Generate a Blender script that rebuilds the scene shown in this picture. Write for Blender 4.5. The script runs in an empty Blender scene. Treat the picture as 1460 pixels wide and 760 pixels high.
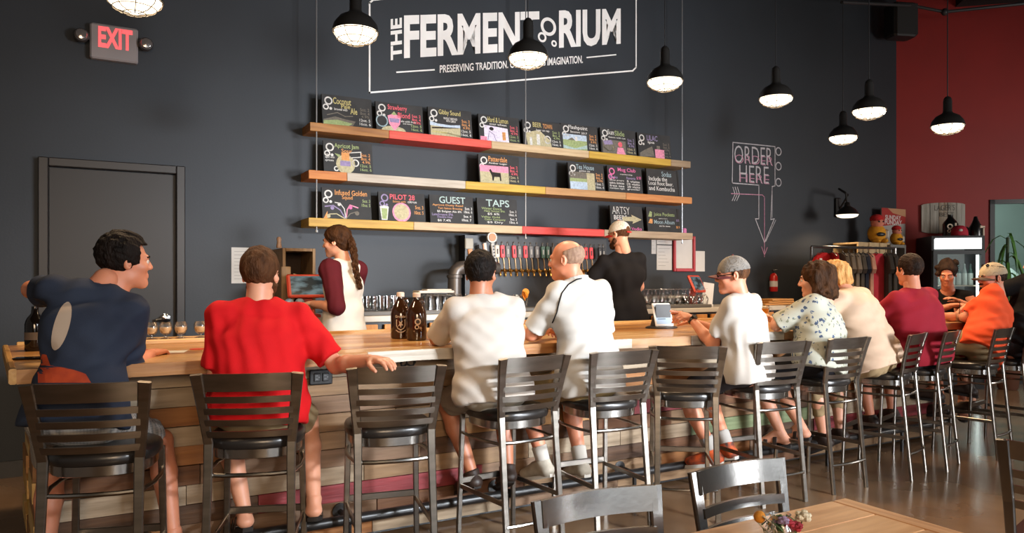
import bpy, math, random
import numpy as np
from mathutils import Vector, Matrix
random.seed(7)
RNG = np.random.default_rng(5)
SC = bpy.context.scene
COL = SC.collection

# ------------------------------------------------------------------ camera
FPX = 1050.0                      # focal length in pixels of the 1460 px wide frame
CX, CY = 730.0, 398.0             # principal column, horizon row
HC = 1.45                         # eye height
PHI = math.atan2(1050.0, 1870.0)  # angle between the image plane and the bar
RX, RY = math.cos(PHI), -math.sin(PHI)   # camera right in the room
FX, FY = math.sin(PHI), math.cos(PHI)    # camera forward in the room
cam_d = bpy.data.cameras.new('camera'); cam = bpy.data.objects.new('camera', cam_d); COL.objects.link(cam)
cam_d.sensor_width = 36.0; cam_d.lens = 36.0 * FPX / 1460.0
cam_d.shift_y = (CY - 380.0) / 1460.0
cam_d.clip_start = 0.05; cam_d.clip_end = 100
cam.location = (0, 0, HC); cam.rotation_euler = (math.radians(90), 0, -PHI)
SC.camera = cam

# ------------------------------------------------------------------ world, lights, exposure
SC.view_settings.view_transform = 'Standard'; SC.view_settings.look = 'None'
SC.view_settings.gamma = 1.0; SC.view_settings.use_curve_mapping = False
SC.view_settings.exposure = 0.0
world = bpy.data.worlds.new('world'); SC.world = world; world.use_nodes = True
bg = world.node_tree.nodes['Background']
bg.inputs[0].default_value = (1.0, 0.90, 0.80, 1); bg.inputs[1].default_value = 0.16

def area_light(name, loc, target, sx, sy, power, color, spread=180):
    d = bpy.data.lights.new(name, 'AREA'); d.shape = 'RECTANGLE'; d.size = sx; d.size_y = sy
    d.energy = power; d.color = color; d.spread = math.radians(spread)
    o = bpy.data.objects.new(name, d); COL.objects.link(o); o.location = loc
    o.rotation_euler = (Vector(target) - Vector(loc)).to_track_quat('-Z', 'Y').to_euler()
    return o
# window daylight from behind the camera and the right, warm room light, added fill
area_light('daylight_high_window', (5.2, -5.0, 3.7), (2.5, 3.4, 0.9), 1.5, 0.5, 62, (0.86, 0.93, 1.0), 34)
area_light('daylight_low_window', (6.0, -3.2, 1.35), (3.3, 6.4, 2.5), 1.8, 1.4, 105, (0.92, 0.95, 1.0), 56)
area_light('added_reflection_fill', (2.2, -6.5, 1.9), (2.6, 3.5, 0.9), 5.5, 2.2, 66, (0.90, 0.95, 1.0), 150)  # broad unseen light, added for fill and reflections on the metal
area_light('warm_room_light', (-0.6, -3.6, 2.6), (1.6, 4.0, 0.5), 2.2, 1.2, 52, (1.0, 0.72, 0.46), 84)
area_light('daylight_right_window', (10.5, 0.5, 2.4), (8.6, 6.5, 1.4), 1.6, 1.6, 70, (1.0, 0.96, 0.92), 120)

# ------------------------------------------------------------------ pixel -> room
def ray(x, y):
    a = (x - CX) / FPX
    return Vector((RX * a + FX, RY * a + FY, (CY - y) / FPX))
EYE = Vector((0, 0, HC))
def at_v(x, y, v):
    r = ray(x, y); return EYE + r * (v / r.y)
def at_u(x, y, u):
    r = ray(x, y); return EYE + r * (u / r.x)
def at_z(x, y, z):
    r = ray(x, y); return EYE + r * ((z - HC) / r.z)
def at_d(x, y, d):
    return EYE + ray(x, y) * d
def proj(p):
    q = Vector(p) - EYE; Z = q.x * FX + q.y * FY; X = q.x * RX + q.y * RY
    return (CX + FPX * X / Z, CY - FPX * q.z / Z, Z)
def heading(alpha):               # compass of a direction: 0 image right, 90 away, 180 image left, 270 to the camera
    return math.radians(alpha) - PHI

# ------------------------------------------------------------------ materials
def lin(c):
    return tuple(((x / 12.92) if x <= 0.04045 else ((x + 0.055) / 1.055) ** 2.4) for x in c)
def hexc(h):
    h = h.lstrip('#'); return lin(tuple(int(h[i:i + 2], 16) / 255 for i in (0, 2, 4)))
MATS = {}
def mat(name, color, rough=0.6, metal=0.0, var=0.0, scale=8.0, stretch=(1, 1, 1), bump=0.0, bscale=None, emit=None, estr=0.0, color2=None, coat=0.0, spec=0.5, detail=5.0, sheen=0.0):
    if name in MATS: return MATS[name]
    if isinstance(color, str): color = hexc(color)
    if isinstance(color2, str): color2 = hexc(color2)
    m = bpy.data.materials.new(name); m.use_nodes = True; MATS[name] = m
    nt = m.node_tree; b = nt.nodes['Principled BSDF']
    b.inputs['Base Color'].default_value = (*color, 1); b.inputs['Roughness'].default_value = rough
    b.inputs['Metallic'].default_value = metal
    b.inputs['Specular IOR Level'].default_value = spec
    if coat: b.inputs['Coat Weight'].default_value = coat; b.inputs['Coat Roughness'].default_value = 0.1
    if sheen: b.inputs['Sheen Weight'].default_value = sheen
    if emit:
        if isinstance(emit, str): emit = hexc(emit)
        b.inputs['Emission Color'].default_value = (*emit, 1); b.inputs['Emission Strength'].default_value = estr
    if var or color2 or bump:
        tc = nt.nodes.new('ShaderNodeTexCoord'); mp = nt.nodes.new('ShaderNodeMapping')
        nt.links.new(tc.outputs['Object'], mp.inputs[0]); mp.inputs['Scale'].default_value = stretch
        oi = nt.nodes.new('ShaderNodeObjectInfo'); ad = nt.nodes.new('ShaderNodeVectorMath'); ad.operation = 'MULTIPLY_ADD'
        nt.links.new(oi.outputs['Random'], ad.inputs[0]); ad.inputs[1].default_value = (13, 7, 9); nt.links.new(mp.outputs[0], ad.inputs[2])
        nz = nt.nodes.new('ShaderNodeTexNoise'); nz.inputs['Scale'].default_value = scale; nz.inputs['Detail'].default_value = detail
        nt.links.new(ad.outputs[0], nz.inputs['Vector'])
        if var or color2:
            cr = nt.nodes.new('ShaderNodeValToRGB'); e = cr.color_ramp.elements
            e[0].position = 0.32; e[1].position = 0.68
            c2 = color2 if color2 else tuple(min(1, x * (1 + var)) for x in color)
            c1 = color if color2 else tuple(x * (1 - var) for x in color)
            e[0].color = (*c1, 1); e[1].color = (*c2, 1)
            nt.links.new(nz.outputs['Fac'], cr.inputs[0]); nt.links.new(cr.outputs[0], b.inputs['Base Color'])
        if bump:
            bn = nt.nodes.new('ShaderNodeBump'); bn.inputs['Strength'].default_value = bump; bn.inputs['Distance'].default_value = 0.01
            if bscale:
                n2 = nt.nodes.new('ShaderNodeTexNoise'); n2.inputs['Scale'].default_value = bscale; nt.links.new(ad.outputs[0], n2.inputs['Vector'])
                nt.links.new(n2.outputs['Fac'], bn.inputs['Height'])
            else: nt.links.new(nz.outputs['Fac'], bn.inputs['Height'])
            nt.links.new(bn.outputs[0], b.inputs['Normal'])
    return m
def glassy(name, tint=(1, 1, 1), refl=0.25, body=0.0):
    if name in MATS: return MATS[name]
    m = bpy.data.materials.new(name); m.use_nodes = True; MATS[name] = m
    nt = m.node_tree; nt.nodes.clear()
    out = nt.nodes.new('ShaderNodeOutputMaterial'); mx = nt.nodes.new('ShaderNodeMixShader')
    tr = nt.nodes.new('ShaderNodeBsdfTransparent'); tr.inputs[0].default_value = (*tint, 1)
    gl = nt.nodes.new('ShaderNodeBsdfGlossy'); gl.inputs['Roughness'].default_value = 0.06; gl.inputs[0].default_value = (0.95, 0.95, 0.95, 1)
    lw = nt.nodes.new('ShaderNodeLayerWeight'); lw.inputs[0].default_value = refl
    nt.links.new(lw.outputs['Facing'], mx.inputs[0]); nt.links.new(tr.outputs[0], mx.inputs[1]); nt.links.new(gl.outputs[0], mx.inputs[2])
    nt.links.new(mx.outputs[0], out.inputs[0])
    return m

# ------------------------------------------------------------------ mesh builder
class MB:
    def __init__(s): s.v = []; s.f = []; s.m = []; s.smooth = False
    def add(s, vs, fs, mi=0):
        n = len(s.v); s.v += [tuple(p) for p in vs]; s.f += [tuple(n + i for i in f) for f in fs]; s.m += [mi] * len(fs); return s
    def box(s, c, d, rot=None, mi=0):
        hx, hy, hz = d[0] / 2, d[1] / 2, d[2] / 2; c = Vector(c)
        vs = [Vector((x, y, z)) for x in (-hx, hx) for y in (-hy, hy) for z in (-hz, hz)]
        if rot is not None: vs = [rot @ p for p in vs]
        return s.add([p + c for p in vs], [(0, 1, 3, 2), (4, 6, 7, 5), (0, 4, 5, 1), (2, 3, 7, 6), (0, 2, 6, 4), (1, 5, 7, 3)], mi)
    def bevbox(s, c, d, b=0.004, rot=None, mi=0):
        hx, hy, hz = d[0] / 2, d[1] / 2, d[2] / 2; c = Vector(c); b = min(b, hx * .8, hy * .8, hz * .8)
        ring = lambda z, i: [Vector((-hx + i + 0, -hy + i + b, z)), Vector((-hx + i + b, -hy + i, z)), Vector((hx - i - b, -hy + i, z)), Vector((hx - i, -hy + i + b, z)), Vector((hx - i, hy - i - b, z)), Vector((hx - i - b, hy - i, z)), Vector((-hx + i + b, hy - i, z)), Vector((-hx + i, hy - i - b, z))]
        vs = ring(-hz, b * .7) + ring(-hz + b, 0) + ring(hz - b, 0) + ring(hz, b * .7)
        if rot is not None: vs = [rot @ p for p in vs]
        fs = [tuple(range(7, -1, -1)), tuple(range(24, 32))]
        for k in range(3):
            for i in range(8): fs.append((k * 8 + i, k * 8 + (i + 1) % 8, k * 8 + 8 + (i + 1) % 8, k * 8 + 8 + i))
        return s.add([p + c for p in vs], fs, mi)
    def tube(s, pts, r, n=8, mi=0, closed=False, cap=True):
        pts = [Vector(p) for p in pts]; k = len(pts)
        rs = r if isinstance(r, (list, tuple)) else [r] * k
        up = None; vs = []
        for i, p in enumerate(pts):
            if closed: t = pts[(i + 1) % k] - pts[i - 1]
            else: t = pts[min(i + 1, k - 1)] - pts[max(i - 1, 0)]
            t.normalize()
            if up is None: up = Vector((0, 0, 1)) if abs(t.z) < .9 else Vector((0, 1, 0))
            a = t.cross(up)
            if a.length < 1e-4: a = t.cross(Vector((1, 0, 0)))
            a.normalize(); b = a.cross(t); up = b
            for j in range(n):
                w = 2 * math.pi * j / n; vs.append(p + a * (rs[i] * math.cos(w)) + b * (rs[i] * math.sin(w)))
        fs = []
        for i in range(k if closed else k - 1):
            i2 = (i + 1) % k
            for j in range(n): fs.append((i * n + j, i * n + (j + 1) % n, i2 * n + (j + 1) % n, i2 * n + j))
        if cap and not closed: fs += [tuple(range(n - 1, -1, -1)), tuple((k - 1) * n + j for j in range(n))]
        return s.add(vs, fs, mi)
    def bar(s, pts, w, h, side, mi=0, ch=.22):
        """rectangular bar along pts; w across 'side' vector(s), h the other way"""
        pts = [Vector(p) for p in pts]; k = len(pts); vs = []
        ws = w if isinstance(w, (list, tuple)) else [w] * k
        hs = h if isinstance(h, (list, tuple)) else [h] * k
        for i, p in enumerate(pts):
            t = (pts[min(i + 1, k - 1)] - pts[max(i - 1, 0)]).normalized()
            a = Vector(side); a = (a - t * a.dot(t)).normalized(); b = t.cross(a)
            m = min(ws[i], hs[i]) * ch; W2, H2 = ws[i] / 2, hs[i] / 2
            for sx, sy in ((-W2 + m, -H2), (W2 - m, -H2), (W2, -H2 + m), (W2, H2 - m), (W2 - m, H2), (-W2 + m, H2), (-W2, H2 - m), (-W2, -H2 + m)): vs.append(p + a * sx + b * sy)
        fs = [tuple(range(7, -1, -1)), tuple(8 * (k - 1) + j for j in range(8))]
        for i in range(k - 1):
            for j in range(8): fs.append((8 * i + j, 8 * i + (j + 1) % 8, 8 * i + 8 + (j + 1) % 8, 8 * i + 8 + j))
        return s.add(vs, fs, mi)
    def lathe(s, prof, c=(0, 0, 0), n=20, mi=0, rot=None, caps=True):
        c = Vector(c); vs = []
        for r, z in prof:
            for j in range(n):
                w = 2 * math.pi * j / n; p = Vector((r * math.cos(w), r * math.sin(w), z))
                if rot is not None: p = rot @ p
                vs.append(c + p)
        k = len(prof); fs = []
        for i in range(k - 1):
            for j in range(n): fs.append((i * n + j, i * n + (j + 1) % n, (i + 1) * n + (j + 1) % n, (i + 1) * n + j))
        if caps: fs += [tuple(range(n - 1, -1, -1)), tuple((k - 1) * n + j for j in range(n))]
        return s.add(vs, fs, mi)
    def prism(s, poly, o, ex, ey, ez, t, mi=0):
        """poly (2D) in the plane o + ex,ey ; extruded along ez by t"""
        o, ex, ey, ez = map(Vector, (o, ex, ey, ez)); n = len(poly)
        vs = [o + ex * a + ey * b for a, b in poly] + [o + ex * a + ey * b + ez * t for a, b in poly]
        fs = [tuple(range(n - 1, -1, -1)), tuple(range(n, 2 * n))] + [(i, (i + 1) % n, n + (i + 1) % n, n + i) for i in range(n)]
        return s.add(vs, fs, mi)
    def ball(s, c, r, n=12, mi=0, rot=None):
        rr = r if isinstance(r, (list, tuple)) else (r, r, r); c = Vector(c); vs = []; m = max(4, n // 2)
        for i in range(1, m):
            a = math.pi * i / m
            for j in range(n):
                w = 2 * math.pi * j / n; p = Vector((rr[0] * math.sin(a) * math.cos(w), rr[1] * math.sin(a) * math.sin(w), rr[2] * math.cos(a)))
                vs.append(c + (rot @ p if rot is not None else p))
        top = Vector((0, 0, rr[2])); bot = -top
        if rot is not None: top = rot @ top; bot = rot @ bot
        vs += [c + top, c + bot]; T, B = len(vs) - 2, len(vs) - 1; fs = []
        for i in range(m - 2):
            for j in range(n): fs.append((i * n + j, (i + 1) * n + j, (i + 1) * n + (j + 1) % n, i * n + (j + 1) % n))
        for j in range(n): fs.append((T, j, (j + 1) % n)); fs.append((B, (m - 2) * n + (j + 1) % n, (m - 2) * n + j))
        return s.add(vs, fs, mi)

def link_mesh(name, me, mats, parent=None):
    for m in (mats if isinstance(mats, (list, tuple)) else [mats]): me.materials.append(m)
    o = bpy.data.objects.new(name, me); COL.objects.link(o)
    if parent is not None: o.parent = parent
    return o
def mbase(parent):                # matrix of a chain of parents
    M = Matrix.Identity(4); p = parent
    while p is not None:
        M = (Matrix.Translation(p.location) @ p.rotation_euler.to_matrix().to_4x4() @ Matrix.Diagonal((*p.scale, 1))) @ M; p = p.parent
    return M
def obj(name, mb, mats, parent=None, smooth=False, world=False, base=None):
    """one mesh object. world=True: the coordinates are room coordinates, whatever the parent. base: origin of a top-level mesh."""
    vs = mb.v
    if world and parent is not None:
        inv = mbase(parent).inverted(); vs = [inv @ Vector(p) for p in vs]
    if base is not None: b = Vector(base); vs = [Vector(p) - b for p in vs]
    me = bpy.data.meshes.new(name); me.from_pydata([tuple(p) for p in vs], [], mb.f)
    o = link_mesh(name, me, mats, parent)
    if any(mb.m): me.polygons.foreach_set('material_index', mb.m)
    if smooth:
        me.polygons.foreach_set('use_smooth', [True] * len(me.polygons))
        try: me.set_sharp_from_angle(angle=math.radians(40 if smooth is True else smooth))
        except Exception: pass
    me.update()
    if base is not None: o.location = base
    return o
def tag(o, label=None, cat=None, group=None, kind=None):
    if label: o['label'] = label
    if cat: o['category'] = cat
    if group: o['group'] = group
    if kind: o['kind'] = kind
    return o
def thing(name, label, cat, loc=(0, 0, 0), rotz=0.0, group=None):
    o = bpy.data.objects.new(name, None); COL.objects.link(o); o.empty_display_size = .1
    o.location = loc; o.rotation_euler = (0, 0, rotz)
    return tag(o, label, cat, group)
def dup(root, loc, rotz=None, label=None, scale=None):
    c = root.copy(); COL.objects.link(c); c.location = loc
    if rotz is not None: c.rotation_euler = (0, 0, rotz)
    if scale is not None: c.scale = (scale,) * 3
    if label: c['label'] = label
    for ch in list(root.children):
        d = ch.copy(); COL.objects.link(d); d.parent = c
        for g in list(ch.children):
            e = g.copy(); COL.objects.link(e); e.parent = d
    return c
# flat print: a text stretched over a quad (bottom left, bottom right, top right, top left), as a thin mesh
_txt = {}
def text_flat(body, bold=0.0):
    key = (body, bold)
    if key not in _txt:
        cu = bpy.data.curves.new('t', 'FONT'); cu.body = body; cu.size = 1; cu.resolution_u = 3; cu.offset = bold; cu.fill_mode = 'FRONT'
        o = bpy.data.objects.new('t', cu); COL.objects.link(o)
        me = o.to_mesh()
        vs = [tuple(v.co) for v in me.vertices]; fs = [tuple(p.vertices) for p in me.polygons]
        o.to_mesh_clear(); bpy.data.objects.remove(o); bpy.data.curves.remove(cu)
        xs = [v[0] for v in vs]; ys = [v[1] for v in vs]; x0, x1, y0, y1 = min(xs), max(xs), min(ys), max(ys)
        _txt[key] = ([((v[0] - x0) / (x1 - x0), (v[1] - y0) / (y1 - y0)) for v in vs], fs)
    return _txt[key]
def qmap(q, a, b):
    return q[0] * ((1 - a) * (1 - b)) + q[1] * (a * (1 - b)) + q[2] * (a * b) + q[3] * ((1 - a) * b)
def text_on(mb, q, body, bold=0.0, off=0.0, mi=0):
    q = [Vector(p) for p in q]; vs, fs = text_flat(body, bold)
    n = (q[1] - q[0]).cross(q[3] - q[0]).normalized() * off
    return mb.add([qmap(q, a, b) + n for a, b in vs], fs, mi)
def poly_on(mb, q, poly, off=0.0, mi=0):
    q = [Vector(p) for p in q]; n = (q[1] - q[0]).cross(q[3] - q[0]).normalized() * off
    return mb.add([qmap(q, a, b) + n for a, b in poly], [tuple(range(len(poly)))], mi)
def ring_on(mb, q, c, r, w, off=0.0, mi=0, n=20, aspect=1.0):
    q = [Vector(p) for p in q]; nn = (q[1] - q[0]).cross(q[3] - q[0]).normalized() * off; vs = []
    for i in range(n):
        a = 2 * math.pi * i / n
        for rr in (r - w, r): vs.append(qmap(q, c[0] + rr * math.cos(a) / aspect, c[1] + rr * math.sin(a)) + nn)
    return mb.add(vs, [(2 * i, 2 * i + 1, 2 * ((i + 1) % n) + 1, 2 * ((i + 1) % n)) for i in range(n)], mi)
def line_on(mb, q, pts, w, off=0.0, mi=0, aspect=1.0):
    """a drawn line of width w (fraction of height) through pts in the quad"""
    q = [Vector(p) for p in q]; nn = (q[1] - q[0]).cross(q[3] - q[0]).normalized() * off
    P = [Vector((a * aspect, b)) for a, b in pts]
    for i in range(len(P) - 1):
        t = P[i + 1] - P[i]
        if t.length < 1e-6: continue
        t.normalize(); s = Vector((-t.y, t.x)) * (w / 2); e = t * (w / 2)
        c = [P[i] - e - s, P[i + 1] + e - s, P[i + 1] + e + s, P[i] - e + s]
        mb.add([qmap(q, p.x / aspect, p.y) + nn for p in c], [(0, 1, 2, 3)], mi)
    return mb
def disc_poly(c, rx, ry, n=18, a0=0, a1=360):
    return [(c[0] + rx * math.cos(math.radians(a0 + (a1 - a0) * i / n)), c[1] + ry * math.sin(math.radians(a0 + (a1 - a0) * i / n))) for i in range(n if a1 - a0 >= 360 else n + 1)]
# ================================================================== the room
WALL = 6.5                        # v of the dark wall
m_wall = mat('dark_slate_paint', (0.016, 0.0205, 0.0268), 0.6, var=0.12, scale=1.3, bump=0.05, bscale=60)
m_red = mat('red_paint', (0.27, 0.012, 0.008), 0.6, var=0.1, scale=1.0, bump=0.05, bscale=60)
m_ceil = mat('dark_ceiling_paint', (0.012, 0.012, 0.013), 0.8, var=0.1)
m_black = mat('black_steel', (0.010, 0.010, 0.011), 0.42)
m_blackpl = mat('black_plastic', (0.012, 0.012, 0.013), 0.5)
m_floor = mat('polished_brown_concrete', (0.13, 0.070, 0.036), 0.22, color2=(0.27, 0.162, 0.088), scale=1.1, bump=0.012, bscale=5, detail=8, coat=0.1)

corner = at_v(1278, 398, WALL); U_END = corner.x
mb = MB(); mb.box(((U_END - 3.2) / 2, WALL + .1, 2.8), (U_END + 3.2, .2, 5.6))
tag(obj('wall_back', mb, m_wall, base=(3, WALL, 0)), kind='structure')
wdir = Vector((0.976 * RX - 0.217 * FX, 0.976 * RY - 0.217 * FY, 0))   # the red wall runs off at an angle
wn = Vector((wdir.y, -wdir.x, 0))                                       # its normal, to the room
if wn.dot(Vector((FX, FY, 0))) > 0: wn = -wn
RC = Vector((U_END, WALL, 0))
def red(s, z, out=0.0):           # a point on the red wall, s metres from the corner
    return RC + wdir * s + Vector((0, 0, z)) + wn * out
def red_px(x, y, out=0.0):        # the point of the plane 'out' before the red wall seen at a pixel
    r = ray(x, y); t = (RC + wn * out - EYE).dot(wn) / r.dot(wn); return EYE + r * t
w0 = red_px(1411, 285); w1s = 4.2; ws = (w0 - RC).dot(wdir); wz = w0.z
mb = MB()
def wall_slab(s0, s1, z0, z1):
    p = [red(s0, z0), red(s1, z0), red(s1, z1), red(s0, z1)]
    mb.add(p + [q - wn * .2 for q in p], [(0, 1, 2, 3), (7, 6, 5, 4), (0, 4, 5, 1), (1, 5, 6, 2), (2, 6, 7, 3), (3, 7, 4, 0)])
wall_slab(0, ws, 0, 5.6); wall_slab(ws, w1s, wz, 5.6); wall_slab(w1s, 6.0, 0, 5.6)
tag(obj('wall_right', mb, m_red, base=tuple(RC)), kind='structure')
mb = MB(); mb.box((3.5, 2.0, -.05), (19, 24, .1)); tag(obj('floor', mb, m_floor, base=(3.5, 2, 0)), kind='structure')
mb = MB(); mb.box((3.5, .9, 5.65), (19, 15.8, .1)); tag(obj('ceiling', mb, m_ceil, base=(3.5, 2, 5.6)), kind='structure')
m_front = mat('dark_front_wall_paint', (0.035, 0.030, 0.028), .8, var=.1)
mb = MB(); mb.box((3.5, -7.0, 2.8), (19, .2, 5.6)); tag(obj('wall_front', mb, m_front, base=(3.5, -7, 0)), kind='structure')
# baseboard of the dark wall
mb = MB(); mb.box((( U_END - 3.2) / 2, WALL - .008, .06), (U_END + 3.2, .016, .12))
tag(obj('baseboard_back', mb, m_black, base=(3, WALL, 0)), kind='structure')
# window in the red wall: frame, pane, and the grey street front beyond it
m_alu = mat('black_window_frame', (0.012, 0.012, 0.012), 0.4)
win = tag(thing('window_1', None, None, tuple(red((ws + w1s) / 2, 0))), kind='structure')
def red_box(mb, s0, s1, z0, z1, o0, o1, mi=0):
    p = [red(s0, z0, o0), red(s1, z0, o0), red(s1, z1, o0), red(s0, z1, o0)]; q = [red(s0, z0, o1), red(s1, z0, o1), red(s1, z1, o1), red(s0, z1, o1)]
    mb.add(p + q, [(3, 2, 1, 0), (4, 5, 6, 7), (0, 1, 5, 4), (1, 2, 6, 5), (2, 3, 7, 6), (3, 0, 4, 7)], mi)
mb = MB(); red_box(mb, ws, ws + .06, 0, wz, -.06, .02); red_box(mb, ws, w1s, wz - .06, wz, -.06, .02); red_box(mb, w1s - .06, w1s, 0, wz, -.06, .02); red_box(mb, ws + 1.1, ws + 1.16, 0, wz, -.06, .02)
red_box(mb, ws, w1s, 0, .1, -.06, .02)
obj('window_frame', mb, m_alu, win, world=True)
mb = MB(); red_box(mb, ws + .06, w1s - .06, .1, wz - .06, -.03, -.022); obj('pane', mb, glassy('window_glass', (0.86, 0.93, 0.90), 0.12), win, world=True)
m_conc = mat('grey_painted_block', '#76817e', 0.8, var=.06, scale=2)
m_white = mat('white_paint', '#d5dad6', 0.6, var=.05)
mb = MB(); mb.add([red(ws - 2.5, 0, -3.2), red(7, 0, -3.2), red(7, 3.4, -3.2), red(ws - 2.5, 3.4, -3.2)], [(0, 1, 2, 3)])
mb.add([red(ws - 2.5, 0, -3.3), red(7, 0, -3.3), red(7, 3.4, -3.3), red(ws - 2.5, 3.4, -3.3)], [(3, 2, 1, 0)])
tag(obj('trim_1', mb, m_conc, base=tuple(red(ws, 0, -3.2))), kind='structure')
area_light('daylight_back_room', tuple(red(ws + .6, 3.0, -1.2)), tuple(red(ws + .5, 1.2, -3.2)), 1.4, .5, 60, (0.9, 1.0, .97))
# a pale rounded tank beyond the window
mb = MB(); mb.lathe([(.02, 0), (.55, 0), (.55, 1.35), (.5, 1.5), (.38, 1.62), (.2, 1.7), (.02, 1.72)], red(ws + .62, 0, -1.9), 28)
tag(obj('tank', mb, mat('white_tank_shell', '#b9c4c0', .45, var=.05), smooth=True, base=tuple(red(ws + .62, 0, -1.9))), 'pale round-topped tank beyond the window at the right edge', 'tank')

# conduit, beam and speaker high up at the corner of dark and red wall
mb = MB(); a = red_px(1367, 6, .12); b = red_px(1480, -3, .12)
mb.box((a + b) / 2 + Vector((0, 0, .15)), ((b - a).length, .25, .30), Matrix.Rotation(math.atan2(wdir.y, wdir.x), 3, 'Z'))
tag(obj('trim_2', mb, m_ceil, base=tuple(a)), kind='structure')
mb = MB(); s0 = at_v(1200, 3, WALL - .5); mb.tube([s0, red_px(1300, 8, .5), red_px(1347, 17, .5), red_px(1470, 4, .5)], .022, 8)
mb.ball(red_px(1347, 17, .5), .05, 10)
tag(obj('trim_3', mb, mat('conduit_dark', (0.03, 0.03, 0.032), .5), smooth=True, base=tuple(s0)), kind='structure')
c = at_v(1284, 31, WALL - .28); spk = thing('loudspeaker', 'black box loudspeaker mounted high at the corner of the red wall', 'speaker', tuple(c), math.radians(-20))
mb = MB(); mb.bevbox((0, 0, 0), (.36, .26, .46), .03); obj('cabinet', mb, m_blackpl, spk)
mb = MB(); mb.bevbox((0, -.135, 0), (.32, .02, .42), .008); obj('grille', mb, mat('speaker_cloth', (0.02, 0.019, 0.019), .9), spk)
mb = MB(); mb.box((.0, .2, -.05), (.08, .22, .06)); obj('bracket', mb, m_black, spk)

# door in the dark wall
m_door = mat('brown_black_door_paint', (0.010, 0.0075, 0.0065), 0.5, var=.1, scale=2)
m_dframe = mat('brown_black_frame_paint', (0.012, 0.009, 0.008), 0.45)
dl, dr = at_v(55, 398, WALL).x, at_v(263, 398, WALL).x; dz = at_v(60, 225, WALL).z
d = tag(thing('door_1', None, None, ((dl + dr) / 2, WALL, 0)), kind='structure')
mb = MB(); fw = .065
mb.bevbox((dl + fw / 2, WALL - .02, dz / 2), (fw, .10, dz), .006); mb.bevbox((dr - fw / 2, WALL - .02, dz / 2), (fw, .10, dz), .006); mb.bevbox(((dl + dr) / 2, WALL - .02, dz - fw / 2), (dr - dl - 2 * fw, .10, fw), .006)
obj('door_frame', mb, m_dframe, d, world=True)
mb = MB(); mb.box(((dl + dr) / 2, WALL - .004, (dz - fw) / 2), (dr - dl - 2 * fw - .008, .02, dz - fw - .01)); leaf = obj('door_leaf', mb, m_door, d, world=True)
m_chrome = mat('chrome', (0.75, 0.75, 0.76), 0.12, 1.0)
mb = MB(); k = at_v(237, 454, WALL - .06); ry = Matrix.Rotation(math.radians(90), 3, 'X')
mb.lathe([(.005, 0), (.036, 0), (.036, .012), (.014, .02), (.014, .03), (.03, .036), (.036, .052), (.03, .068), (.005, .072)], (k.x, WALL - .012, k.z), 18, rot=ry)
mb.tube([(k.x, WALL - .055, k.z), (k.x - .075, WALL - .06, k.z - .012)], .012, 8)
obj('door_handle', mb, m_chrome, leaf, True, world=True)

# exit sign with two lamp heads
q = [at_v(x, y, WALL - .07) for x, y in ((128, 82), (197, 88), (197, 41), (128, 29))]
ec = (q[0] + q[2]) / 2; exs = thing('exit_sign', 'red lit EXIT sign with two lamp heads above the dark door', 'sign', (ec.x, WALL, ec.z))
mb = MB(); w_, h_ = q[1].x - q[0].x, (q[3].z - q[0].z + q[2].z - q[1].z) / 2
mb.bevbox((ec.x, WALL - .035, ec.z), (w_, .07, h_), .012); obj('housing', mb, mat('exit_housing', '#8d8686', .5), exs, world=True)
Q = [Vector((ec.x + sx * w_ * .5, WALL - .0725, ec.z + sz * h_ * .5)) for sx, sz in ((-1, -1), (1, -1), (1, 1), (-1, 1))]
sub = lambda Q, a0, b0, a1, b1: [qmap(Q, a0, b0), qmap(Q, a1, b0), qmap(Q, a1, b1), qmap(Q, a0, b1)]
mb = MB(); text_on(mb, sub(Q, .17, .33, .88, .92), 'EXIT', .035); obj('lettering', mb, mat('exit_red_light', (0.9, 0.1, 0.1), .5, emit=(1.0, 0.10, 0.11), estr=1.1), exs, world=True)
for sx, px in ((-1, (116, 52)), (1, (208, 65))):
    c = at_v(*px, WALL - .05); mb = MB()
    mb.tube([(ec.x + sx * w_ * .45, WALL - .04, c.z), (c.x, WALL - .045, c.z)], .016, 8)
    mb.lathe([(.004, 0), (.03, .0), (.05, .03), (.052, .06), (.045, .075), (.004, .08)], (c.x, WALL - .035, c.z), 16, rot=ry)
    lh = obj('lamp_head', mb, mat('exit_head', '#3f3b3b', .4), exs, True, world=True)
    mb = MB(); mb.lathe([(.004, 0), (.042, 0), (.035, .012), (.004, .018)], (c.x, WALL - .114, c.z), 16, rot=ry); obj('lens', mb, mat('lens_glass', '#8f8884', .12, .6), lh, True, world=True)

# ================================================================== the painted brewery name
m_sign = mat('white_wall_lettering', '#eeece8', .6, var=.06, scale=5)
WS = WALL - .004
q4 = lambda bl, br, tr, tl, v=WS: [at_v(*bl, v), at_v(*br, v), at_v(*tr, v), at_v(*tl, v)]
sg = thing('wall_sign', 'large white brewery name lettering in a slanted frame on the dark wall', 'sign', tuple(at_v(717, 115, WALL)))
def wall_line(mb, pts, wpx, v=WS, closed=False):
    P = [at_v(x, y, v) for x, y in pts]; n = len(P); sc = wpx / 165.0
    for i in range(n if closed else n - 1):
        a, b = P[i], P[(i + 1) % n]; t = (b - a).normalized(); s = Vector((-t.z, 0, t.x)) * (sc / 2); e = t * (sc / 2)
        mb.add([a - e - s, b + e - s, b + e + s, a - e + s], [(0, 1, 2, 3)])
mb = MB(); wall_line(mb, [(527, 132), (527, 4), (532, 0), (560, -3), (900, -37), (907, -30), (907, 96), (902, 101)], 2.6, closed=True); obj('sign_border', mb, m_sign, sg, world=True)
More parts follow.
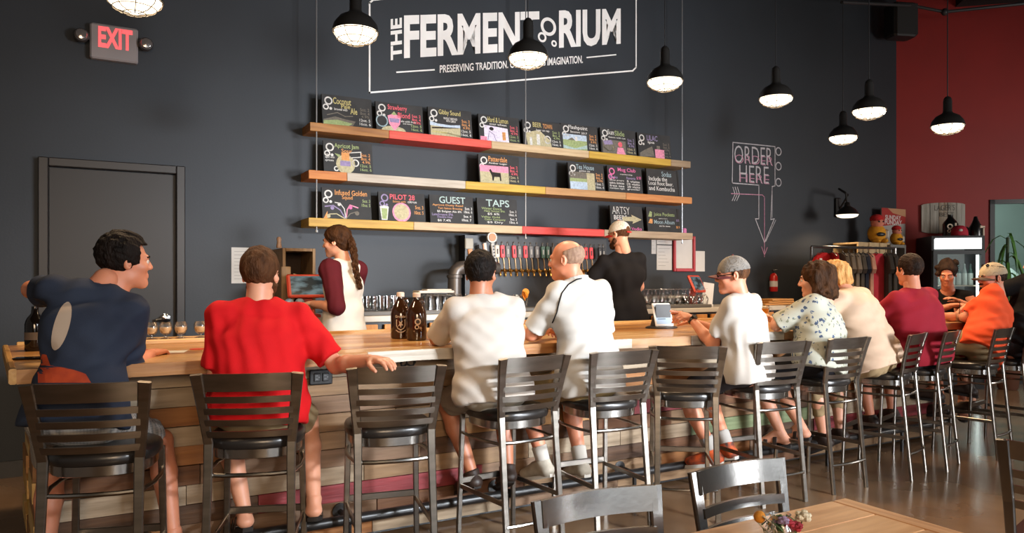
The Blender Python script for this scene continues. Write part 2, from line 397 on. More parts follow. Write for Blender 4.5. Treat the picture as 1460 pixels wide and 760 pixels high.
for q, w in ((q4((573, 84), (573, 25), (557, 27), (557, 86)), 'THE'), (q4((576, 83), (769, 71), (769, 16), (576, 22)), 'FERMENT'), (q4((797, 69), (885, 63), (885, 12), (797, 15)), 'RIUM')):
    mb = MB(); text_on(mb, q, w, .035); obj('lettering', mb, m_sign, sg, world=True)
for cx, cy, r, w in ((782, 38, 15.5, 5.5), (773, 53, 8.5, 3.6), (790, 62, 5.6, 3.0)):
    C = at_v(cx, cy, WS); mb = MB(); ring_on(mb, [C, C + Vector((1, 0, 0)), C + Vector((1, 0, 1)), C + Vector((0, 0, 1))], (0, 0), r / 163.0, w / 163.0, n=32); obj('bubble_ring', mb, m_sign, sg, world=True)
mb = MB(); text_on(mb, q4((627, 104), (831, 90), (831, 79), (627, 93)), 'PRESERVING TRADITION. CULTIVATING IMAGINATION.', .02)
obj('tagline', mb, m_sign, sg, world=True)
for l in ([(566, 103), (619, 99.5)], [(837, 82), (878, 78)]): mb = MB(); wall_line(mb, l, 2.2); obj('sign_rule', mb, m_sign, sg, world=True)

# ================================================================== ORDER HERE drawn in chalk
m_chalk = mat('white_chalk', '#b9b6ba', .9, var=.2, scale=30); m_pink = mat('pink_chalk', '#c08aa0', .9, var=.2, scale=30)
oh = thing('chalk_sign', 'ORDER HERE in chalk with a long arrow pointing down on the dark wall', 'sign', tuple(at_v(1088, 366, WALL)))
mb = MB(); wall_line(mb, [(1045, 203), (1105, 209), (1105, 265), (1101, 266), (1099, 313), (1104, 312), (1090, 346), (1077, 312), (1082, 312), (1082, 264), (1044, 261)], 2.0, closed=True)
wall_line(mb, [(1106, 314), (1092, 344)], 1.4); wall_line(mb, [(1101, 268), (1101, 310)], 1.2)
obj('chalk_outline', mb, m_chalk, oh, world=True)
for cy in (216, 237, 260):
    C = at_v(1110, cy, WS); mb = MB(); ring_on(mb, [C, C + Vector((1, 0, 0)), C + Vector((1, 0, 1)), C + Vector((0, 0, 1))], (0, 0), .055, .014, n=20); obj('chalk_ring', mb, m_chalk, oh, world=True)
mb = MB(); text_on(mb, q4((1047, 232), (1101, 236), (1101, 211), (1047, 207)), 'ORDER', -.008); text_on(mb, q4((1054, 259), (1096, 262), (1096, 238), (1054, 235)), 'HERE', -.008)
obj('chalk_lettering', mb, m_chalk, oh, world=True)
mb = MB(); text_on(mb, q4((1048, 232.6), (1102, 236.6), (1102, 224), (1048, 220), WS - .001), 'ORDER', -.02); text_on(mb, q4((1055, 259.6), (1097, 262.6), (1097, 250), (1055, 247), WS - .001), 'HERE', -.02)
wall_line(mb, [(1043, 276), (1087, 278), (1090, 281), (1090, 366)], 1.7, WS - .001); obj('pink_line', mb, m_pink, oh, world=True); mb = MB(); wall_line(mb, [(1086, 352), (1090, 364), (1094, 353)], 1.6, WS - .001)
obj('pink_arrow', mb, m_pink, oh, world=True)
mb = MB()
for dx in (0, 3.2, 6.4): wall_line(mb, [(1045 + dx, 267), (1048 + dx, 277), (1044 + dx, 286)], 1.7)
obj('arrow_feathers', mb, m_chalk, oh, world=True)
# ================================================================== the bar
ZT = 1.07                         # counter height
BF, BP, BB = 3.70, 3.97, 5.08     # v of the counter's front edge, of the plank front, of the back edge
BL, BR = -0.30, 6.75
def wood(name, c1, c2, rough=.5, coat=0.0, along='u', bump=.25):
    st = {'u': (1.2, 14, 14), 'v': (14, 1.2, 14), 'z': (14, 14, 1.2)}[along]
    return mat(name, c1, rough, color2=c2, scale=2.6, stretch=st, bump=bump, detail=7, coat=coat)
tops = [wood('counter_wood_%d' % i, a, b, .32, .3) for i, (a, b) in enumerate([('#a8733c', '#c08c50'), ('#9c6634', '#b47f45'), ('#b58348', '#cb9c60'), ('#8f5c30', '#a8763f'), ('#b98e5a', '#c9a26d')])]
bar = thing('bar_counter', 'long wooden bar with honey coloured top and front of mixed reclaimed planks', 'bar', (3.2, 4.4, 0))
def end_u(v): return BL - .13 * (v - BF) / 1.19
rows = 8; sv = (BB - BF - .035) / rows; rng = random.Random(11)
for i in range(rows):
    v0 = BF + .035 + i * sv; u = None; cuts = [end_u(v0)]
    x = cuts[0] + rng.uniform(.8, 2.0)
    while x < BR - .6: cuts.append(x); x += rng.uniform(1.3, 2.3)
    cuts.append(BR)
    for a, b in zip(cuts[:-1], cuts[1:]):
        mb = MB(); e0, e1 = (end_u(v0), end_u(v0 + sv)) if a == cuts[0] else (a, a)
        g = .0012; dz_ = rng.uniform(-.0008, .0008); zt, zb = ZT + dz_, ZT - .055
        P = [(e0 + g, v0 + g), (b - g, v0 + g), (b - g, v0 + sv - g), (e1 + g, v0 + sv - g)]
        mb.prism(P, (0, 0, zb), (1, 0, 0), (0, 1, 0), (0, 0, 1), zt - zb)
        obj('counter_board', mb, rng.choice(tops), bar, world=True)
# front edge: pieces of differing wood, some with a whitish worn edge
edge = [(BL, .55, '#8d5e34', '#a87846'), (.55, 1.22, '#9c6d3c', '#b5854f'), (1.22, 2.10, '#9b9080', '#c3bbae'), (2.10, 2.42, '#8f5a2c', '#a8743e'), (2.42, 2.95, '#a09484', '#bdb3a5'), (2.95, 3.45, '#8a6440', '#a27a50'),
        (3.45, 4.35, '#8f8b84', '#b3aea5'), (4.35, 4.85, '#6f5138', '#8d6c4d'), (4.85, 5.8, '#857a6c', '#a39a8b'), (5.8, BR, '#6c5038', '#8a6a4c')]
for i, (a, b, c1, c2) in enumerate(edge):
    mb = MB(); n = max(2, int((b - a) / .12)); r0 = random.Random(i)
    zb = [ZT - .056 - r0.uniform(0, .006) for _ in range(n + 1)]
    vs = []
    for k in range(n + 1):
        u = a + .001 + (b - a - .002) * k / n; w = r0.uniform(-.004, .004)
        vs += [(u, BF + w, zb[k]), (u, BF + w * .5, ZT), (u, BF + .034, ZT), (u, BF + .034, zb[k])]
    fs = [(0, 1, 2, 3), tuple(4 * n + j for j in (3, 2, 1, 0))]
    for k in range(n):
        for j in range(4): fs.append((4 * k + j, 4 * k + 4 + j, 4 * k + 4 + (j + 1) % 4, 4 * k + (j + 1) % 4))
    mb.add(vs, fs); obj('edge_board', mb, wood('edge_wood_%d' % i, c1, c2, .5), bar, world=True)
# low lip along the left end and the back
m_lip = wood('lip_wood', '#a5783f', '#bf9454', .45, along='v')
mb = MB(); A, B_ = Vector((end_u(BF), BF, 0)), Vector((end_u(BB), BB, 0)); t = (B_ - A).normalized()
mb.bar([A + Vector((-.012, 0, ZT - .028)), B_ + Vector((-.012, 0, ZT - .028))], .03, .066, (1, 0, 0)); obj('end_lip', mb, m_lip, bar, world=True)
mb = MB(); mb.bevbox(((BL + BR) / 2 - .06, BB + .012, ZT - .02), (BR - BL + .1, .024, .075), .003); obj('back_lip', mb, wood('back_lip_wood', '#a5783f', '#bf9454', .45), bar, world=True)
# plank front, every plank a part
pal = [('#7d6a54', '#97846c'), ('#53341e', '#6e482b'), ('#8a7861', '#a8967f'), ('#805027', '#9a6737'), ('#3f2a1a', '#583d28'), ('#73583d', '#8c6f50'), ('#644c37', '#7d614a'), ('#94693a', '#a9804f')]
pm = [wood('plank_wood_%d' % i, a, b, .7, bump=.5) for i, (a, b) in enumerate(pal)]
m_redpl = wood('plank_wood_red', '#6b2226', '#8a3035', .6, bump=.4); m_grnpl = wood('plank_wood_green', '#66714f', '#7c8862', .6)
order = [[2, 0, 2, 5, 0, 2, 5], [2, 5, 0, 2, 3, 0, 5], [3, 6, 1, 3, 5, 1, 6], [2, 5, 2, 0, 2, 6, 0], [3, 5, 7, 3, 1, 3, 5], [1, 6, 4, 1, 5, 4, 1], [2, 0, 5, 2, 0, 6, 2], [4, 1, 6, 4, 1, 4, 6], [3, 6, 1, 5, 3, 6, 1], [5, 3, 0, 6, 5, 1, 5]]
rng = random.Random(3); ztop = ZT - .056; zb = .04; hrow = (ztop - zb) / 10
for r_ in range(10):
    z1 = ztop - r_ * hrow; z0 = z1 - hrow; x = BL + .10; k = 0
    cuts = [x]
    x += rng.uniform(.45, 1.1)
    while x < BR - .35: cuts.append(x); x += rng.uniform(.6, 1.35)
    if r_ == 7: cuts = [BL + .10, .72, 2.02, 2.7, 3.3, 4.2, 5.0, 5.9]
    cuts.append(BR - .05)
    for a, b in zip(cuts[:-1], cuts[1:]):
        p = rng.uniform(0, .014); mb = MB()
        mb.box(((a + b) / 2, BP + .012 - p / 2, (z0 + z1) / 2), (b - a - .004, .024 + p, z1 - z0 - .004))
        m = pm[order[r_][k % 7]]
        if r_ == 7 and abs(a - .72) < .01: m = m_redpl
        if r_ in (4,) and 2.6 < a < 3.6: m = m_redpl
        if r_ == 7 and a > 4.9: m = m_redpl
        if r_ == 6 and 3.4 < a < 4.4: m = m_grnpl
        k += 1
        obj('plank', mb, m, bar, world=True)
mb = MB(); mb.box(((BL + BR) / 2 + .05, BP + .05, (ztop + .02) / 2), (BR - BL - .2, .05, ztop - .02)); obj('front_backing', mb, m_black, bar, world=True)
# left end planks, stacked short blocks of yellow and brown wood
ye = [wood('end_wood_%d' % i, a, b, .6, along='v') for i, (a, b) in enumerate([('#b88d4c', '#cfa867'), ('#8f6436', '#a97c48'), ('#c2a064', '#d5b87e'), ('#7c5733', '#936b42'), ('#c79a3c', '#d8b052')])]
for r_ in range(10):
    z1 = ztop - r_ * hrow; z0 = z1 - hrow; v = BP - .01; k = 0
    while v < 4.95:
        w = min(rng.uniform(.25, .5), 5.0 - v); p = rng.uniform(0, .02); mb = MB()
        uu = lambda vv: end_u(vv) + .085
        P = [(uu(v) - p, v + .002), (uu(v) + .03, v + .002), (uu(v + w) + .03, v + w - .002), (uu(v + w) - p, v + w - .002)]
        mb.prism(P, (0, 0, z0 + .002), (1, 0, 0), (0, 1, 0), (0, 0, 1), z1 - z0 - .004)
        obj('end_plank', mb, ye[(r_ * 3 + k * 2 + (r_ % 3)) % 5], bar, world=True); v += w; k += 1
mb = MB(); mb.box((BR - .08, (BP + BB) / 2, ztop / 2), (.05, BB - BP - .1, ztop)); obj('end_panel', mb, pm[5], bar, world=True)
mb = MB(); mb.box(((BL + BR) / 2, BB - .12, ztop / 2), (BR - BL - .4, .03, ztop - .02)); obj('inner_panel', mb, m_black, bar, world=True)
# foot rail on brackets
m_rail = mat('black_pipe', (0.014, 0.013, 0.013), .35)
mb = MB(); mb.tube([(BL + .25, 3.80, .185), (BR - .1, 3.80, .185)], .027, 12); obj('foot_rail', mb, m_rail, bar, True, world=True)
for u in (.2, 1.15, 2.1, 3.05, 4.0, 4.95, 5.9):
    mb = MB(); mb.tube([(u, 3.80, .185), (u, BP, .185)], .016, 8); mb.lathe([(.004, 0), (.045, 0), (.045, .012), (.02, .016)], (u, BP - .004, .185), 12, rot=Matrix.Rotation(math.radians(90), 3, 'X')); mb.tube([(u, 3.80, .185), (u, 3.80, .0)], .014, 8)
    obj('rail_bracket', mb, m_rail, bar, True, world=True)
# coat hooks under the counter edge
for px, py in ((580, 509), (800, 496), (1030, 484)):
    P = at_v(px, py, BF + .14); mb = MB()
    mb.bevbox((P.x, BF + .14, ZT - .058), (.05, .02, .006), .001)
    mb.tube([(P.x, BF + .14, ZT - .06), (P.x, BF + .14, ZT - .088)], .006, 6)
    for s in (-1, 1): mb.tube([(P.x, BF + .14, ZT - .088), (P.x + s * .018, BF + .135, ZT - .10), (P.x + s * .034, BF + .13, ZT - .098), (P.x + s * .04, BF + .125, ZT - .082)], .006, 6); mb.ball((P.x + s * .04, BF + .125, ZT - .08), .009, 8)
    obj('coat_hook', mb, m_black, bar, True, world=True)
# outlet in the plank front
P = at_v(457.5, 537.5, BP - .02); ol = thing('wall_outlet', 'black double power outlet set in the planks of the bar front', 'outlet', (P.x, BP - .012, P.z))
mb = MB(); mb.bevbox((0, -.008, 0), (.125, .016, .082), .006); obj('cover_plate', mb, mat('outlet_black', (0.015, 0.015, 0.016), .3), ol)
for s in (-1, 1):
    mb = MB(); mb.bevbox((s * .023, -.019, 0), (.034, .008, .044), .004); so = obj('socket', mb, mat('outlet_socket', (0.02, 0.02, 0.021), .35), ol)
    mb = MB()
    for zz in (-.009, .009): mb.box((s * .023 - .003, -.0236, zz), (.012, .002, .003))
    mb.box((s * .023 + .010, -.0236, 0), (.005, .002, .006)); obj('socket_slots', mb, mat('slot_grey', '#6d6d6d', .4, .5), so)

# ================================================================== stools
m_stool = mat('brushed_gunmetal', (0.25, 0.228, 0.20), 0.29, 1.0, var=.15, scale=6, stretch=(1, 1, 5), bump=.02, bscale=90)
m_seatv = mat('black_vinyl', (0.014, 0.012, 0.011), 0.28, bump=.03, bscale=120)
m_band = mat('polished_band', (0.42, 0.40, 0.37), 0.2, 1.0)
ZR = 1.05
def make_stool():
    t = thing('bar_stool', 'x', 'stool')
    t['group'] = 'ladder back bar stools along the bar'
    for s in (-1, 1):
        mb = MB()
        mb.bar([(s * .178, -.275, 0), (s * .176, -.245, .30), (s * .172, -.215, .62), (s * .172, -.205, .74), (s * .186, -.226, .86), (s * .199, -.252, .97), (s * .207, -.275, ZR - .002)], [.034, .034, .037, .040, .043, .046, .050], [.02] * 7, (1, 0, 0))
        obj('back_post', mb, m_stool, t)
        mb = MB(); mb.bar([(s * .185, .205, 0), (s * .172, .18, .70)], [.028, .03], [.02, .02], (1, 0, 0)); obj('front_leg', mb, m_stool, t)
        mb = MB(); mb.bar([(s * .176, -.24, .30), (s * .178, .19, .30)], .012, .026, (1, 0, 0)); obj('side_stretcher', mb, m_stool, t)
        mb = MB(); mb.tube([(s * .170, -.20, .60), (s * .195, -.06, .60), (s * .195, .06, .60), (s * .174, .18, .60)], .009, 8); obj('side_ring', mb, m_stool, t, True)
    def arc(z0, z1, w, y, bow, th, n=10):
        vs = []
        for i in range(n + 1):
            a = -1 + 2 * i / n; x = a * w; yb = y - bow * (1 - a * a)
            for z, dy in ((z0, 0), (z1, -.020 * (z1 - z0) / .08)): vs += [(x, yb + dy, z), (x, yb + dy + th, z)]
        fs = [(0, 2, 3, 1), (4 * n, 4 * n + 1, 4 * n + 3, 4 * n + 2)]
        for i in range(n):
            o = 4 * i; p = o + 4; fs += [(o, p, p + 2, o + 2), (o + 1, o + 3, p + 3, p + 1), (o + 2, p + 2, p + 3, o + 3), (o, o + 1, p + 1, p)]
        return vs, fs
    mb = MB(); mb.add(*arc(.972, ZR, .203, -.252, .026, .014)); obj('top_rail', mb, m_stool, t, 30)
    for k, z in enumerate((.936, .885, .834, .783)):
        mb = MB(); mb.add(*arc(z - .014, z + .014, .176 + (z - .74) * .08, -.214 - (z - .76) * .19, .026, .012)); obj('slat', mb, m_stool, t, 30)
    # seat: rounded pad over a metal apron
    def outline(w, d, n=28, e=2.7):
        o = []
        for i in range(n):
            a = 2 * math.pi * i / n; c, s_ = math.cos(a), math.sin(a)
            o.append((w * math.copysign(abs(c) ** (2 / e), c), d * math.copysign(abs(s_) ** (2 / e), s_) - .005))
        return o
    mb = MB(); n = 28; prof = [(.98, .712), (1.0, .722), (1.0, .742), (.97, .756), (.88, .766), (.6, .768), (.2, .764)]
    o = outline(.208, .208); vs = [(x * k, y * k, z) for k, z in prof for x, y in o]; fs = [tuple(range(n - 1, -1, -1)), tuple((len(prof) - 1) * n + j for j in range(n))]
    for i in range(len(prof) - 1):
        for j in range(n): fs.append((i * n + j, i * n + (j + 1) % n, (i + 1) * n + (j + 1) % n, (i + 1) * n + j))
    mb.add(vs, fs); obj('seat_cushion', mb, m_seatv, t, True)
    mb = MB(); o = outline(.192, .196); prof = [(.97, .665), (1, .67), (1, .708), (.98, .712)]
    vs = [(x * k, y * k, z) for k, z in prof for x, y in o]; fs = [tuple(range(n - 1, -1, -1)), tuple((len(prof) - 1) * n + j for j in range(n))]
    for i in range(len(prof) - 1):
        for j in range(n): fs.append((i * n + j, i * n + (j + 1) % n, (i + 1) * n + (j + 1) % n, (i + 1) * n + j))
    mb.add(vs, fs); obj('seat_apron', mb, m_band, t, True)
    mb = MB(); mb.tube([(-.172, -.205, .605), (-.1, -.225, .605), (0, -.232, .605), (.1, -.225, .605), (.172, -.205, .605)], .010, 8); obj('back_ring', mb, m_band, t, True)
    mb = MB(); mb.bar([(-.18, .193, .33), (.18, .193, .33)], .014, .034, (0, 1, 0)); obj('foot_bar', mb, m_stool, t)
    mb = MB(); mb.tube([(-.176, -.262, .19), (-.09, -.275, .19), (0, -.28, .19), (.09, -.275, .19), (.176, -.262, .19)], .010, 8); obj('back_stretcher', mb, m_band, t, True)
    return t
stool_px = [((38, 548), (205, 543)), ((277, 532), (427, 529)), ((500, 525), (631, 520)), ((723, 511), (804, 505)), ((845, 500.6), (934, 496)), ((931, 490), (1030, 491)), ((1088.6, 487.4), (1147.5, 484.8)), ((1181.5, 478), (1236, 474.7)), ((1286, 476.3), (1334, 474.7)), ((1332, 469), (1380.4, 467.8)), ((1412.6, 466.8), (1454, 467.8)), ((1462, 463), (1500, 463))]
stool_lab = ['metal bar stool under the man in the dark blue shirt, nearest the left end', 'metal bar stool under the man in the bright red tee', 'empty metal bar stool with the hand of the red tee man on its back', 'metal bar stool under the dark haired man in the white tee',
             'metal bar stool under the bald man', 'empty metal bar stool between the bald man and the man touching the tablet', 'metal bar stool under the capped man touching the tablet', 'metal bar stool under the woman in the floral blouse',
             'metal bar stool under the leaning person in the cream shirt', 'metal bar stool under the man in the maroon shirt', 'metal bar stool under the man in the orange tee', 'metal bar stool cut by the right edge, under the person in black']
STOOL = []; s0 = make_stool()
for i, (a, b) in enumerate(stool_px):
    A, B_ = at_z(a[0], a[1], ZR), at_z(b[0], b[1], ZR); w = (B_ - A).length; A.z = B_.z = 0
    mid = (A + B_) / 2; t = (B_ - A).normalized(); yaw = math.atan2(t.y, t.x)
    if i >= 8: # far ones: the corners alone fix the angle badly
        yaw = {8: .30, 9: .30, 10: .18, 11: .15}[i]; t = Vector((math.cos(yaw), math.sin(yaw), 0))
    f = Vector((-t.y, t.x, 0)); org = mid + f * .275
    if org.y > 3.54: k = 3.54 / org.y; org = Vector((org.x * k, org.y * k, 0))
    print('stool', i, 'w %.3f' % w, 'yaw %.1f' % math.degrees(yaw), 'u %.2f v %.2f' % (org.x, org.y))
    s = s0 if i == 0 else dup(s0, (0, 0, 0))
    s.location = org; s.rotation_euler = (0, 0, yaw); s['label'] = stool_lab[i]
    if 'group' in s and i: pass
    STOOL.append((org, yaw))
# ================================================================== people: one continuous skin each, grown from a distance field
class Field:
    def __init__(s, lo, hi, vox):
        s.vox = vox; s.lo = np.array(lo, float); n = np.ceil((np.array(hi) - s.lo) / vox).astype(int) + 1
        s.n = n; s.d = np.ones(tuple(n), np.float32) * .5
        s.ax = [(s.lo[i] + vox * np.arange(n[i])).astype(np.float32) for i in range(3)]
    def win(s, lo, hi, m):
        a = np.clip(np.floor((np.array(lo) - m - s.lo) / s.vox).astype(int), 0, s.n - 1); b = np.clip(np.ceil((np.array(hi) + m - s.lo) / s.vox).astype(int) + 1, 1, s.n)
        sl = tuple(slice(a[i], max(b[i], a[i] + 1)) for i in range(3))
        X = s.ax[0][sl[0]][:, None, None]; Y = s.ax[1][sl[1]][None, :, None]; Z = s.ax[2][sl[2]][None, None, :]
        return sl, X, Y, Z
    def put(s, f, lo, hi, k=.02, sub=False):
        sl, X, Y, Z = s.win(lo, hi, 2 * k + 2 * s.vox); d = f(X, Y, Z); o = s.d[sl]
        if sub:
            h = np.clip(.5 - .5 * (o + d) / k, 0, 1); s.d[sl] = o * (1 - h) - d * h + k * h * (1 - h)
        else:
            h = np.clip(.5 + .5 * (o - d) / k, 0, 1); s.d[sl] = o * (1 - h) + d * h - k * h * (1 - h)
    def cap(s, a, b, ra, rb=None, k=.02, flat=None, cuts=(), sub=False):
        rb = ra if rb is None else rb; a = np.array(a, float); b = np.array(b, float); ba = b - a; L = max(float(ba @ ba), 1e-9); R = max(ra, rb)
        def f(X, Y, Z):
            x, y, z = X - a[0], Y - a[1], Z - a[2]
            h = np.clip((x * ba[0] + y * ba[1] + z * ba[2]) / L, 0, 1)
            x, y, z = x - ba[0] * h, y - ba[1] * h, z - ba[2] * h; sc = 1
            if flat is not None:
                w, q = flat; c = (x * w[0] + y * w[1] + z * w[2]) * (1 / q - 1); x, y, z = x + w[0] * c, y + w[1] * c, z + w[2] * c; sc = min(1, q)
            d = (np.sqrt(x * x + y * y + z * z) - (ra + (rb - ra) * h)) * sc
            for p, n in cuts: d = np.maximum(d, (X - p[0]) * n[0] + (Y - p[1]) * n[1] + (Z - p[2]) * n[2])
            return d
        s.put(f, np.minimum(a, b) - R, np.maximum(a, b) + R, k, sub)
    def ell(s, c, axes, r, k=.02, cuts=(), sub=False, fn=None):
        c = np.array(c, float); A = [np.array(q, float) for q in axes]; R = max(r)
        def f(X, Y, Z):
            x, y, z = X - c[0], Y - c[1], Z - c[2]
            P = [(x * q[0] + y * q[1] + z * q[2]) for q in A]
            k0 = np.sqrt(sum((p / e) ** 2 for p, e in zip(P, r))); k1 = np.sqrt(sum((p / e ** 2) ** 2 for p, e in zip(P, r))) + 1e-6
            d = k0 * (k0 - 1) / k1
            if fn is not None: d = fn(d, *P)
            for p, n in cuts: d = np.maximum(d, (X - p[0]) * n[0] + (Y - p[1]) * n[1] + (Z - p[2]) * n[2])
            return d
        s.put(f, c - R, c + R, k, sub)
    def cut(s, p, n):
        X, Y, Z = s.ax[0][:, None, None], s.ax[1][None, :, None], s.ax[2][None, None, :]
        s.d = np.maximum(s.d, ((X - p[0]) * n[0] + (Y - p[1]) * n[1] + (Z - p[2]) * n[2]).astype(np.float32))
    def folds(s, amp, seed, wl=.09, z0=None):
        r = np.random.default_rng(seed); X, Y, Z = s.ax[0][:, None, None], s.ax[1][None, :, None], s.ax[2][None, None, :]
        w = 0
        for i in range(5):
            v = r.normal(size=3) * np.array([1, 1, 1.5]); v /= np.linalg.norm(v); v *= 2 * math.pi / (wl * r.uniform(.6, 1.8))
            u = r.normal(size=3) * 9; u2 = r.normal(size=3) * 9
            w = w + np.sin(X * v[0] + Y * v[1] + Z * v[2] + 1.6 * np.sin(X * u[0] + Y * u[1] + Z * u[2] + i)) * (.55 + .45 * np.sin(X * u2[0] + Y * u2[1] + Z * u2[2] + 2 * i))
        s.d = s.d + (amp / 2.2 * w).astype(np.float32)
    def mesh(s):
        d = s.d.copy(); d[0] = d[-1] = .1; d[:, 0] = d[:, -1] = .1; d[:, :, 0] = d[:, :, -1] = .1
        neg = d < 0
        c = np.zeros(tuple(x - 1 for x in d.shape), np.int8)
        for i in (0, 1):
            for j in (0, 1):
                for k in (0, 1): c += neg[i:i + c.shape[0], j:j + c.shape[1], k:k + c.shape[2]]
        act = (c > 0) & (c < 8); idx = np.argwhere(act)
        if len(idx) == 0: return [], []
        ids = np.full(act.shape, -1, np.int64); ids[act] = np.arange(len(idx))
        off = np.array([(i, j, k) for i in (0, 1) for j in (0, 1) for k in (0, 1)])
        vals = np.stack([d[idx[:, 0] + o[0], idx[:, 1] + o[1], idx[:, 2] + o[2]] for o in off], 1)
        acc = np.zeros((len(idx), 3)); cnt = np.zeros(len(idx))
        for a in range(8):
            for b in range(a + 1, 8):
                if np.abs(off[a] - off[b]).sum() != 1: continue
                va, vb = vals[:, a], vals[:, b]; m = (va < 0) != (vb < 0)
                t = np.where(m, va / np.where(m, va - vb, 1), 0)
                acc += np.where(m[:, None], off[a] + t[:, None] * (off[b] - off[a]), 0); cnt += m
        V = s.lo + s.vox * (idx + acc / cnt[:, None])
        F = []
        for ax in range(3):
            sl0 = [slice(None)] * 3; sl1 = [slice(None)] * 3; sl0[ax] = slice(0, -1); sl1[ax] = slice(1, None)
            e = neg[tuple(sl0)] != neg[tuple(sl1)]; E = np.argwhere(e); a1, a2 = (ax + 1) % 3, (ax + 2) % 3
            ok = (E[:, a1] > 0) & (E[:, a2] > 0) & (E[:, a1] < d.shape[a1] - 1) & (E[:, a2] < d.shape[a2] - 1); E = E[ok]
            def cell(da, db):
                q = E.copy(); q[:, a1] -= da; q[:, a2] -= db; return ids[q[:, 0], q[:, 1], q[:, 2]]
            Q = np.stack([cell(1, 1), cell(0, 1), cell(0, 0), cell(1, 0)], 1)
            fl = ~neg[tuple(sl0)][E[:, 0], E[:, 1], E[:, 2]]; Q[fl] = Q[fl][:, ::-1]
            F.append(Q)
        F = np.concatenate(F); F = F[(F >= 0).all(1)]
        return V, F
def field_obj(name, parts, mats, parent, relax=2):
    """join the surfaces of several fields into one mesh object; vertices are in room coordinates"""
    Vs, Fs, n = [], [], 0
    for V, F in parts:
        if len(V) == 0: continue
        V = np.array(V)
        if relax: # a light Laplacian pass takes the voxel steps out
            e = np.concatenate([F[:, [0, 1]], F[:, [1, 2]], F[:, [2, 3]], F[:, [3, 0]]])
            for _ in range(relax):
                S = np.zeros_like(V); C = np.zeros(len(V))
                np.add.at(C, e[:, 0], 1); np.add.at(C, e[:, 1], 1)
                for q in range(3): S[:, q] = np.bincount(e[:, 0], V[e[:, 1], q], len(V)) + np.bincount(e[:, 1], V[e[:, 0], q], len(V))
                V = V * .45 + .55 * S / np.maximum(C, 1)[:, None]
        Vs.append(V); Fs.append(F + n); n += len(V)
    V = np.concatenate(Vs); F = np.concatenate(Fs)
    base = np.array(mbase(parent).translation) if parent is not None else np.zeros(3)
    V = V - base
    me = bpy.data.meshes.new(name); me.vertices.add(len(V)); me.vertices.foreach_set('co', V.astype(np.float32).ravel())
    me.loops.add(F.size); me.loops.foreach_set('vertex_index', F.astype(np.int32).ravel())
    me.polygons.add(len(F)); me.polygons.foreach_set('loop_start', np.arange(0, F.size, 4, dtype=np.int32))
    try: me.polygons.foreach_set('loop_total', np.full(len(F), 4, np.int32))
    except Exception: pass
    me.update(calc_edges=True); me.polygons.foreach_set('use_smooth', np.ones(len(F), bool))
    return link_mesh(name, me, mats, parent)

nv = lambda p: np.array(p, float)
def unit(v): v = nv(v); return v / np.linalg.norm(v)
def ik(a, c, l1, l2, hint):
    a, c = nv(a), nv(c); d = c - a; L = np.linalg.norm(d)
    if L > (l1 + l2) * .995: c = a + d / L * (l1 + l2) * .995; d = c - a; L = np.linalg.norm(d)
    x = (l1 * l1 - l2 * l2 + L * L) / (2 * L); h = math.sqrt(max(l1 * l1 - x * x, 0)); t = d / L
    n = nv(hint) - t * (nv(hint) @ t); n = n / (np.linalg.norm(n) + 1e-9)
    return a + t * x + n * h, c
def hand_field(w, dirv, palm, side, curl=.5, point=False, vox=.0038):
    """a hand from the wrist w along dirv; palm = direction the palm faces; side = towards the thumb"""
    f = unit(dirv); p = nv(palm); p = unit(p - f * (p @ f)); s = nv(side); s = s - f * (s @ f) - p * (s @ p); s = unit(s)
    w = nv(w); F = Field(w - .21, w + .21, vox)
    kn = w + f * .088
    F.cap(w - f * .02, w + f * .02, .026, .027, .01, flat=(p, .72))
    for t in (-.026, -.009, .009, .026): F.cap(w + f * .015 + s * t * .6, kn + s * t * 1.05 - f * abs(t - .006) * .25, .0155, .0125, .012, flat=(p, .95))
    for i, (t, L) in enumerate(((.029, .070), (.0097, .078), (-.0097, .072), (-.029, .057))):
        c = curl
        if point: c = .05 if i == 0 else 1.25
        a = kn + s * t - f * abs(t - .006) * .25; spread = s * t * 1.1; r = .0098 - (i == 3) * .001
        ang = 0
        for j, fr in enumerate((.46, .32, .26)):
            ang += c * (.55, .75, .55)[j]
            dv = unit(f * math.cos(ang) + p * math.sin(ang) + spread * (1 - min(1, c)) * 2.0); b = a + dv * L * fr
            F.cap(a, b, r, r * .93, .004); a = b; r *= .93
    a = w + f * .022 + s * .024 + p * .006; b = a + unit(s * .75 + f * .75 + p * .25) * .040; c2 = b + unit(f * .95 + s * .25 + p * (.2 + .6 * curl)) * .034; d2 = c2 + unit(f * .95 + p * (.2 + .7 * curl)) * .026
    F.cap(a, b, .0155, .012, .012); F.cap(b, c2, .0118, .0105, .004); F.cap(c2, d2, .0105, .0088, .004)
    return F.mesh()

def skin(name, base, var=.06):
    m = mat(name, base, .48, var=var, scale=14, bump=.02, bscale=220)
    b = m.node_tree.nodes['Principled BSDF']; b.inputs['Subsurface Weight'].default_value = .12; b.inputs['Subsurface Radius'].default_value = (.012, .005, .003)
    return m
m_eye = mat('eye_white', '#c9c2b8', .3); m_iris = mat('iris', '#241811', .2)
SKIN = {'tan': skin('skin_tan', '#b97a5c'), 'fair': skin('skin_fair', '#cf9478'), 'ruddy': skin('skin_ruddy', '#c88365'), 'brown': skin('skin_brown', '#a5694c')}
def hairmat(name, c1, c2):
    return mat(name, c1, .62, color2=c2, scale=30, stretch=(1, 1, .35), bump=.7, bscale=140, spec=.10)

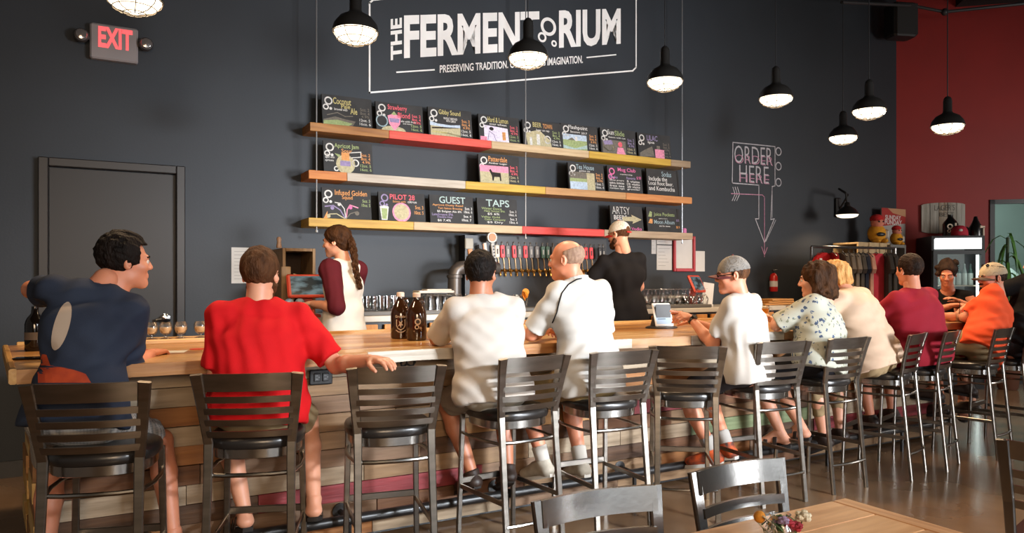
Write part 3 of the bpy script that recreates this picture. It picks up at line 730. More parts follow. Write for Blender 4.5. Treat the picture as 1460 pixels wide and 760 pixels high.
def head(face, up, c, skinm, root, sc=1.0, fem=False, eyes=True, vox=.0042):
    """returns the head field surface and its frame"""
    f = unit(face); u = nv(up); u = unit(u - f * (u @ f)); s = np.cross(f, u); c = nv(c)
    W = lambda x, y, z: c + (s * x + f * y + u * z) * sc
    F = Field(c - .185 * sc, c + .185 * sc, vox); E = (s, f, u); q = sc
    F.ell(W(0, -.014, .032), E, (.074 * q, .094 * q, .083 * q), .02)
    F.ell(W(0, .030, -.030), E, (.058 * q, .060 * q, .078 * q), .03)
    F.cap(W(-.034, .01, -.072), W(0, .068, -.094), .020 * q, .019 * q, .025); F.cap(W(.034, .01, -.072), W(0, .068, -.094), .020 * q, .019 * q, .025)
    F.cap(W(-.034, .076, .022), W(.034, .076, .022), .013 * q, None, .014)
    for e in (-1, 1): F.ell(W(e * .040, .060, -.022), E, (.022 * q, .024 * q, .022 * q), .018)
    for e in (-1, 1): F.ell(W(e * .030, .097, .002), E, (.015 * q, .016 * q, .011 * q), .010, sub=True)
    F.cap(W(0, .088, .012), W(0, .104, -.022), .008 * q, .0115 * q, .010)
    for e in (-1, 1): F.ell(W(e * .011, .094, -.027), E, (.009 * q, .011 * q, .008 * q), .006)
    F.cap(W(-.018, .084, -.056), W(.018, .084, -.056), .0075 * q, None, .006); F.cap(W(-.016, .083, -.066), W(.016, .083, -.066), .0085 * q, None, .006)
    F.cap(W(-.022, .098, -.0605), W(.022, .098, -.0605), .0028 * q, None, .004, sub=True)
    for e in (-1, 1):
        ea = unit(s * e * .9 - f * .5); eb = unit(f - ea * (f @ ea))
        F.ell(W(e * .079, -.012, -.004), (ea, eb, u), (.009 * q, .019 * q, .033 * q), .006)
        F.ell(W(e * .085, -.006, -.002), (ea, eb, u), (.006 * q, .010 * q, .019 * q), .005, sub=True)
    F.cap(W(0, -.028, -.05), W(0, -.045, -.16), .052 * q, .056 * q, .03)
    if eyes:
        for e in (-1, 1):
            mb = MB(); mb.ball(W(e * .030, .078, .002), .0122 * q, 10); ey = obj('eye', mb, m_eye, root, True, world=True)
            mb = MB(); mb.ball(W(e * .030, .0862, .002), .0060 * q, 8); obj('iris', mb, m_iris, ey, True, world=True)
    return F.mesh(), W, (s, f, u), q
def brows(W, m, root):
    for e in (-1, 1):
        mb = MB(); mb.tube([W(e * .014, .093, .021), W(e * .03, .091, .027), W(e * .048, .078, .022)], .0042, 6); obj('eyebrow', mb, m, root, True, world=True)
def hair_field(W, E, q, fwd=.045, line=.070, nape=-.055, t=.010, seed=0, top=0.0, back=0.0, vox=.0048, rough=.002, side=None, crown=None):
    """short hair: a rough cap over the skull, open at the face, ending at the nape"""
    s, f, u = E; c = W(0, 0, 0); F = Field(c - .19 * q, c + .19 * q, vox)
    def fn(d, x, y, z): # x, y, z relative to the skull centre (0,-.014,.032)
        y = y / q - .014; z = z / q + .032; x = x / q
        face_open = np.minimum(y - fwd + .25 * np.maximum(-z - .0, 0), line - z + .5 * np.maximum(y - .075, 0))
        d = np.maximum(d, -(-face_open) * q)
        if crown is not None: d = np.maximum(d, (z + .35 * y - crown) * q)
        d = np.maximum(d, (nape + .55 * np.maximum(y + .02, 0) - z) * q)
        return d
    F.ell(W(0, -.016 - back / 2, .034 + top / 2), E, ((.075 + t) * q, (.096 + t + back / 2) * q, (.084 + t + top / 2) * q), .004, fn=fn)
    r = np.random.default_rng(seed); X, Y, Z = F.ax[0][:, None, None], F.ax[1][None, :, None], F.ax[2][None, None, :]; w = 0
    for i in range(6):
        v = unit(r.normal(size=3)) * r.uniform(150, 420); w = w + np.sin(X * v[0] + Y * v[1] + Z * v[2] + i)
    F.d = F.d + (rough / 2.4 * w).astype(np.float32)
    return F.mesh()
def cap_hat(W, E, q, root, m_crown, m_brim, opening=False, m_panel=None, brim_dir=1):
    s, f, u = E; c = W(0, 0, 0); F = Field(c - .2 * q, c + .2 * q, .0048)
    def fn(d, x, y, z):
        y = y / q; z = z / q; d = np.maximum(d, (-.004 - .10 * y - z) * q); return d
    F.ell(W(0, -.014, .030), E, (.087 * q, .107 * q, .103 * q), .004, fn=fn)
    F.ell(W(0, -.014, .030), E, (.081 * q, .101 * q, .097 * q), .003, sub=True)
    if opening: F.ell(W(0, -.118, .038), E, (.034 * q, .04 * q, .024 * q), .004, sub=True)
    crown = field_obj('baseball_cap', [F.mesh()], m_crown, root)
    mb = MB(); n = 12; vs = []
    for i in range(n + 1):
        a = math.pi * i / n; x = .076 * math.cos(a)
        y0 = .020 + .062 * math.sin(a); y1 = .022 + .062 * math.sin(a) + .072 * math.sin(a) ** .7
        for y, dz in ((y0, 0), (y1, -.010)):
            z = .018 - .022 * math.cos(a) ** 2 + dz
            vs += [W(x, y, z), W(x, y, z - .005)]
    fs = []
    for i in range(n):
        o = 4 * i; p = o + 4; fs += [(o, p, p + 2, o + 2), (o + 1, o + 3, p + 3, p + 1), (o + 2, p + 2, p + 3, o + 3)]
    mb.add(vs, fs); obj('cap_brim', mb, m_brim, crown, True, world=True)
    mb = MB(); mb.ball(W(0, -.014, .134), .008 * q, 8); obj('cap_button', mb, m_brim, crown, True, world=True)
    if opening:
        mb = MB(); mb.tube([W(-.034, -.113, .010), W(0, -.121, .008), W(.034, -.113, .010)], .007, 6); obj('cap_strap', mb, m_brim, crown, True, world=True)
    return crown

def person(label, pel, neck, headc, chest, face, pitch=0.0, roll=0.0, hands=(None, None), elbow=((-.6, -.2, -1), (.6, -.2, -1)), feet=None, knees=None,
           shirt=None, shirt_w=1.0, sleeve=.62, long_sleeve=None, shorts=None, short_len=.82, skinm='tan', hair=None, hs=1.0, wid=1.0, build=1.0, group=None, shtilt=0.0,
           curl=(.5, .5), point=(False, False), hdir=(None, None), palms=(None, None), fem=False, eyes=True, standing=False, shoes=None, socks=None, collar=None, folds=.0065, hem=None, vox=.0085, seed=1, sleeve_mat=None, bare=False, belly=0.0):
    """headings: chest, face in camera compass degrees"""
    pel, neck, headc = nv(pel), nv(neck), nv(headc)
    a = heading(chest); fw = nv((math.cos(a), math.sin(a), 0)); up = unit(neck - pel); rt = unit(np.cross(fw, up)); fw = np.cross(up, rt)
    root = thing('person', label, 'person', (float(pel[0]), float(pel[1]), 0.0)); sk = SKIN[skinm]
    sh = [neck - up * .065 + rt * e * .165 * wid + up * shtilt * e for e in (-1, 1)]
    hip = [pel + rt * e * .085 * wid for e in (-1, 1)]
    # arms
    arms = []
    for i, e in enumerate((-1, 1)):
        h = hands[i]
        if h is None: h = pel + fw * .30 + rt * e * .16 + up * .12
        hint = None if len(elbow[i]) == 2 else rt * elbow[i][0] + fw * elbow[i][1] + nv((0, 0, 1)) * elbow[i][2]
        if len(elbow[i]) == 2:   # the elbow is seen at a pixel: find it on the sight line, an upper arm away from the shoulder
            best = min((abs(np.linalg.norm(nv(at_v(*elbow[i], sh[i][1] + dv)) - sh[i]) - .30) - .0005 * k, dv) for k, dv in enumerate(np.linspace(-.05, .34, 60)))
            el = nv(at_v(*elbow[i], sh[i][1] + best[1])); el = sh[i] + unit(el - sh[i]) * .30; wr = el + unit(nv(h) - el) * .265
        else: el, wr = ik(sh[i], h, .30, .265, hint)
        arms.append((sh[i], el, wr))
    # legs
    legs = []
    for i, e in enumerate((-1, 1)):
        if standing:
            ft = pel - nv((0, 0, 1)) * (pel[2] - standing - .07) + rt * e * .09; kn = (pel + ft) / 2 + fw * .03 + rt * e * .09
            legs.append((hip[i], kn, ft))
        else:
            fp = feet[i] if feet and feet[i] is not None else pel + fw * .34 + rt * e * .14 + nv((0, 0, -.50))
            hint = fw * 1.0 + nv((0, 0, .6)) + rt * e * .25
            kn, an = ik(hip[i], fp, .43, .42, hint); legs.append((hip[i], kn, an))
    pts = np.array([pel, neck, headc] + [p for A in arms for p in A] + [p for A in legs for p in A])
    lo, hi = pts.min(0) - .2, pts.max(0) + .2
    # ---- skin
    F = Field(lo, hi, vox); b = build
    ab = pel + up * .16; ch = neck - up * .20
    F.cap(hip[0], hip[1], .105 * b, None, .04, flat=(fw, .9)); F.cap(pel, ch, .125 * b, .135 * b, .05, flat=(fw, .78))
    F.cap(ch - rt * .07 * wid, ch + rt * .07 * wid, .115 * b, None, .05, flat=(fw, .82)); F.cap(sh[0], sh[1], .055, None, .05); F.cap(neck - up * .03, neck + unit(headc - neck) * .05, .058, .052, .04)
    for i in (0, 1):
        S, El, Wr = arms[i]; F.cap(S, El, .050 * b, .038, .025); F.cap(El, El + (Wr - El) * .35, .039, .040, .02); F.cap(El + (Wr - El) * .35, Wr, .040, .026, .02)
        H, K, A_ = legs[i]; F.cap(H, K, .088 * b, .056, .03); F.cap(K, K + (A_ - K) * .35, .055, .056, .02); F.cap(K + (A_ - K) * .35, A_, .056, .034, .02)
    surf = [F.mesh()]
    fa = heading(face); fd = nv((math.cos(fa) * math.cos(pitch), math.sin(fa) * math.cos(pitch), math.sin(pitch)))
    hu = nv((0, 0, 1)) + np.cross(fd, nv((0, 0, 1))) * roll
    hm, W, E, q = head(fd, hu, headc, sk, root, hs, fem, eyes); surf.append(hm)
    feetm = []
    for i, e in enumerate((-1, 1)):
        S, El, Wr = arms[i]; d = unit(Wr - El)
        pm = palms[i] if palms[i] is not None else (0, 0, -1)
        surf.append(hand_field(Wr + d * .01, (d + nv((0, 0, -.15))) if hdir[i] is None else hdir[i], pm, -rt * e, curl[i], point[i]))
        H, K, A_ = legs[i]; dn = unit(A_ - K)
        fdir = unit(fw + rt * e * .15 + nv((0, 0, -.12 if not standing else 0))); feetm.append((A_, fdir, dn))
        Ff = Field(A_ - .24, A_ + .26, .006); so = A_ - nv((0, 0, .055))
        Ff.cap(A_, so - fdir * .03, .036, .034, .02); Ff.cap(so - fdir * .03, so + fdir * .13, .036, .034, .02, flat=(nv((0, 0, 1)), .62)); Ff.cap(A_ + fdir * .02, so + fdir * .11 + nv((0, 0, .005)), .034, .024, .02)
        for k_, t in enumerate((-.026, -.011, .003, .016, .030)): Ff.cap(so + fdir * .13 - rt * e * t * 1.0, so + fdir * (.185 + .012 * (k_ == 4) - .006 * (4 - k_)) - rt * e * t * 1.05 - nv((0, 0, .008)), .011 + .003 * (k_ == 4), .010, .006)
        surf.append(Ff.mesh())
    body = field_obj('body', surf, sk, root)
    # ---- shirt
    if shirt is not None:
        F = Field(lo, hi, vox * .85); g = .014 * shirt_w
        hemp = pel - up * (.085 if hem is None else hem)
        F.cap(pel - up * .09, ch, .148 * b + g, .142 * b + g, .06, flat=(fw, .82)); F.cap(pel - up * .02 - rt * .07 * wid, pel - up * .02 + rt * .07 * wid, .118 * b + g, None, .05, flat=(fw, .95))
        F.cap(pel + up * .12 - rt * .06 * wid, pel + up * .12 + rt * .06 * wid, .122 * b + g, None, .06, flat=(fw, .95))
        if belly: F.cap(pel + up * .10 + fw * .05, ch + fw * .02, .12 * b + belly, .11 * b, .06)
        F.cap(hip[0] - up * .02, hip[1] - up * .02, .125 * b + g, None, .05, flat=(fw, .95)); F.cap(ch - rt * .075 * wid, ch + rt * .075 * wid, .122 * b + g, None, .06, flat=(fw, .84)); F.cap(sh[0], sh[1], .046 + g * .5, None, .05); F.cap(neck - up * .05, sh[0] + up * .01, .058, .046, .04); F.cap(neck - up * .05, sh[1] + up * .01, .060, .050, .04)
        if not bare: F.cap(neck - up * .045 - rt * .05, neck - up * .045 + rt * .05, .066, None, .04)
        nd = unit(headc - neck + up * .1)
        F.cut(hemp, -up)
        sls = []
        for i, e in enumerate((-1, 1)):
            S, El, Wr = arms[i]; sl = sleeve[i] if isinstance(sleeve, (tuple, list)) else sleeve
            if bare: continue
            if sl <= 1:
                T = S + (El - S) * sl; ax = unit(El - S)
                F.cap(S - ax * .0, S + (El - S) * (sl + .1), (.052 + .012 * b) + g * .3, (.046 + .010 * b) + g * 1.0, .028, cuts=[(T, ax)])
            else:
                ax = unit(Wr - El); T = El + (Wr - El) * (sl - 1); F.cap(S, El, .062 * b, .052, .035); F.cap(El, El + (Wr - El) * (sl - 1 + .1), .052, .045, .02, cuts=[(T, ax)])
        # neck opening
        F.cap(neck - up * .012 + fw * .02, neck + nd * .14, .060, .075, .012, sub=True)
        F.folds(folds, seed, .10)
        # hollow below the hem and in the sleeves so that the cloth reads as cloth
        so = field_obj('shirt', [F.mesh()], shirt, root)
        if collar is not None:
            mb = MB(); n = 20; pts = []
            for i in range(n):
                w = 2 * math.pi * i / n; pts.append(neck + rt * .062 * math.cos(w) + fw * (.060 * math.sin(w) + .012) + up * (-.016 + .018 * (-math.sin(w))))
            mb.tube(pts, .0065, 6, closed=True); obj('collar', mb, collar, so, True, world=True)
    # ---- shorts or trousers
    if shorts is not None:
        F = Field(lo, hi, vox)
        F.cap(hip[0], hip[1], .118 * b, None, .04, flat=(fw, .95)); F.cap(pel, pel + up * .10, .125 * b, .128 * b, .04, flat=(fw, .86))
        F.cut(pel + up * .10, up)
        for i in (0, 1):
            H, K, A_ = legs[i]; sl = short_len
            if sl <= 1: T = H + (K - H) * sl; ax = unit(K - H); F.cap(H, H + (K - H) * (sl + .1), .102 * b, .082, .03, cuts=[(T, ax)])
            else: ax = unit(A_ - K); T = K + (A_ - K) * (sl - 1); F.cap(H, K, .100 * b, .07, .03); F.cap(K, K + (A_ - K) * (sl - .95), .068, .052, .02, cuts=[(T, ax)])
        F.folds(folds, seed + 7, .10); field_obj('shorts' if short_len <= 1 else 'trousers', [F.mesh()], shorts, root)
    # ---- shoes
    if shoes is not None:
        kind, ms, msole = shoes
        for (A_, fd_, dn), e in zip(feetm, (-1, 1)):
            so = A_ - nv((0, 0, .055)); z = nv((0, 0, 1))
            if kind == 'sandal':
                mb = MB(); pr = [so + fd_ * x - rt * e * .004 + np.cross(fd_, z) * y - z * .030 for x, y in ((-.07, -.025), (-.075, .0), (-.07, .025), (0, .036), (.08, .046), (.15, .046), (.19, .02), (.195, -.01), (.17, -.04), (.09, -.046), (0, -.036))]
                n = len(pr); mb.add([p for p in pr] + [p - z * .022 for p in pr], [tuple(range(n)), tuple(range(2 * n - 1, n - 1, -1))] + [(i, n + i, n + (i + 1) % n, (i + 1) % n) for i in range(n)])
                sd = obj('sandal', mb, msole, root, True, world=True); sv = np.cross(fd_, z)
                for x, h in ((.035, .045), (.10, .022)):
                    mb = MB(); mb.bar([so + fd_ * x + sv * y + z * zz for y, zz in ((-.043, -.03), (-.036, h * .4), (-.015, h), (.015, h), (.036, h * .4), (.043, -.03))], .028, .005, fd_); obj('strap', mb, ms, sd, world=True)
            else:
                Ff = Field(A_ - .24, A_ + .26, .006)
                Ff.cap(A_ - dn * .01, so - fd_ * .03, .044, .043, .02); Ff.cap(so - fd_ * .035, so + fd_ * .15, .043, .042, .02, flat=(z, .72)); Ff.cap(A_ + fd_ * .02, so + fd_ * .13, .042, .032, .025)
                Ff.cut(A_ - dn * .015, -dn); sh_ = field_obj('shoe', [Ff.mesh()], ms, root)
                mb = MB(); pr = [so + fd_ * x + np.cross(fd_, z) * y - z * .022 for x, y in ((-.075, -.025), (-.08, .0), (-.075, .025), (0, .038), (.09, .046), (.16, .042), (.195, .015), (.195, -.015), (.16, -.042), (.09, -.046), (0, -.038))]
                n = len(pr); mb.add([p for p in pr] + [p - z * .022 for p in pr], [tuple(range(n)), tuple(range(2 * n - 1, n - 1, -1))] + [(i, n + i, n + (i + 1) % n, (i + 1) % n) for i in range(n)])
                obj('sole', mb, msole, sh_, True, world=True)
    if socks is not None:
        for i in (0, 1):
            H, K, A_ = legs[i]; F = Field(A_ - .2, A_ + .3, .007); d = unit(K - A_); F.cap(A_ - d * .03, A_ + d * .13, .042, .050, .01, cuts=[(A_ + d * .10, d)]); field_obj('sock', [F.mesh()], socks, root)
    if hair is not None:
        hm_, kw = hair
        ho = field_obj('hair', [hair_field(W, E, q, seed=seed, **kw)], hm_, root, relax=1); brows(W, hm_, root)
    return dict(root=root, W=W, E=E, q=q, arms=arms, legs=legs, rt=rt, fw=fw, up=up, neck=neck, pel=pel, sh=sh)

from mathutils.bvhtree import BVHTree
def surface(o):
    b = Vector(mbase(o.parent).translation) if o.parent else Vector(); me = o.data
    return BVHTree.FromPolygons([v.co + b for v in me.vertices], [tuple(p.vertices) for p in me.polygons])
def hit(bvh, x, y):
    p, n, i, d = bvh.ray_cast(EYE, ray(x, y).normalized()); return p, n
def patch(name, o, polys, m, off=.002, step=3.0):
    """a print on the cloth: outlines filled with a grid laid on the surface of o"""
    bvh = surface(o); mb = MB()
    for poly in polys:
        xs = [p[0] for p in poly]; ys = [p[1] for p in poly]; x0, x1, y0, y1 = min(xs), max(xs), min(ys), max(ys); n = max(2, int((y1 - y0) / step)); prev = None
        for k in range(n + 1):
            y = y0 + (y1 - y0) * min(max(k / n, .004), .996); c = []
            for i in range(len(poly)):
                a, b = poly[i], poly[(i + 1) % len(poly)]
                if (a[1] - y) * (b[1] - y) < 0: c.append(a[0] + (b[0] - a[0]) * (y - a[1]) / (b[1] - a[1]))
            if len(c) < 2: prev = None; continue
            l, r = min(c), max(c); row = []
            for j in range(9):
                p, nn = hit(bvh, l + (r - l) * j / 8, y); row.append(None if p is None else p + nn * off)
            if prev:
                for j in range(8):
                    q = [prev[j], prev[j + 1], row[j + 1], row[j]]
                    if all(e is not None for e in q) and max((q[0] - e).length for e in q) < .08: mb.add(q, [(0, 1, 2, 3)])
            prev = row
    return obj(name, mb, m, o, True, world=True)
def piping(name, o, pts, m, r=.004):
    bvh = surface(o); P = []; pts = [(a[0] + (b[0] - a[0]) * k / 4, a[1] + (b[1] - a[1]) * k / 4) for a, b in zip(pts[:-1], pts[1:]) for k in range(4)] + [pts[-1]]
    for x, y in pts:
        p, nn = hit(bvh, x, y)
        if p is not None: P.append(p + nn * r * .7)
    mb = MB(); mb.tube(P, r, 6); return obj(name, mb, m, o, True, world=True)
def child(P, nm): return next(c for c in P['root'].children if c.name.split('.')[0] == nm)
# ------------------------------------------------------------------ cloth and hair
def cloth(name, c, var=.08, scale=9, rough=.85, bump=.12): return mat(name, c, rough, var=var, scale=scale, bump=bump, bscale=260, spec=.2)
def print_cloth(name, base, blobs, scale, thr=.22, c3=None):
    """cloth with a printed scatter of small flowers"""
    m = mat(name, base, .85, spec=.2); nt = m.node_tree; b = nt.nodes['Principled BSDF']
    tc = nt.nodes.new('ShaderNodeTexCoord'); vo = nt.nodes.new('ShaderNodeTexVoronoi'); vo.inputs['Scale'].default_value = scale
    nz = nt.nodes.new('ShaderNodeTexNoise'); nz.inputs['Scale'].default_value = scale * 2.2
    mx = nt.nodes.new('ShaderNodeVectorMath'); mx.operation = 'MULTIPLY_ADD'; mx.inputs[1].default_value = (.03, .03, .03)
    nt.links.new(tc.outputs['Object'], nz.inputs['Vector']); nt.links.new(nz.outputs['Color'], mx.inputs[0]); nt.links.new(tc.outputs['Object'], mx.inputs[2]); nt.links.new(mx.outputs[0], vo.inputs['Vector'])
    lt = nt.nodes.new('ShaderNodeMath'); lt.operation = 'LESS_THAN'; lt.inputs[1].default_value = thr; nt.links.new(vo.outputs['Distance'], lt.inputs[0])
    cr = nt.nodes.new('ShaderNodeValToRGB'); cr.color_ramp.interpolation = 'CONSTANT'; e = cr.color_ramp.elements
    e[0].color = (*hexc(blobs[0]), 1); e[1].color = (*hexc(blobs[1]), 1); e[1].position = .45
    if len(blobs) > 2: g = e.new(.75); g.color = (*hexc(blobs[2]), 1)
    sp = nt.nodes.new('ShaderNodeSeparateColor'); nt.links.new(vo.outputs['Color'], sp.inputs[0]); nt.links.new(sp.outputs[0], cr.inputs[0])
    mc = nt.nodes.new('ShaderNodeMix'); mc.data_type = 'RGBA'; nt.links.new(lt.outputs[0], mc.inputs[0]); mc.inputs[6].default_value = (*hexc(base), 1); nt.links.new(cr.outputs[0], mc.inputs[7]); nt.links.new(mc.outputs[2], b.inputs['Base Color'])
    return m
def plaid_cloth(name, c1, c2, c3, s=26):
    m = mat(name, c1, .9, spec=.2); nt = m.node_tree; b = nt.nodes['Principled BSDF']; tc = nt.nodes.new('ShaderNodeTexCoord'); prev = None
    for i, (dr, c, sc) in enumerate((('X', c2, s), ('Z', c2, s * 1.1), ('Y', c3, s * .6))):
        w = nt.nodes.new('ShaderNodeTexWave'); w.bands_direction = dr; w.inputs['Scale'].default_value = sc; w.inputs['Distortion'].default_value = 1.2; nt.links.new(tc.outputs['Object'], w.inputs['Vector'])
        mc = nt.nodes.new('ShaderNodeMix'); mc.data_type = 'RGBA'; r = nt.nodes.new('ShaderNodeMath'); r.operation = 'MULTIPLY'; r.inputs[1].default_value = .6; nt.links.new(w.outputs['Fac'], r.inputs[0]); nt.links.new(r.outputs[0], mc.inputs[0])
        if prev is None: mc.inputs[6].default_value = (*hexc(c1), 1)
        else: nt.links.new(prev, mc.inputs[6])
        mc.inputs[7].default_value = (*hexc(c), 1); prev = mc.outputs[2]
    nt.links.new(prev, b.inputs['Base Color']); return m
H_black = hairmat('hair_black', '#0d0a09', '#1c1512'); H_dbrown = hairmat('hair_dark_brown', '#1a110c', '#33231a'); H_brown = hairmat('hair_brown', '#3a2416', '#5c3c26')
H_grey = hairmat('hair_grey', '#8d8074', '#b0a498'); H_blond = hairmat('hair_blond', '#a5743f', '#cfa066'); H_wbrown = hairmat('hair_woman_brown', '#24150b', '#4a2f1b')
c_white = cloth('white_cotton', '#b5aea6', .04); c_white2 = cloth('white_cotton_cool', '#b8b4ae', .04); c_red = cloth('bright_red_cotton', '#c4141a', .06); c_maroon = cloth('maroon_cotton', '#8c1c2b', .06); c_orange = cloth('orange_cotton', '#e0522c', .06); c_black = cloth('black_cotton', '#121011', .1)
c_khaki = cloth('khaki_cotton', '#9a8463', .07); c_greysh = cloth('grey_shorts_cloth', '#8d8679', .07); c_olive = cloth('olive_shorts_cloth', '#8a744e', .07); c_dark = cloth('dark_shorts_cloth', '#232022', .1); c_cream = cloth('cream_linen', '#c4a890', .06)
m_leather = mat('dark_leather', '#2a1c15', .5); m_sole = mat('dark_sole', '#1c1714', .8); m_wsole = mat('white_sole', '#c6c1b8', .7); m_oshoe = mat('orange_mesh_shoe', '#d4571f', .7, color2='#2a211c', scale=16); m_wshoe = mat('pale_sneaker', '#a89f90', .7, var=.15, scale=20)
m_gloss = mat('dark_glasses', '#140f0e', .2)

def sp(i): return STOOL[i][0]
def seat(i, df=0.0, ds=0.0, z=.865):
    o, y = STOOL[i]; f = Vector((-math.sin(y), math.cos(y), 0)); r = Vector((math.cos(y), math.sin(y), 0))
    p = o + f * df + r * ds; return Vector((p.x, p.y, z))

# 1 ---- man in the dark blue printed shirt
s = seat(0, .02, -.125); hc = at_v(179, 374, s.y + .20)
m_navy = mat('navy_print_cloth', '#232a3a', .8, color2='#2d3648', scale=5, bump=.1, bscale=240, spec=.2)
P1 = person('man in dark blue shirt with a pale oval on its back, elbow raised', s, at_v(138, 409, s.y + .13), hc, 104, 42, hands=(at_v(110, 440, 4.12), at_v(210, 508, 3.98)), elbow=((45, 413), (180, 527)),
            shirt=m_navy, sleeve=(.52, .92), shorts=plaid_cloth('grey_plaid', '#8d8a86', '#5a5a5c', '#b3aca2'), skinm='ruddy', hair=(H_black, dict(t=.014, top=.014, line=.068, nape=-.05, rough=.003)), shtilt=-.035, wid=.96, build=.90, curl=(.9, .5), hem=.04, seed=3, hs=1.02, feet=(s + Vector((-.12, .12, -.62)), s + Vector((.38, .14, -.58))), shoes=('sandal', m_leather, m_sole), collar=m_navy)
t_ = math.radians(-24)
def oval(cx, cy, a, b, t): return [(cx + a * math.cos(w) * math.cos(t) - b * math.sin(w) * math.sin(t), cy + a * math.cos(w) * math.sin(t) + b * math.sin(w) * math.cos(t)) for w in [2 * math.pi * k / 24 for k in range(24)]]
patch('pale_oval_print', child(P1, 'shirt'), [oval(88, 465, 11, 36, math.radians(16))], mat('print_pale', '#b3a292', .8))
patch('orange_print', child(P1, 'shirt'), [[(44, 546), (46, 514), (56, 503), (67, 506), (73, 524), (84, 523), (104, 527), (122, 533), (130, 546)]], mat('print_orange', '#b8461a', .8, color2='#8f2c12', scale=16))
# 2 ---- man in the bright red tee
s = seat(1, 0, 0); hc = at_v(372, 392, s.y + .10)
P2 = person('man in bright red tee seen from behind, hand on the empty stool beside him', s, at_v(372, 432, s.y + .07), hc, 112, 88, hands=(s + Vector((-.12, .30, .22)), at_z(528, 513, 1.085)), elbow=((-.1, -.1, -1), (.4, .2, -1)),
            shirt=c_red, sleeve=(.8, .85), shorts=c_khaki, skinm='fair', hair=(H_brown, dict(t=.012, top=.010, line=.07, nape=-.065)), wid=1.02, build=1.04, curl=(.4, .45), seed=5, feet=(s + Vector((-.02, .26, -.55)), s + Vector((.28, .10, -.50))), shoes=('sandal', m_leather, m_sole), collar=c_red)
# beard showing at the jaw
# 3 ---- dark haired man in the white tee
s = seat(3, -.02, -.10); hc = at_v(686, 391, s.y + .16)
P3 = person('dark haired man in white tee hunched over the bar beside the dark growlers', s, at_v(690, 424, s.y + .13), hc, 112, 75, hands=(at_v(655, 470, 4.02), at_v(706, 472, 4.02)), elbow=((623, 483), (728, 486)),
            shirt=c_white, sleeve=(.88, .9), shorts=c_greysh, skinm='brown', hair=(H_black, dict(t=.012, top=.010, line=.07, nape=-.06)), wid=1.02, seed=8, feet=(s + Vector((.0, .26, -.52)), s + Vector((.20, .20, -.5))), shoes=('shoe', m_leather, m_sole), collar=c_white)
# 4 ---- bald man
s = seat(4, -.01, -.06); hc = at_v(807, 371, s.y + .14)
P4 = person('bald man in white polo shirt with a dark shoulder stripe leaning on the bar', s, at_v(824, 402, s.y + .09), hc, 128, 158, pitch=-.05, hands=(at_v(793, 466, 4.02), at_v(838, 468, 4.0)), elbow=((757, 477), (.35, .1, -1)),
            shirt=c_white2, sleeve=(.86, .9), shorts=c_olive, skinm='ruddy', wid=1.06, build=1.04, seed=12, feet=(s + Vector((-.16, .26, -.52)), s + Vector((.10, .24, -.55))), shoes=('shoe', m_wshoe, m_wsole), socks=cloth('white_sock', '#b5b0a8', .04))
f = P4; up, rt, fw, nk = f['up'], f['rt'], f['fw'], f['neck']
mb = MB(); n = 18
mb.bar([nk + rt * .072 * math.cos(2 * math.pi * i / n) + fw * (.068 * math.sin(2 * math.pi * i / n) + .010) + up * (.004 - .012 * math.sin(2 * math.pi * i / n)) for i in range(n + 1)], .036, .007, tuple(up)); obj('collar', mb, c_white2, f['root'], world=True)
piping('shoulder_piping', child(P4, 'shirt'), [(835, 396), (822, 399), (810, 406), (801, 418), (797, 432), (794, 446), (788, 460)], c_black, .0038)
# fringe of grey hair behind his ears
ho = field_obj('hair', [hair_field(f['W'], f['E'], f['q'], crown=.045, t=.0045, line=.2, fwd=-.002, nape=-.062, rough=.0015, seed=4)], mat('hair_grey_stubble', '#7d5f4e', .75, color2='#93765f', scale=60), f['root'], relax=1)
# 5 ---- man in the cap touching the tablet
s = at_v(1066, 500, 3.47); s.z = .865; hc = at_v(1044, 393, s.y + .06)
P5 = person('man in grey cap and glasses and white tee pointing at the tablet', s, at_v(1056, 421, s.y + .04), hc, 140, 172, pitch=-.08, hdir=((at_v(945, 446, 3.80) - at_v(983, 453, 3.80)), None), hands=(at_v(985, 454, 3.80), Vector((s.x + .0, 3.95, 1.14))), elbow=((-.1, -.2, -1), (.4, .2, -1)),
            shirt=c_white, sleeve=(.72, .8), shorts=c_dark, skinm='ruddy', hair=(H_brown, dict(t=.004, nape=-.06, line=.12, fwd=.015)), wid=1.0, curl=(.4, .5), point=(True, False), palms=((.3, .6, -.7), None), seed=15, shoes=('shoe', m_oshoe, m_wsole), socks=cloth('grey_sock', '#a39f9a', .06), feet=(s + Vector((-.16, .16, -.56)), s + Vector((.02, .20, -.55))), collar=c_white)
cap_hat(P5['W'], P5['E'], P5['q'], P5['root'], mat('grey_camouflage_cap', '#8d867d', .8, color2='#5f5a55', scale=14), mat('red_brown_brim', '#5a1f1d', .7))
W = P5['W']; mb = MB(); mb.tube([W(-.072, -.01, .01), W(-.072, .085, .006), W(-.05, .098, .004), W(.05, .098, .004), W(.072, .085, .006), W(.072, -.01, .01)], .0032, 6)
for e in (-1, 1): mb.tube([W(e * .034 + .024 * math.cos(a), .101, .001 + .017 * math.sin(a)) for a in [2 * math.pi * i / 12 for i in range(12)]], .003, 6, closed=True)
obj('eyeglasses', mb, m_gloss, P5['root'], True, world=True)
el, wr = P5['arms'][0][1], P5['arms'][0][2]; d = unit(wr - el); mb = MB(); R_ = Vector(d).to_track_quat('Z', 'Y').to_matrix()
mb.lathe([(.030, -.012), (.033, -.010), (.033, .010), (.030, .012)], wr - d * .02, 16, rot=R_); mb.box(Vector(wr - d * .02) + R_ @ Vector((0, .034, 0)), (.03, .008, .03), R_); obj('wristwatch', mb, m_gloss, P5['root'], world=True)
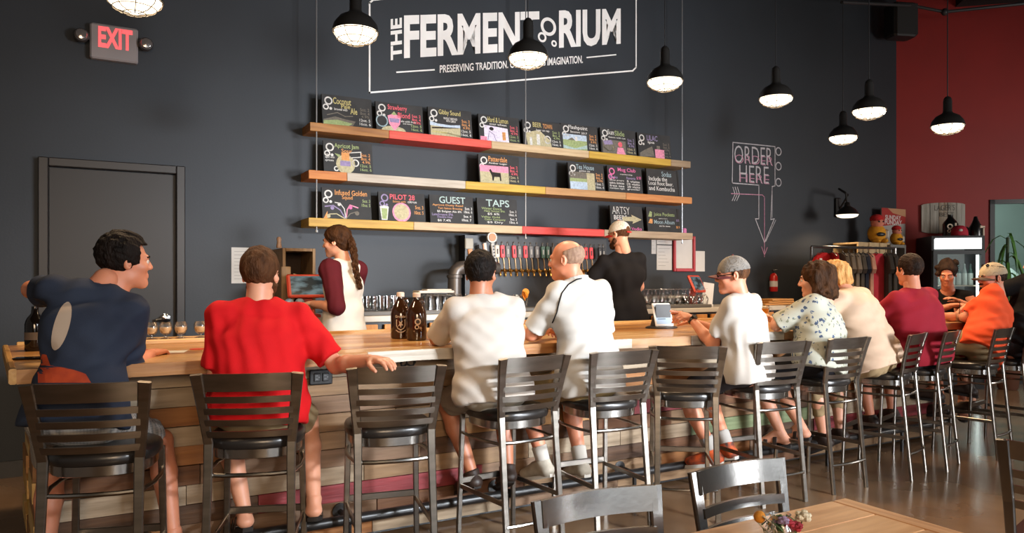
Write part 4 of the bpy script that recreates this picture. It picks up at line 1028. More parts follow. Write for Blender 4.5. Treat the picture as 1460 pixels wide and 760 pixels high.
# 6 ---- woman in the floral blouse
s = at_v(1168, 500, 3.48); s.z = .865; hc = at_v(1163, 399, s.y + .12)
P6 = person('woman with brown bob in pale floral blouse, elbow on the bar', s, at_v(1172, 432, s.y + .08), hc, 140, 150, pitch=-.1, hands=(at_v(1120, 436, 4.02), Vector((s.x + .1, 4.0, 1.14))), elbow=((1106, 464), (.4, .2, -1)),
            shirt=print_cloth('floral_cloth', '#aaaa9c', ['#4d5a72', '#7d7f6c', '#3f4a5e'], 27, .30), sleeve=(.95, .95), shorts=cloth('black_capris', '#17161a', .1), short_len=1.3, skinm='fair', wid=1.05, build=1.12, hs=1.10, shirt_w=1.6, seed=18, folds=.006, fem=True, shoes=('sandal', m_leather, m_sole), feet=(s + Vector((-.16, .20, -.52)), s + Vector((.06, .2, -.5))))
def bob(P, m, seed, lo_=-.13, wide=1.0):
    W, (sx, fx, ux), q = P['W'], P['E'], P['q']; c = W(0, 0, 0); F = Field(c - .26, c + .24, .006)
    F.ell(W(0, -.02, .040), (sx, fx, ux), (.100 * wide, .116, .098), .02)
    for e in (-1, 1): F.cap(W(e * .058 * wide, -.015, .02), W(e * .070 * wide, -.02, lo_ + .06), .045, .040, .03)
    F.cap(W(0, -.06, .02), W(0, -.075, lo_ + .045), .068 * wide, .058 * wide, .03); F.cap(W(-.05, -.06, lo_ + .06), W(.05, -.06, lo_ + .06), .05, .05, .03)
    F.ell(W(0, .085, -.04), (sx, fx, ux), (.060, .085, .105), .012, sub=True)
    r = np.random.default_rng(seed); X, Y, Z = F.ax[0][:, None, None], F.ax[1][None, :, None], F.ax[2][None, None, :]; w = 0
    for i in range(6): v = unit(r.normal(size=3) * [1, 1, .45]) * r.uniform(90, 260); w = w + np.sin(X * v[0] + Y * v[1] + Z * v[2] + 2 * np.sin(Z * 30 + i))
    F.d = F.d + (.006 / 2.4 * w).astype(np.float32)
    field_obj('hair', [F.mesh()], m, P['root'], relax=1); brows(W, m, P['root'])
bob(P6, H_wbrown, 2, -.135, 1.12)
# 7 ---- leaning person in the cream shirt
s = at_v(1246, 500, 3.48); s.z = .865; hc = at_v(1188, 396, s.y + .28)
P7 = person('blond person in loose cream shirt leaning far over towards the woman in florals', s, at_v(1208, 414, s.y + .18), hc, 132, 152, pitch=-.25, hands=(Vector((s.x - .32, 3.9, 1.13)), Vector((s.x + .0, 3.9, 1.13))), elbow=((-1, .1, -.5), (1, .1, -.6)),
            shirt=c_cream, sleeve=(.95, .95), shorts=c_khaki, short_len=1.6, skinm='fair', hair=None, wid=1.15, build=1.16, shirt_w=1.8, seed=21, folds=.007, shoes=('shoe', m_leather, m_sole))
bob(P7, H_blond, 5, -.085, .92)
# 8 ---- broad man in maroon
s = at_v(1312, 500, 3.50); s.z = .865; hc = at_v(1296, 386, s.y + .08)
P8 = person('broad man in maroon shirt with short dark hair seen from behind', s, at_v(1299, 414, s.y + .05), hc, 118, 105, hands=(Vector((s.x - .16, 4.0, 1.13)), Vector((s.x + .22, 3.98, 1.13))), elbow=((-.5, 0, -1), (.5, 0, -1)),
            shirt=c_maroon, sleeve=(.95, .95), shorts=c_dark, short_len=.95, skinm='ruddy', hair=(H_dbrown, dict(t=.011, top=.012, line=.07, nape=-.06)), wid=1.22, build=1.25, shirt_w=1.5, seed=25, shoes=('shoe', m_leather, m_sole), collar=c_maroon)
# 9 ---- man in orange
s = at_v(1400, 500, 3.50); s.z = .865; hc = at_v(1414, 397, s.y + .05)
P9 = person('bearded man in orange tee and tan cap facing left at the bar end', s, at_v(1423, 425, s.y + .03), hc, 138, 178, pitch=-.05, hands=(at_v(1372, 452, 3.86), Vector((s.x - .1, 3.95, 1.13))), elbow=((1368, 460), (.4, .2, -1)),
            shirt=c_orange, sleeve=(.85, .85), shorts=c_khaki, skinm='ruddy', hair=(H_dbrown, dict(t=.005, nape=-.075, line=.12, fwd=.012)), wid=1.1, build=1.15, hs=1.06, seed=29, shoes=('shoe', m_leather, m_sole), collar=c_orange)
cap_hat(P9['W'], P9['E'], P9['q'], P9['root'], mat('tan_cap', '#a8987f', .85, var=.08), mat('brown_brim', '#4a3a30', .8))
def beard(P, m, seed):
    W, (sx, fx, ux), q = P['W'], P['E'], P['q']; c = W(0, 0, 0); F = Field(c - .17, c + .17, .0045)
    F.cap(W(-.050, .015, -.055), W(0, .070, -.092), .026, .030, .02); F.cap(W(.050, .015, -.055), W(0, .070, -.092), .026, .030, .02); F.cap(W(-.024, .092, -.043), W(.024, .092, -.043), .007, None, .006)
    F.ell(W(0, .105, -.060), (sx, fx, ux), (.022, .02, .012), .004, sub=True)
    r = np.random.default_rng(seed); X, Y, Z = F.ax[0][:, None, None], F.ax[1][None, :, None], F.ax[2][None, None, :]; w = 0
    for i in range(5): v = unit(r.normal(size=3)) * r.uniform(200, 500); w = w + np.sin(X * v[0] + Y * v[1] + Z * v[2])
    F.d = F.d + (.003 / 2 * w).astype(np.float32); field_obj('beard', [F.mesh()], m, P['root'], relax=1)
beard(P9, H_dbrown, 3); beard(P2, H_brown, 4)
W = P9['W']; mb = MB()
for e in (-1, 1):
    mb.ball(W(e * .030, .045, .108), (.024, .012, .014), 10); mb.tube([W(e * .05, .03, .106), W(e * .078, -.06, .088)], .003, 6)
obj('sunglasses', mb, m_gloss, P9['root'], True, world=True)
# 10 --- person in black cut by the right edge
s = Vector((6.95, 3.45, .865))
P10 = person('person in black at the right edge, mostly outside the picture', s, at_v(1478, 408, s.y + .04), at_v(1480, 378, s.y + .07), 140, 150, shirt=c_black, sleeve=(.95, .95), hands=(Vector((s.x - .25, 3.9, 1.13)), Vector((s.x, 3.9, 1.13))), elbow=((-1, .1, -.5), (1, .1, -.5)), shorts=c_dark, short_len=1.7, skinm='fair', hair=(H_dbrown, dict(t=.012)), seed=31, build=1.1, wid=1.1, shoes=('shoe', m_leather, m_sole))
# 11 --- woman beyond the bar end
s = at_v(1352, 470, 4.25); s.z = .865
P11 = person('dark haired woman in a black tank top facing us beyond the bar end', s, at_v(1352, 413, 4.20), at_v(1350, 391, 4.15), 235, 238, pitch=-.35, hands=(at_v(1374, 432, 4.02), at_v(1356, 436, 4.0)), elbow=((-.9, .3, -.8), (.9, .3, -.8)),
             shirt=c_black, bare=True, shorts=cloth('black_skirt', '#17161a', .1), short_len=.9, skinm='ruddy', wid=.92, build=.95, hs=.94, fem=True, seed=33, shoes=('sandal', m_leather, m_sole))
W, E = P11['W'], P11['E']; c = W(0, 0, 0); F = Field(c - .2, c + .24, .006)
F.ell(W(0, -.02, .045), E, (.092, .105, .09), .02); F.ell(W(.0, -.05, .115), E, (.05, .05, .04), .03); F.ell(W(0, .090, -.020), E, (.066, .075, .092), .012, sub=True)
for k in range(16):
    a_ = k * 2.4; F.ell(W(.085 * math.cos(a_), -.02 + .06 * math.sin(a_ * 1.7), .07 + .05 * math.sin(a_ * .9)), E, (.024, .024, .022), .012)
F.folds(.005, 9, .04)
field_obj('hair', [F.mesh()], H_dbrown, P11['root'], relax=1); brows(W, H_dbrown, P11['root'])
for e in (-1, 1):
    mb = MB(); nk, rt, fw, up = P11['neck'], P11['rt'], P11['fw'], P11['up']
    mb.bar([nk + rt * e * .075 - fw * .10 - up * .10, nk + rt * e * .078 - fw * .02 - up * .02, nk + rt * e * .075 + fw * .08 - up * .07, nk + rt * e * .07 + fw * .12 - up * .16], .03, .008, tuple(rt)); obj('shoulder_strap', mb, c_black, P11['root'], world=True)
# ---- bartenders stand on a raised floor behind the bar
ZB = .15
mb = MB(); mb.box(((BL + BR) / 2 - .1, (BB + 6.5) / 2, ZB / 2), (BR - BL - .2, 6.48 - BB - .03, ZB)); tag(obj('floor_riser', mb, mat('rubber_matting', (0.015, 0.015, 0.015), .8), base=((BL + BR) / 2, 5.8, 0)), kind='structure')
c = at_v(489, 350, 5.47); s = Vector((c.x + .0, 5.45, ZB + .92))
m_rag = cloth('white_raglan_cloth', '#cfc8bd', .04)
P12 = person('bartender with long braid and white shirt with maroon sleeves at the order screen', s, at_v(490, 373, 5.46), at_v(479, 345, 5.50), 150, 172, pitch=-.12, standing=ZB, hands=(at_v(446, 433, 5.50), at_v(452, 436, 5.72)), elbow=((-.2, -.6, -1), (.6, .2, -1)),
             shirt=m_rag, sleeve=(.12, .12), shorts=cloth('dark_jeans', '#1c2230', .15), short_len=1.85, skinm='fair', wid=.86, build=.82, hs=.95, fem=True, seed=41, folds=.006, hem=.08, shoes=('shoe', m_leather, m_sole))
S_, W_, Z_ = P12, P12['W'], None
c = P12['W'](0, 0, 0); F = Field(c - .22, c + .22, .0055); E = P12['E']; W = P12['W']
F.ell(W(0, -.022, .042), E, (.088, .108, .090), .02); F.ell(W(0, .085, -.045), E, (.075, .075, .105), .012, sub=True); F.ell(W(0, -.06, -.03), E, (.06, .05, .06), .03); F.folds(.004, 2, .02)
field_obj('hair', [F.mesh()], H_wbrown, P12['root'], relax=1); brows(W, H_wbrown, P12['root'])
# braid: three strands wound round each other, down the back
A, B_, C_ = nv(W(0, -.11, .02)), nv(at_v(507, 385, 5.32)), nv(at_v(514, 412, 5.33)); mb = MB()
path = [A * (1 - t) ** 2 + 2 * nv(at_v(505, 350, 5.36)) * t * (1 - t) + B_ * t * t for t in np.linspace(0, 1, 16)] + [B_ + (C_ - B_) * t for t in np.linspace(.1, 1, 9)]
for j in range(3):
    pts = []; rs = []
    for i, p in enumerate(path):
        w = i * .85 + j * 2 * math.pi / 3; t = i / len(path); pts.append(p + nv((RX, RY, 0)) * .017 * math.cos(w) * (1 - .4 * t) + nv((FX, FY, 0)) * .010 * math.sin(2 * w)); rs.append((.020 - .009 * t))
    mb.tube(pts, rs, 7)
obj('braid', mb, H_wbrown, P12['root'], True, world=True)
m_marsl = cloth('maroon_sleeve_cloth', '#4a1019', .08)
for i, e in enumerate((-1, 1)):
    S, El, Wr = P12['arms'][i]; nk = P12['neck']; F = Field(np.minimum(np.minimum(S, El), nk) - .15, np.maximum(np.maximum(S, El), nk) + .15, .007)
    ax = unit(Wr - El); T = El + (Wr - El) * .16
    F.cap(nk - P12['up'] * .05 + P12['rt'] * e * .06, S, .045, .080, .03); F.cap(S, El, .078, .060, .03); F.cap(El, El + (Wr - El) * .3, .058, .055, .02, cuts=[(T, ax)]); F.folds(.004, 5 + i, .08)
    field_obj('sleeve', [F.mesh()], m_marsl, P12['root'])
c = at_v(889, 340, 5.43); s = Vector((c.x, 5.40, ZB + .93))
P13 = person('bartender in black tee and white and red cap seen from behind at the taps', s, at_v(886, 362, 5.40), at_v(882, 335, 5.44), 100, 140, pitch=-.12, standing=ZB, hands=(s + Vector((-.20, .30, .14)), s + Vector((.20, .28, .14))), elbow=((-1, -.4, -.5), (1, -.4, -.5)),
             shirt=c_black, sleeve=(.72, .72), shorts=c_greysh, short_len=1.85, skinm='fair', hair=(H_brown, dict(t=.004, nape=-.06, line=.12, fwd=.015)), wid=1.0, build=.95, seed=44, hem=.04, shoes=('shoe', m_leather, m_sole), collar=c_black)
cap_hat(P13['W'], P13['E'], P13['q'], P13['root'], mat('white_cap_cloth', '#cbc3b6', .85, var=.04), mat('red_brim', '#b3201d', .75), opening=True)
beard(P13, H_brown, 8)
# ================================================================== shelves with chalkboards
SV = 6.22                          # front of the shelves
def wmat(n, a, b): return wood(n, a, b, .6, bump=.4)
sh_def = [((442, 178), (985, 227), [(442, 'brown'), (555, 'red'), (701, 'pale'), (840, 'yellow'), (957, 'greyish'), (985, None)], 'top shelf board of brown, red, pale and yellow planks under eight chalkboards'),
          ((440, 244), (987, 280), [(440, 'orange'), (495, 'white'), (664, 'yellow'), (778, 'tan'), (893, 'orange2'), (987, None)], 'middle shelf board starting with short orange and whitewashed planks'),
          ((440, 312), (988, 331), [(440, 'yellow2'), (590, 'pale2'), (745, 'red2'), (862, 'pale3'), (988, None)], 'lowest shelf board of yellow, pale and red planks above the beer taps')]
shc = {'brown': ('#8a5a2a', '#a87438'), 'red': ('#c23a2c', '#d4523e'), 'pale': ('#b59a72', '#cdb48c'), 'yellow': ('#b58f2c', '#cba53c'), 'greyish': ('#8a7358', '#a08a6c'), 'orange': ('#b5682a', '#c87e38'), 'white': ('#a89a88', '#bfb3a2'), 'yellow2': ('#a8802c', '#c29a3e'), 'tan': ('#a97a48', '#bd8e58'), 'orange2': ('#b8743a', '#cc8a4c'), 'pale2': ('#a98f6c', '#c0a682'), 'red2': ('#c4302a', '#d2483c'), 'pale3': ('#9a846a', '#b29c80')}
SHELF = []
for (a, b, seg, lab) in sh_def:
    A, B_ = at_v(*a, SV), at_v(*b, SV); z = (A.z + B_.z) / 2; SHELF.append(z)
    t = thing('wall_shelf', lab, 'shelf', ((A.x + B_.x) / 2, 6.36, z), 0, 'plank shelves on the dark wall')
    for (p, n), (p2, _) in zip(seg[:-1], seg[1:]):
        u0, u1 = at_v(p, a[1], SV).x, at_v(p2, a[1], SV).x; mb = MB()
        mb.bevbox(((u0 + u1) / 2, (SV + WALL) / 2 - .002, z - .036), (u1 - u0 - .002, WALL - SV - .006, .072), .003); obj('plank', mb, wmat('shelf_' + n, *shc[n]), t, world=True)
m_wire = mat('steel_wire', '#b9bbbd', .35, .8)
for x, lab in ((451, 'thin steel hanging rod at the left ends of the shelves'), (749, 'thin steel hanging rod through the middle of the shelves'), (972, 'thin steel hanging rod at the right ends of the shelves')):
    P = at_v(x, 200, SV + .035); zb = SHELF[2] - .12
    t = thing('hanging_rod', lab, 'rod', (P.x, SV + .035, zb)); mb = MB(); mb.tube([(P.x, SV + .028, zb), (P.x, SV + .028, 5.6)], .0055, 8); obj('rod', mb, m_wire, t, world=True)
    mb = MB(); mb.lathe([(.004, 0), (.012, .004), (.012, .02), (.004, .024)], (P.x, SV + .028, zb - .004), 8); obj('end_nut', mb, m_wire, t, True, world=True)

CH = {'w': '#c9c6c0', 'y': '#b8ac72', 'r': '#d4606a', 'p': '#d98aa0', 'g': '#93a06e', 'o': '#c98e58', 'b': '#8fa3a8', 'v': '#8d7fa0', 's': '#b0a684', 't': '#a3b5b0', 'l': '#d8cfe0', 'k': '#2a2422', 'd': '#6d665c', 'sk': '#aebcca', 'mg': '#d06a9a'}
cm = lambda k: mat('chalk_' + k, tuple(min(.95, x * 1.1) for x in hexc(CH[k])), .95, var=.18, scale=55)
m_slate = mat('chalkboard_slate', (0.030, 0.029, 0.028), .75, var=.25, scale=7)
m_slate_e = mat('chalkboard_edge', (0.012, 0.010, 0.009), .6)
def board(row, x0, x1, yt, label, items, logo='w'):
    zb = SHELF[row]; v = 6.30; u0, u1 = at_v(x0, 200, v).x, at_v(x1, 200, v).x; h = at_v((x0 + x1) / 2, yt, v).z - zb; lean = .035
    Q = [Vector((u0, v, zb)), Vector((u1, v, zb)), Vector((u1, v + lean, zb + h)), Vector((u0, v + lean, zb + h))]; asp = (u1 - u0) / h
    mb = MB(); mb.add(Q + [q + Vector((0, .022, 0)) for q in Q], [(0, 1, 2, 3), (7, 6, 5, 4), (0, 4, 5, 1), (1, 5, 6, 2), (2, 6, 7, 3), (3, 7, 4, 0)])
    t = thing('chalkboard', label, 'chalkboard', ((u0 + u1) / 2, v, zb), 0, 'chalkboards on the wall shelves'); obj('slate', mb, m_slate, t, world=True)
    def emit(name, its, off):
        mats, mb = [], MB()
        for it in its:
            k, c = it[0], it[1]
            m = cm(c)
            if m not in mats: mats.append(m)
            i = mats.index(m); a = it[2:]
            if k == 'T': text_on(mb, [qmap(Q, a[1], a[2]), qmap(Q, a[3], a[2]), qmap(Q, a[3], a[4]), qmap(Q, a[1], a[4])], a[0], a[5] if len(a) > 5 else .012, off, i)
            elif k == 'R': ring_on(mb, Q, a[0], a[1], a[2], off, i, 18, asp)
            elif k == 'P': poly_on(mb, Q, a[0], a[1] if len(a) > 1 else off, i)
            elif k == 'L': line_on(mb, Q, a[0], a[1], off, i, asp)
            elif k == 'D': poly_on(mb, Q, disc_poly(a[0], a[1] / asp, a[1] * (a[2] if len(a) > 2 else 1)), a[3] if len(a) > 3 else off, i)
        if mb.f: obj(name, mb, mats, t, world=True)
    if logo: emit('bubble_rings', [('R', logo, (.13, .80), .13, .045), ('R', logo, (.075, .60), .095, .04), ('D', logo, (.17, .56), .045)], .0012)
    emit('chalk_lettering', [i for i in items if i[0] == 'T'], .0022); emit('chalk_drawing', [i for i in items if i[0] != 'T'], .0012)
def price(c1, c2): return [('T', c1, '5oz. 2', .76, .58, .95, .68), ('T', c1, '8oz. 4', .76, .46, .95, .56), ('T', c1, '4.9%', .78, .36, .95, .44), ('T', c2, '12oz. 5', .74, .24, .96, .33), ('T', c2, '16oz. 6', .74, .12, .97, .21)]
rect = lambda a, b, c, d: [(a, b), (c, b), (c, d), (a, d)]
board(0, 460, 531, 136.5, 'chalkboard with a dim green hop field drawing, first on the top shelf', [('T', 'y', 'Coconut', .22, .72, .58, .93), ('T', 'y', 'Pale', .38, .60, .56, .74), ('T', 'w', 'brewed with', .24, .52, .50, .60), ('T', 'y', 'Ale', .56, .44, .70, .64), ('P', 'd', [(.02, .2), (.25, .32), (.45, .26), (.66, .22), (.6, .06), (.02, .06)]), ('P', 'g', [(.02, .16), (.3, .22), (.6, .14), (.5, .04), (.02, .04)], .0016), ('L', 'd', [(.1, .35), (.3, .45), (.45, .35), (.6, .38)], .03)] + price('d', 'w'))
board(0, 537, 604, 147, 'chalkboard with a red strawberry drawing and pink lettering', [('T', 'r', 'Strawberry', .25, .72, .66, .94), ('T', 'r', 'Blond', .46, .52, .72, .70), ('T', 'w', 'ale with fruit', .52, .38, .84, .45), ('T', 'w', 'and honey', .56, .30, .76, .36), ('D', 's', (.36, .07), .42, .35), ('P', 'p', [(.24, .56), (.38, .64), (.52, .56), (.50, .30), (.38, .06), (.27, .28)], .0016), ('P', 'v', [(.27, .48), (.49, .48), (.48, .34), (.29, .34)], .002), ('P', 'g', [(.32, .62), (.38, .72), (.44, .62), (.38, .58)], .002), ('R', 'b', (.12, .36), .21, .04)] + price('r', 'g'))
board(0, 612, 674, 154.5, 'chalkboard with a pale blue and sand river drawing', [('T', 'y', 'Gibby Sound', .24, .74, .74, .95), ('T', 'w', 'WHEAT BREWED', .34, .62, .66, .70), ('T', 'w', 'WITH LEMON', .40, .54, .62, .61), ('P', 's', rect(.04, .05, .72, .38)), ('P', 'sk', [(.03, .52), (.2, .46), (.5, .44), (.72, .48), (.72, .38), (.4, .36), (.03, .38)], .0016), ('L', 'k', [(.08, .30), (.3, .33), (.5, .36), (.66, .38)], .05), ('L', 'y', [(.08, .18), (.4, .16), (.7, .1)], .05)] + price('o', 'w'))
board(0, 684, 742, 164.5, 'chalkboard with a large white and lilac drawing beside pink prices', [('T', 'y', 'Hard & Lemon', .22, .74, .72, .93), ('T', 'w', 'sour wheat', .26, .64, .68, .72), ('P', 'l', [(.12, .62), (.35, .6), (.7, .56), (.72, .02), (.12, .02)]), ('P', 'p', rect(.02, .02, .18, .2), .0016), ('D', 'k', (.30, .5), .09, .7, .002), ('L', 'v', [(.2, .1), (.25, .4), (.35, .3), (.4, .08)], .03), ('P', 'o', rect(.56, .12, .64, .42), .002)] + price('r', 'g'))
board(0, 747, 802, 172.5, 'chalkboard with tan glasses drawing under yellow capital letters', [('T', 'y', 'BEER', .26, .76, .48, .94), ('T', 'o', 'TOWN', .52, .74, .76, .92), ('T', 'w', 'lager on tap', .34, .60, .68, .70), ('P', 's', [(.06, .5), (.3, .62), (.42, .66), (.58, .44), (.70, .3), (.72, .02), (.1, .02)]), ('R', 'w', (.62, .32), .16, .05), ('P', 'w', rect(.16, .06, .22, .36), .0016), ('P', 'w', rect(.34, .1, .42, .5), .0016)] + price('g', 'w'))
board(0, 802, 854, 177.5, 'chalkboard with a green meadow under a pale sky', [('T', 'w', 'Flashpoint', .20, .78, .72, .96), ('T', 'w', 'Session', .24, .68, .50, .76), ('T', 'w', '2017', .54, .66, .70, .74), ('P', 'sk', rect(.03, .38, .68, .62)), ('P', 'g', rect(.03, .03, .68, .40), .0016), ('P', 'd', [(.15, .40), (.28, .50), (.36, .40)], .002), ('P', 'w', rect(.36, .38, .42, .54), .002), ('P', 't', [(.03, .2), (.35, .1), (.68, .26), (.68, .12), (.3, .04), (.03, .08)], .002)] + price('o', 'w'))
board(0, 858, 908, 183.5, 'chalkboard with a red figure and violet prices', [('T', 'w', 'Sun', .20, .76, .38, .95), ('T', 'g', 'Slide', .40, .74, .68, .93), ('T', 'w', 'Saison with rye', .22, .62, .70, .70), ('P', 'd', rect(.04, .04, .7, .56)), ('P', 'v', [(.06, .5), (.3, .56), (.34, .4), (.1, .36)], .0016), ('D', 'r', (.54, .42), .10, 1, .002), ('P', 'p', [(.46, .3), (.62, .3), (.68, .04), (.42, .04)], .002), ('L', 's', [(.06, .3), (.2, .12), (.36, .22), (.3, .44)], .05)] + price('v', 's'))
board(0, 911, 958, 190.5, 'chalkboard with a pink flask drawing, last on the top shelf', [('T', 'v', 'LILAC', .28, .72, .60, .93), ('T', 'w', 'ipa', .30, .58, .50, .70), ('P', 'd', [(.04, .2), (.2, .34), (.42, .5), (.48, .1), (.04, .05)]), ('P', 'p', rect(.50, .02, .78, .40), .0016), ('P', 'd', rect(.56, .40, .66, .54), .0016)] + price('d', 'd'))
board(1, 462, 532, 202, 'chalkboard with an ochre jam jar drawing, alone at the left of the middle shelf', [('T', 'g', 'Apricot Jam', .22, .76, .72, .94), ('T', 'o', 'Sour', .36, .66, .58, .78), ('T', 'w', 'ale', .03, .54, .12, .60), ('T', 'w', 'aged with', .03, .44, .22, .52), ('T', 'w', 'apricots', .03, .34, .20, .42), ('D', 's', (.44, .30), .30), ('P', 'v', rect(.33, .24, .54, .40), .0016), ('P', 'o', rect(.36, .42, .52, .66), .0016), ('P', 'g', [(.22, .62), (.34, .58), (.30, .50)], .002), ('L', 'w', [(.49, .50), (.76, .56), (.76, .72), (.49, .66), (.49, .50)], .03), ('R', 'w', (.64, .36), .12, .04), ('R', 'w', (.25, .14), .08, .035)] + price('o', 'g'))
board(1, 684, 742, 221.5, 'chalkboard with a dark dog on a tan field and pink prices', [('T', 'o', 'Patterdale', .24, .78, .70, .96), ('T', 'w', 'Amber Lager', .24, .68, .70, .76), ('P', 's', rect(.02, .02, .72, .42)), ('P', 'p', rect(.02, .42, .72, .64), .0014), ('P', 'k', [(.24, .48), (.28, .52), (.32, .42), (.52, .40), (.53, .14), (.50, .12), (.49, .26), (.36, .26), (.34, .12), (.31, .12), (.30, .30)], .002)] + price('r', 's'))
board(1, 812, 863, 233, 'chalkboard with a lake and green bank drawing', [('T', 'b', 'Tea House', .22, .78, .72, .96), ('T', 'w', 'golden ale', .30, .68, .60, .76), ('P', 'd', rect(.03, .42, .7, .68)), ('P', 'g', rect(.03, .30, .7, .44), .0016), ('P', 'sk', rect(.03, .03, .52, .32), .0018), ('P', 's', rect(.50, .03, .72, .66), .002)] + price('o', 'w'))
board(1, 868, 917, 237.5, 'chalkboard headed in pink with two columns of white lines', [('T', 'mg', 'Mug Club', .30, .78, .82, .96), ('T', 'w', 'membership', .36, .68, .72, .74), ('T', 'mg', '$ 50', .84, .56, .97, .68), ('T', 'v', 'Perks', .06, .54, .28, .64), ('T', 'v', 'Rewards', .54, .54, .80, .64)] + [('T', 'w', s_, .04, .43 - .1 * i, .46, .51 - .1 * i) for i, s_ in enumerate(['20oz pours', 'extra ounces', 'free tee', 'members night'])] + [('T', 'w', s_, .54, .43 - .1 * i, .92, .51 - .1 * i) for i, s_ in enumerate(['5 visits', '10 visits', '20 visits', 'growler'])], 'mg')
board(1, 924, 970, 241.5, 'chalkboard with plain white lettering at the right end of the middle shelf', [('T', 'b', 'Sodas', .46, .74, .76, .93), ('T', 'w', 'Include the', .06, .56, .62, .72), ('T', 'w', 'Local Root Beer,', .04, .38, .80, .54), ('T', 'w', 'and Kombucha', .04, .20, .84, .36)], None)
board(2, 460, 530, 268.5, 'chalkboard with arching coloured flower stems above the braided bartender', [('T', 'o', 'Infused Golden', .26, .78, .92, .95), ('T', 'o', 'Squad', .40, .62, .62, .78), ('L', 'v', [(.46, .03), (.36, .3), (.22, .44), (.06, .40)], .035), ('L', 'w', [(.47, .03), (.44, .35), (.36, .52), (.26, .54)], .03), ('L', 'p', [(.47, .03), (.50, .32), (.56, .48), (.72, .40)], .035), ('L', 'd', [(.47, .03), (.56, .2), (.70, .28)], .03), ('L', 's', [(.45, .03), (.28, .18), (.14, .16)], .03), ('D', 'v', (.20, .36), .06), ('D', 'w', (.34, .48), .05), ('D', 'mg', (.57, .40), .06), ('D', 'd', (.70, .22), .07), ('D', 's', (.12, .10), .06), ('P', 'o', [(.02, .02), (.06, .14), (.10, .26), (.10, .02)])] + [('T', 'g', '5oz. 3', .82, .58, .98, .68), ('T', 'g', '10oz. 5', .80, .44, .98, .54)])
board(2, 541, 607, 274.5, 'chalkboard with a beer glass and a big yellow disc ringed in pink', [('T', 'r', 'PILOT 28', .24, .76, .78, .94), ('T', 'o', 'Saison with', .30, .66, .58, .73), ('T', 'w', 'citrus', .62, .66, .82, .74), ('D', 'p', (.48, .33), .33), ('D', 's', (.48, .34), .27, 1, .0018), ('P', 'w', [(.02, .50), (.10, .56), (.21, .50), (.17, .05), (.05, .05)]), ('P', 'g', [(.05, .44), (.18, .44), (.155, .08), (.065, .08)], .0018), ('T', 'o', '5oz. 3', .78, .46, .96, .58), ('T', 'o', '10oz. 5', .76, .28, .96, .40)], 'v')
gl = lambda L: [('T', c, s_, x0, y, x1, y + .09) for c, s_, x0, x1, y in L]
board(2, 614, 676, 278.5, 'chalkboard headed GUEST in pale blue', [('T', 't', 'GUEST', .22, .72, .82, .96)] + gl([('o', 'Apricot Dusty Road', .06, .76, .60), ('o', 'Tart Saison Brewing', .18, .74, .49), ('w', '$5 Belgian Ale 8%', .16, .72, .38), ('v', 'Lunchroom IPA', .04, .52, .28), ('v', 'Double Hop', .16, .50, .18), ('w', '$6 7.4%', .16, .46, .07), ('w', '5oz. 3', .80, .97, .52), ('w', '10oz. 6', .78, .97, .40), ('w', '5oz. 4', .76, .94, .24), ('w', '10oz. 7', .72, .94, .11)]), None)
board(2, 682, 739, 283, 'chalkboard headed TAPS in pale blue', [('T', 't', 'TAPS', .22, .70, .80, .96)] + gl([('g', 'Winter Dance', .10, .60, .58), ('g', 'Hazy Sunset IPA', .16, .68, .48), ('w', '$5 6%', .24, .54, .38), ('g', 'Valley Gold', .08, .54, .26), ('g', 'Cider Company', .16, .68, .17), ('w', '$5 Dry', .22, .62, .07), ('w', '5oz. 3', .80, .97, .50), ('w', '10oz. 6', .78, .97, .38), ('w', '5oz. 3', .80, .97, .22), ('w', '10oz. 6', .78, .99, .10)]), None)
board(2, 872, 918, 293.5, 'chalkboard with a pale green arrow above the capped bartender', [('T', 'w', 'ARTSY', .06, .66, .60, .96, -.01), ('T', 'w', 'BEERS', .10, .44, .50, .62), ('P', 's', [(.36, .56), (.66, .58), (.64, .66), (.96, .48), (.66, .30), (.68, .40), (.36, .40)], .0026), ('T', 'mg', '& Vodka', .50, .04, .94, .16)], None)
board(2, 924, 972, 296, 'chalkboard with two short lines in green and white, last on the lowest shelf', [('T', 'g', 'Juice Pockets', .20, .62, .82, .80), ('T', 'w', 'apple or berry', .34, .53, .60, .58), ('T', 'b', 'Moon Album', .20, .34, .80, .50), ('T', 'w', 'ask for more', .34, .23, .66, .29), ('T', 'v', '$2', .86, .46, .95, .56), ('T', 'o', '$3', .84, .18, .95, .28), ('P', 'g', [(.04, .62), (.10, .84), (.16, .8), (.14, .6)]), ('P', 'o', [(.03, .36), (.09, .54), (.16, .52), (.15, .34)])], None)
P = at_v(962, 324, 6.33); mb = MB(); mb.bevbox((P.x + .14, 6.33, SHELF[2] + .03), (.05, .04, .06), .008); tag(obj('chalk_box', mb, mat('pink_card', '#c46f9c', .7), base=(P.x + .14, 6.33, SHELF[2])), 'tiny pink chalk box at the right end of the lowest shelf', 'box')

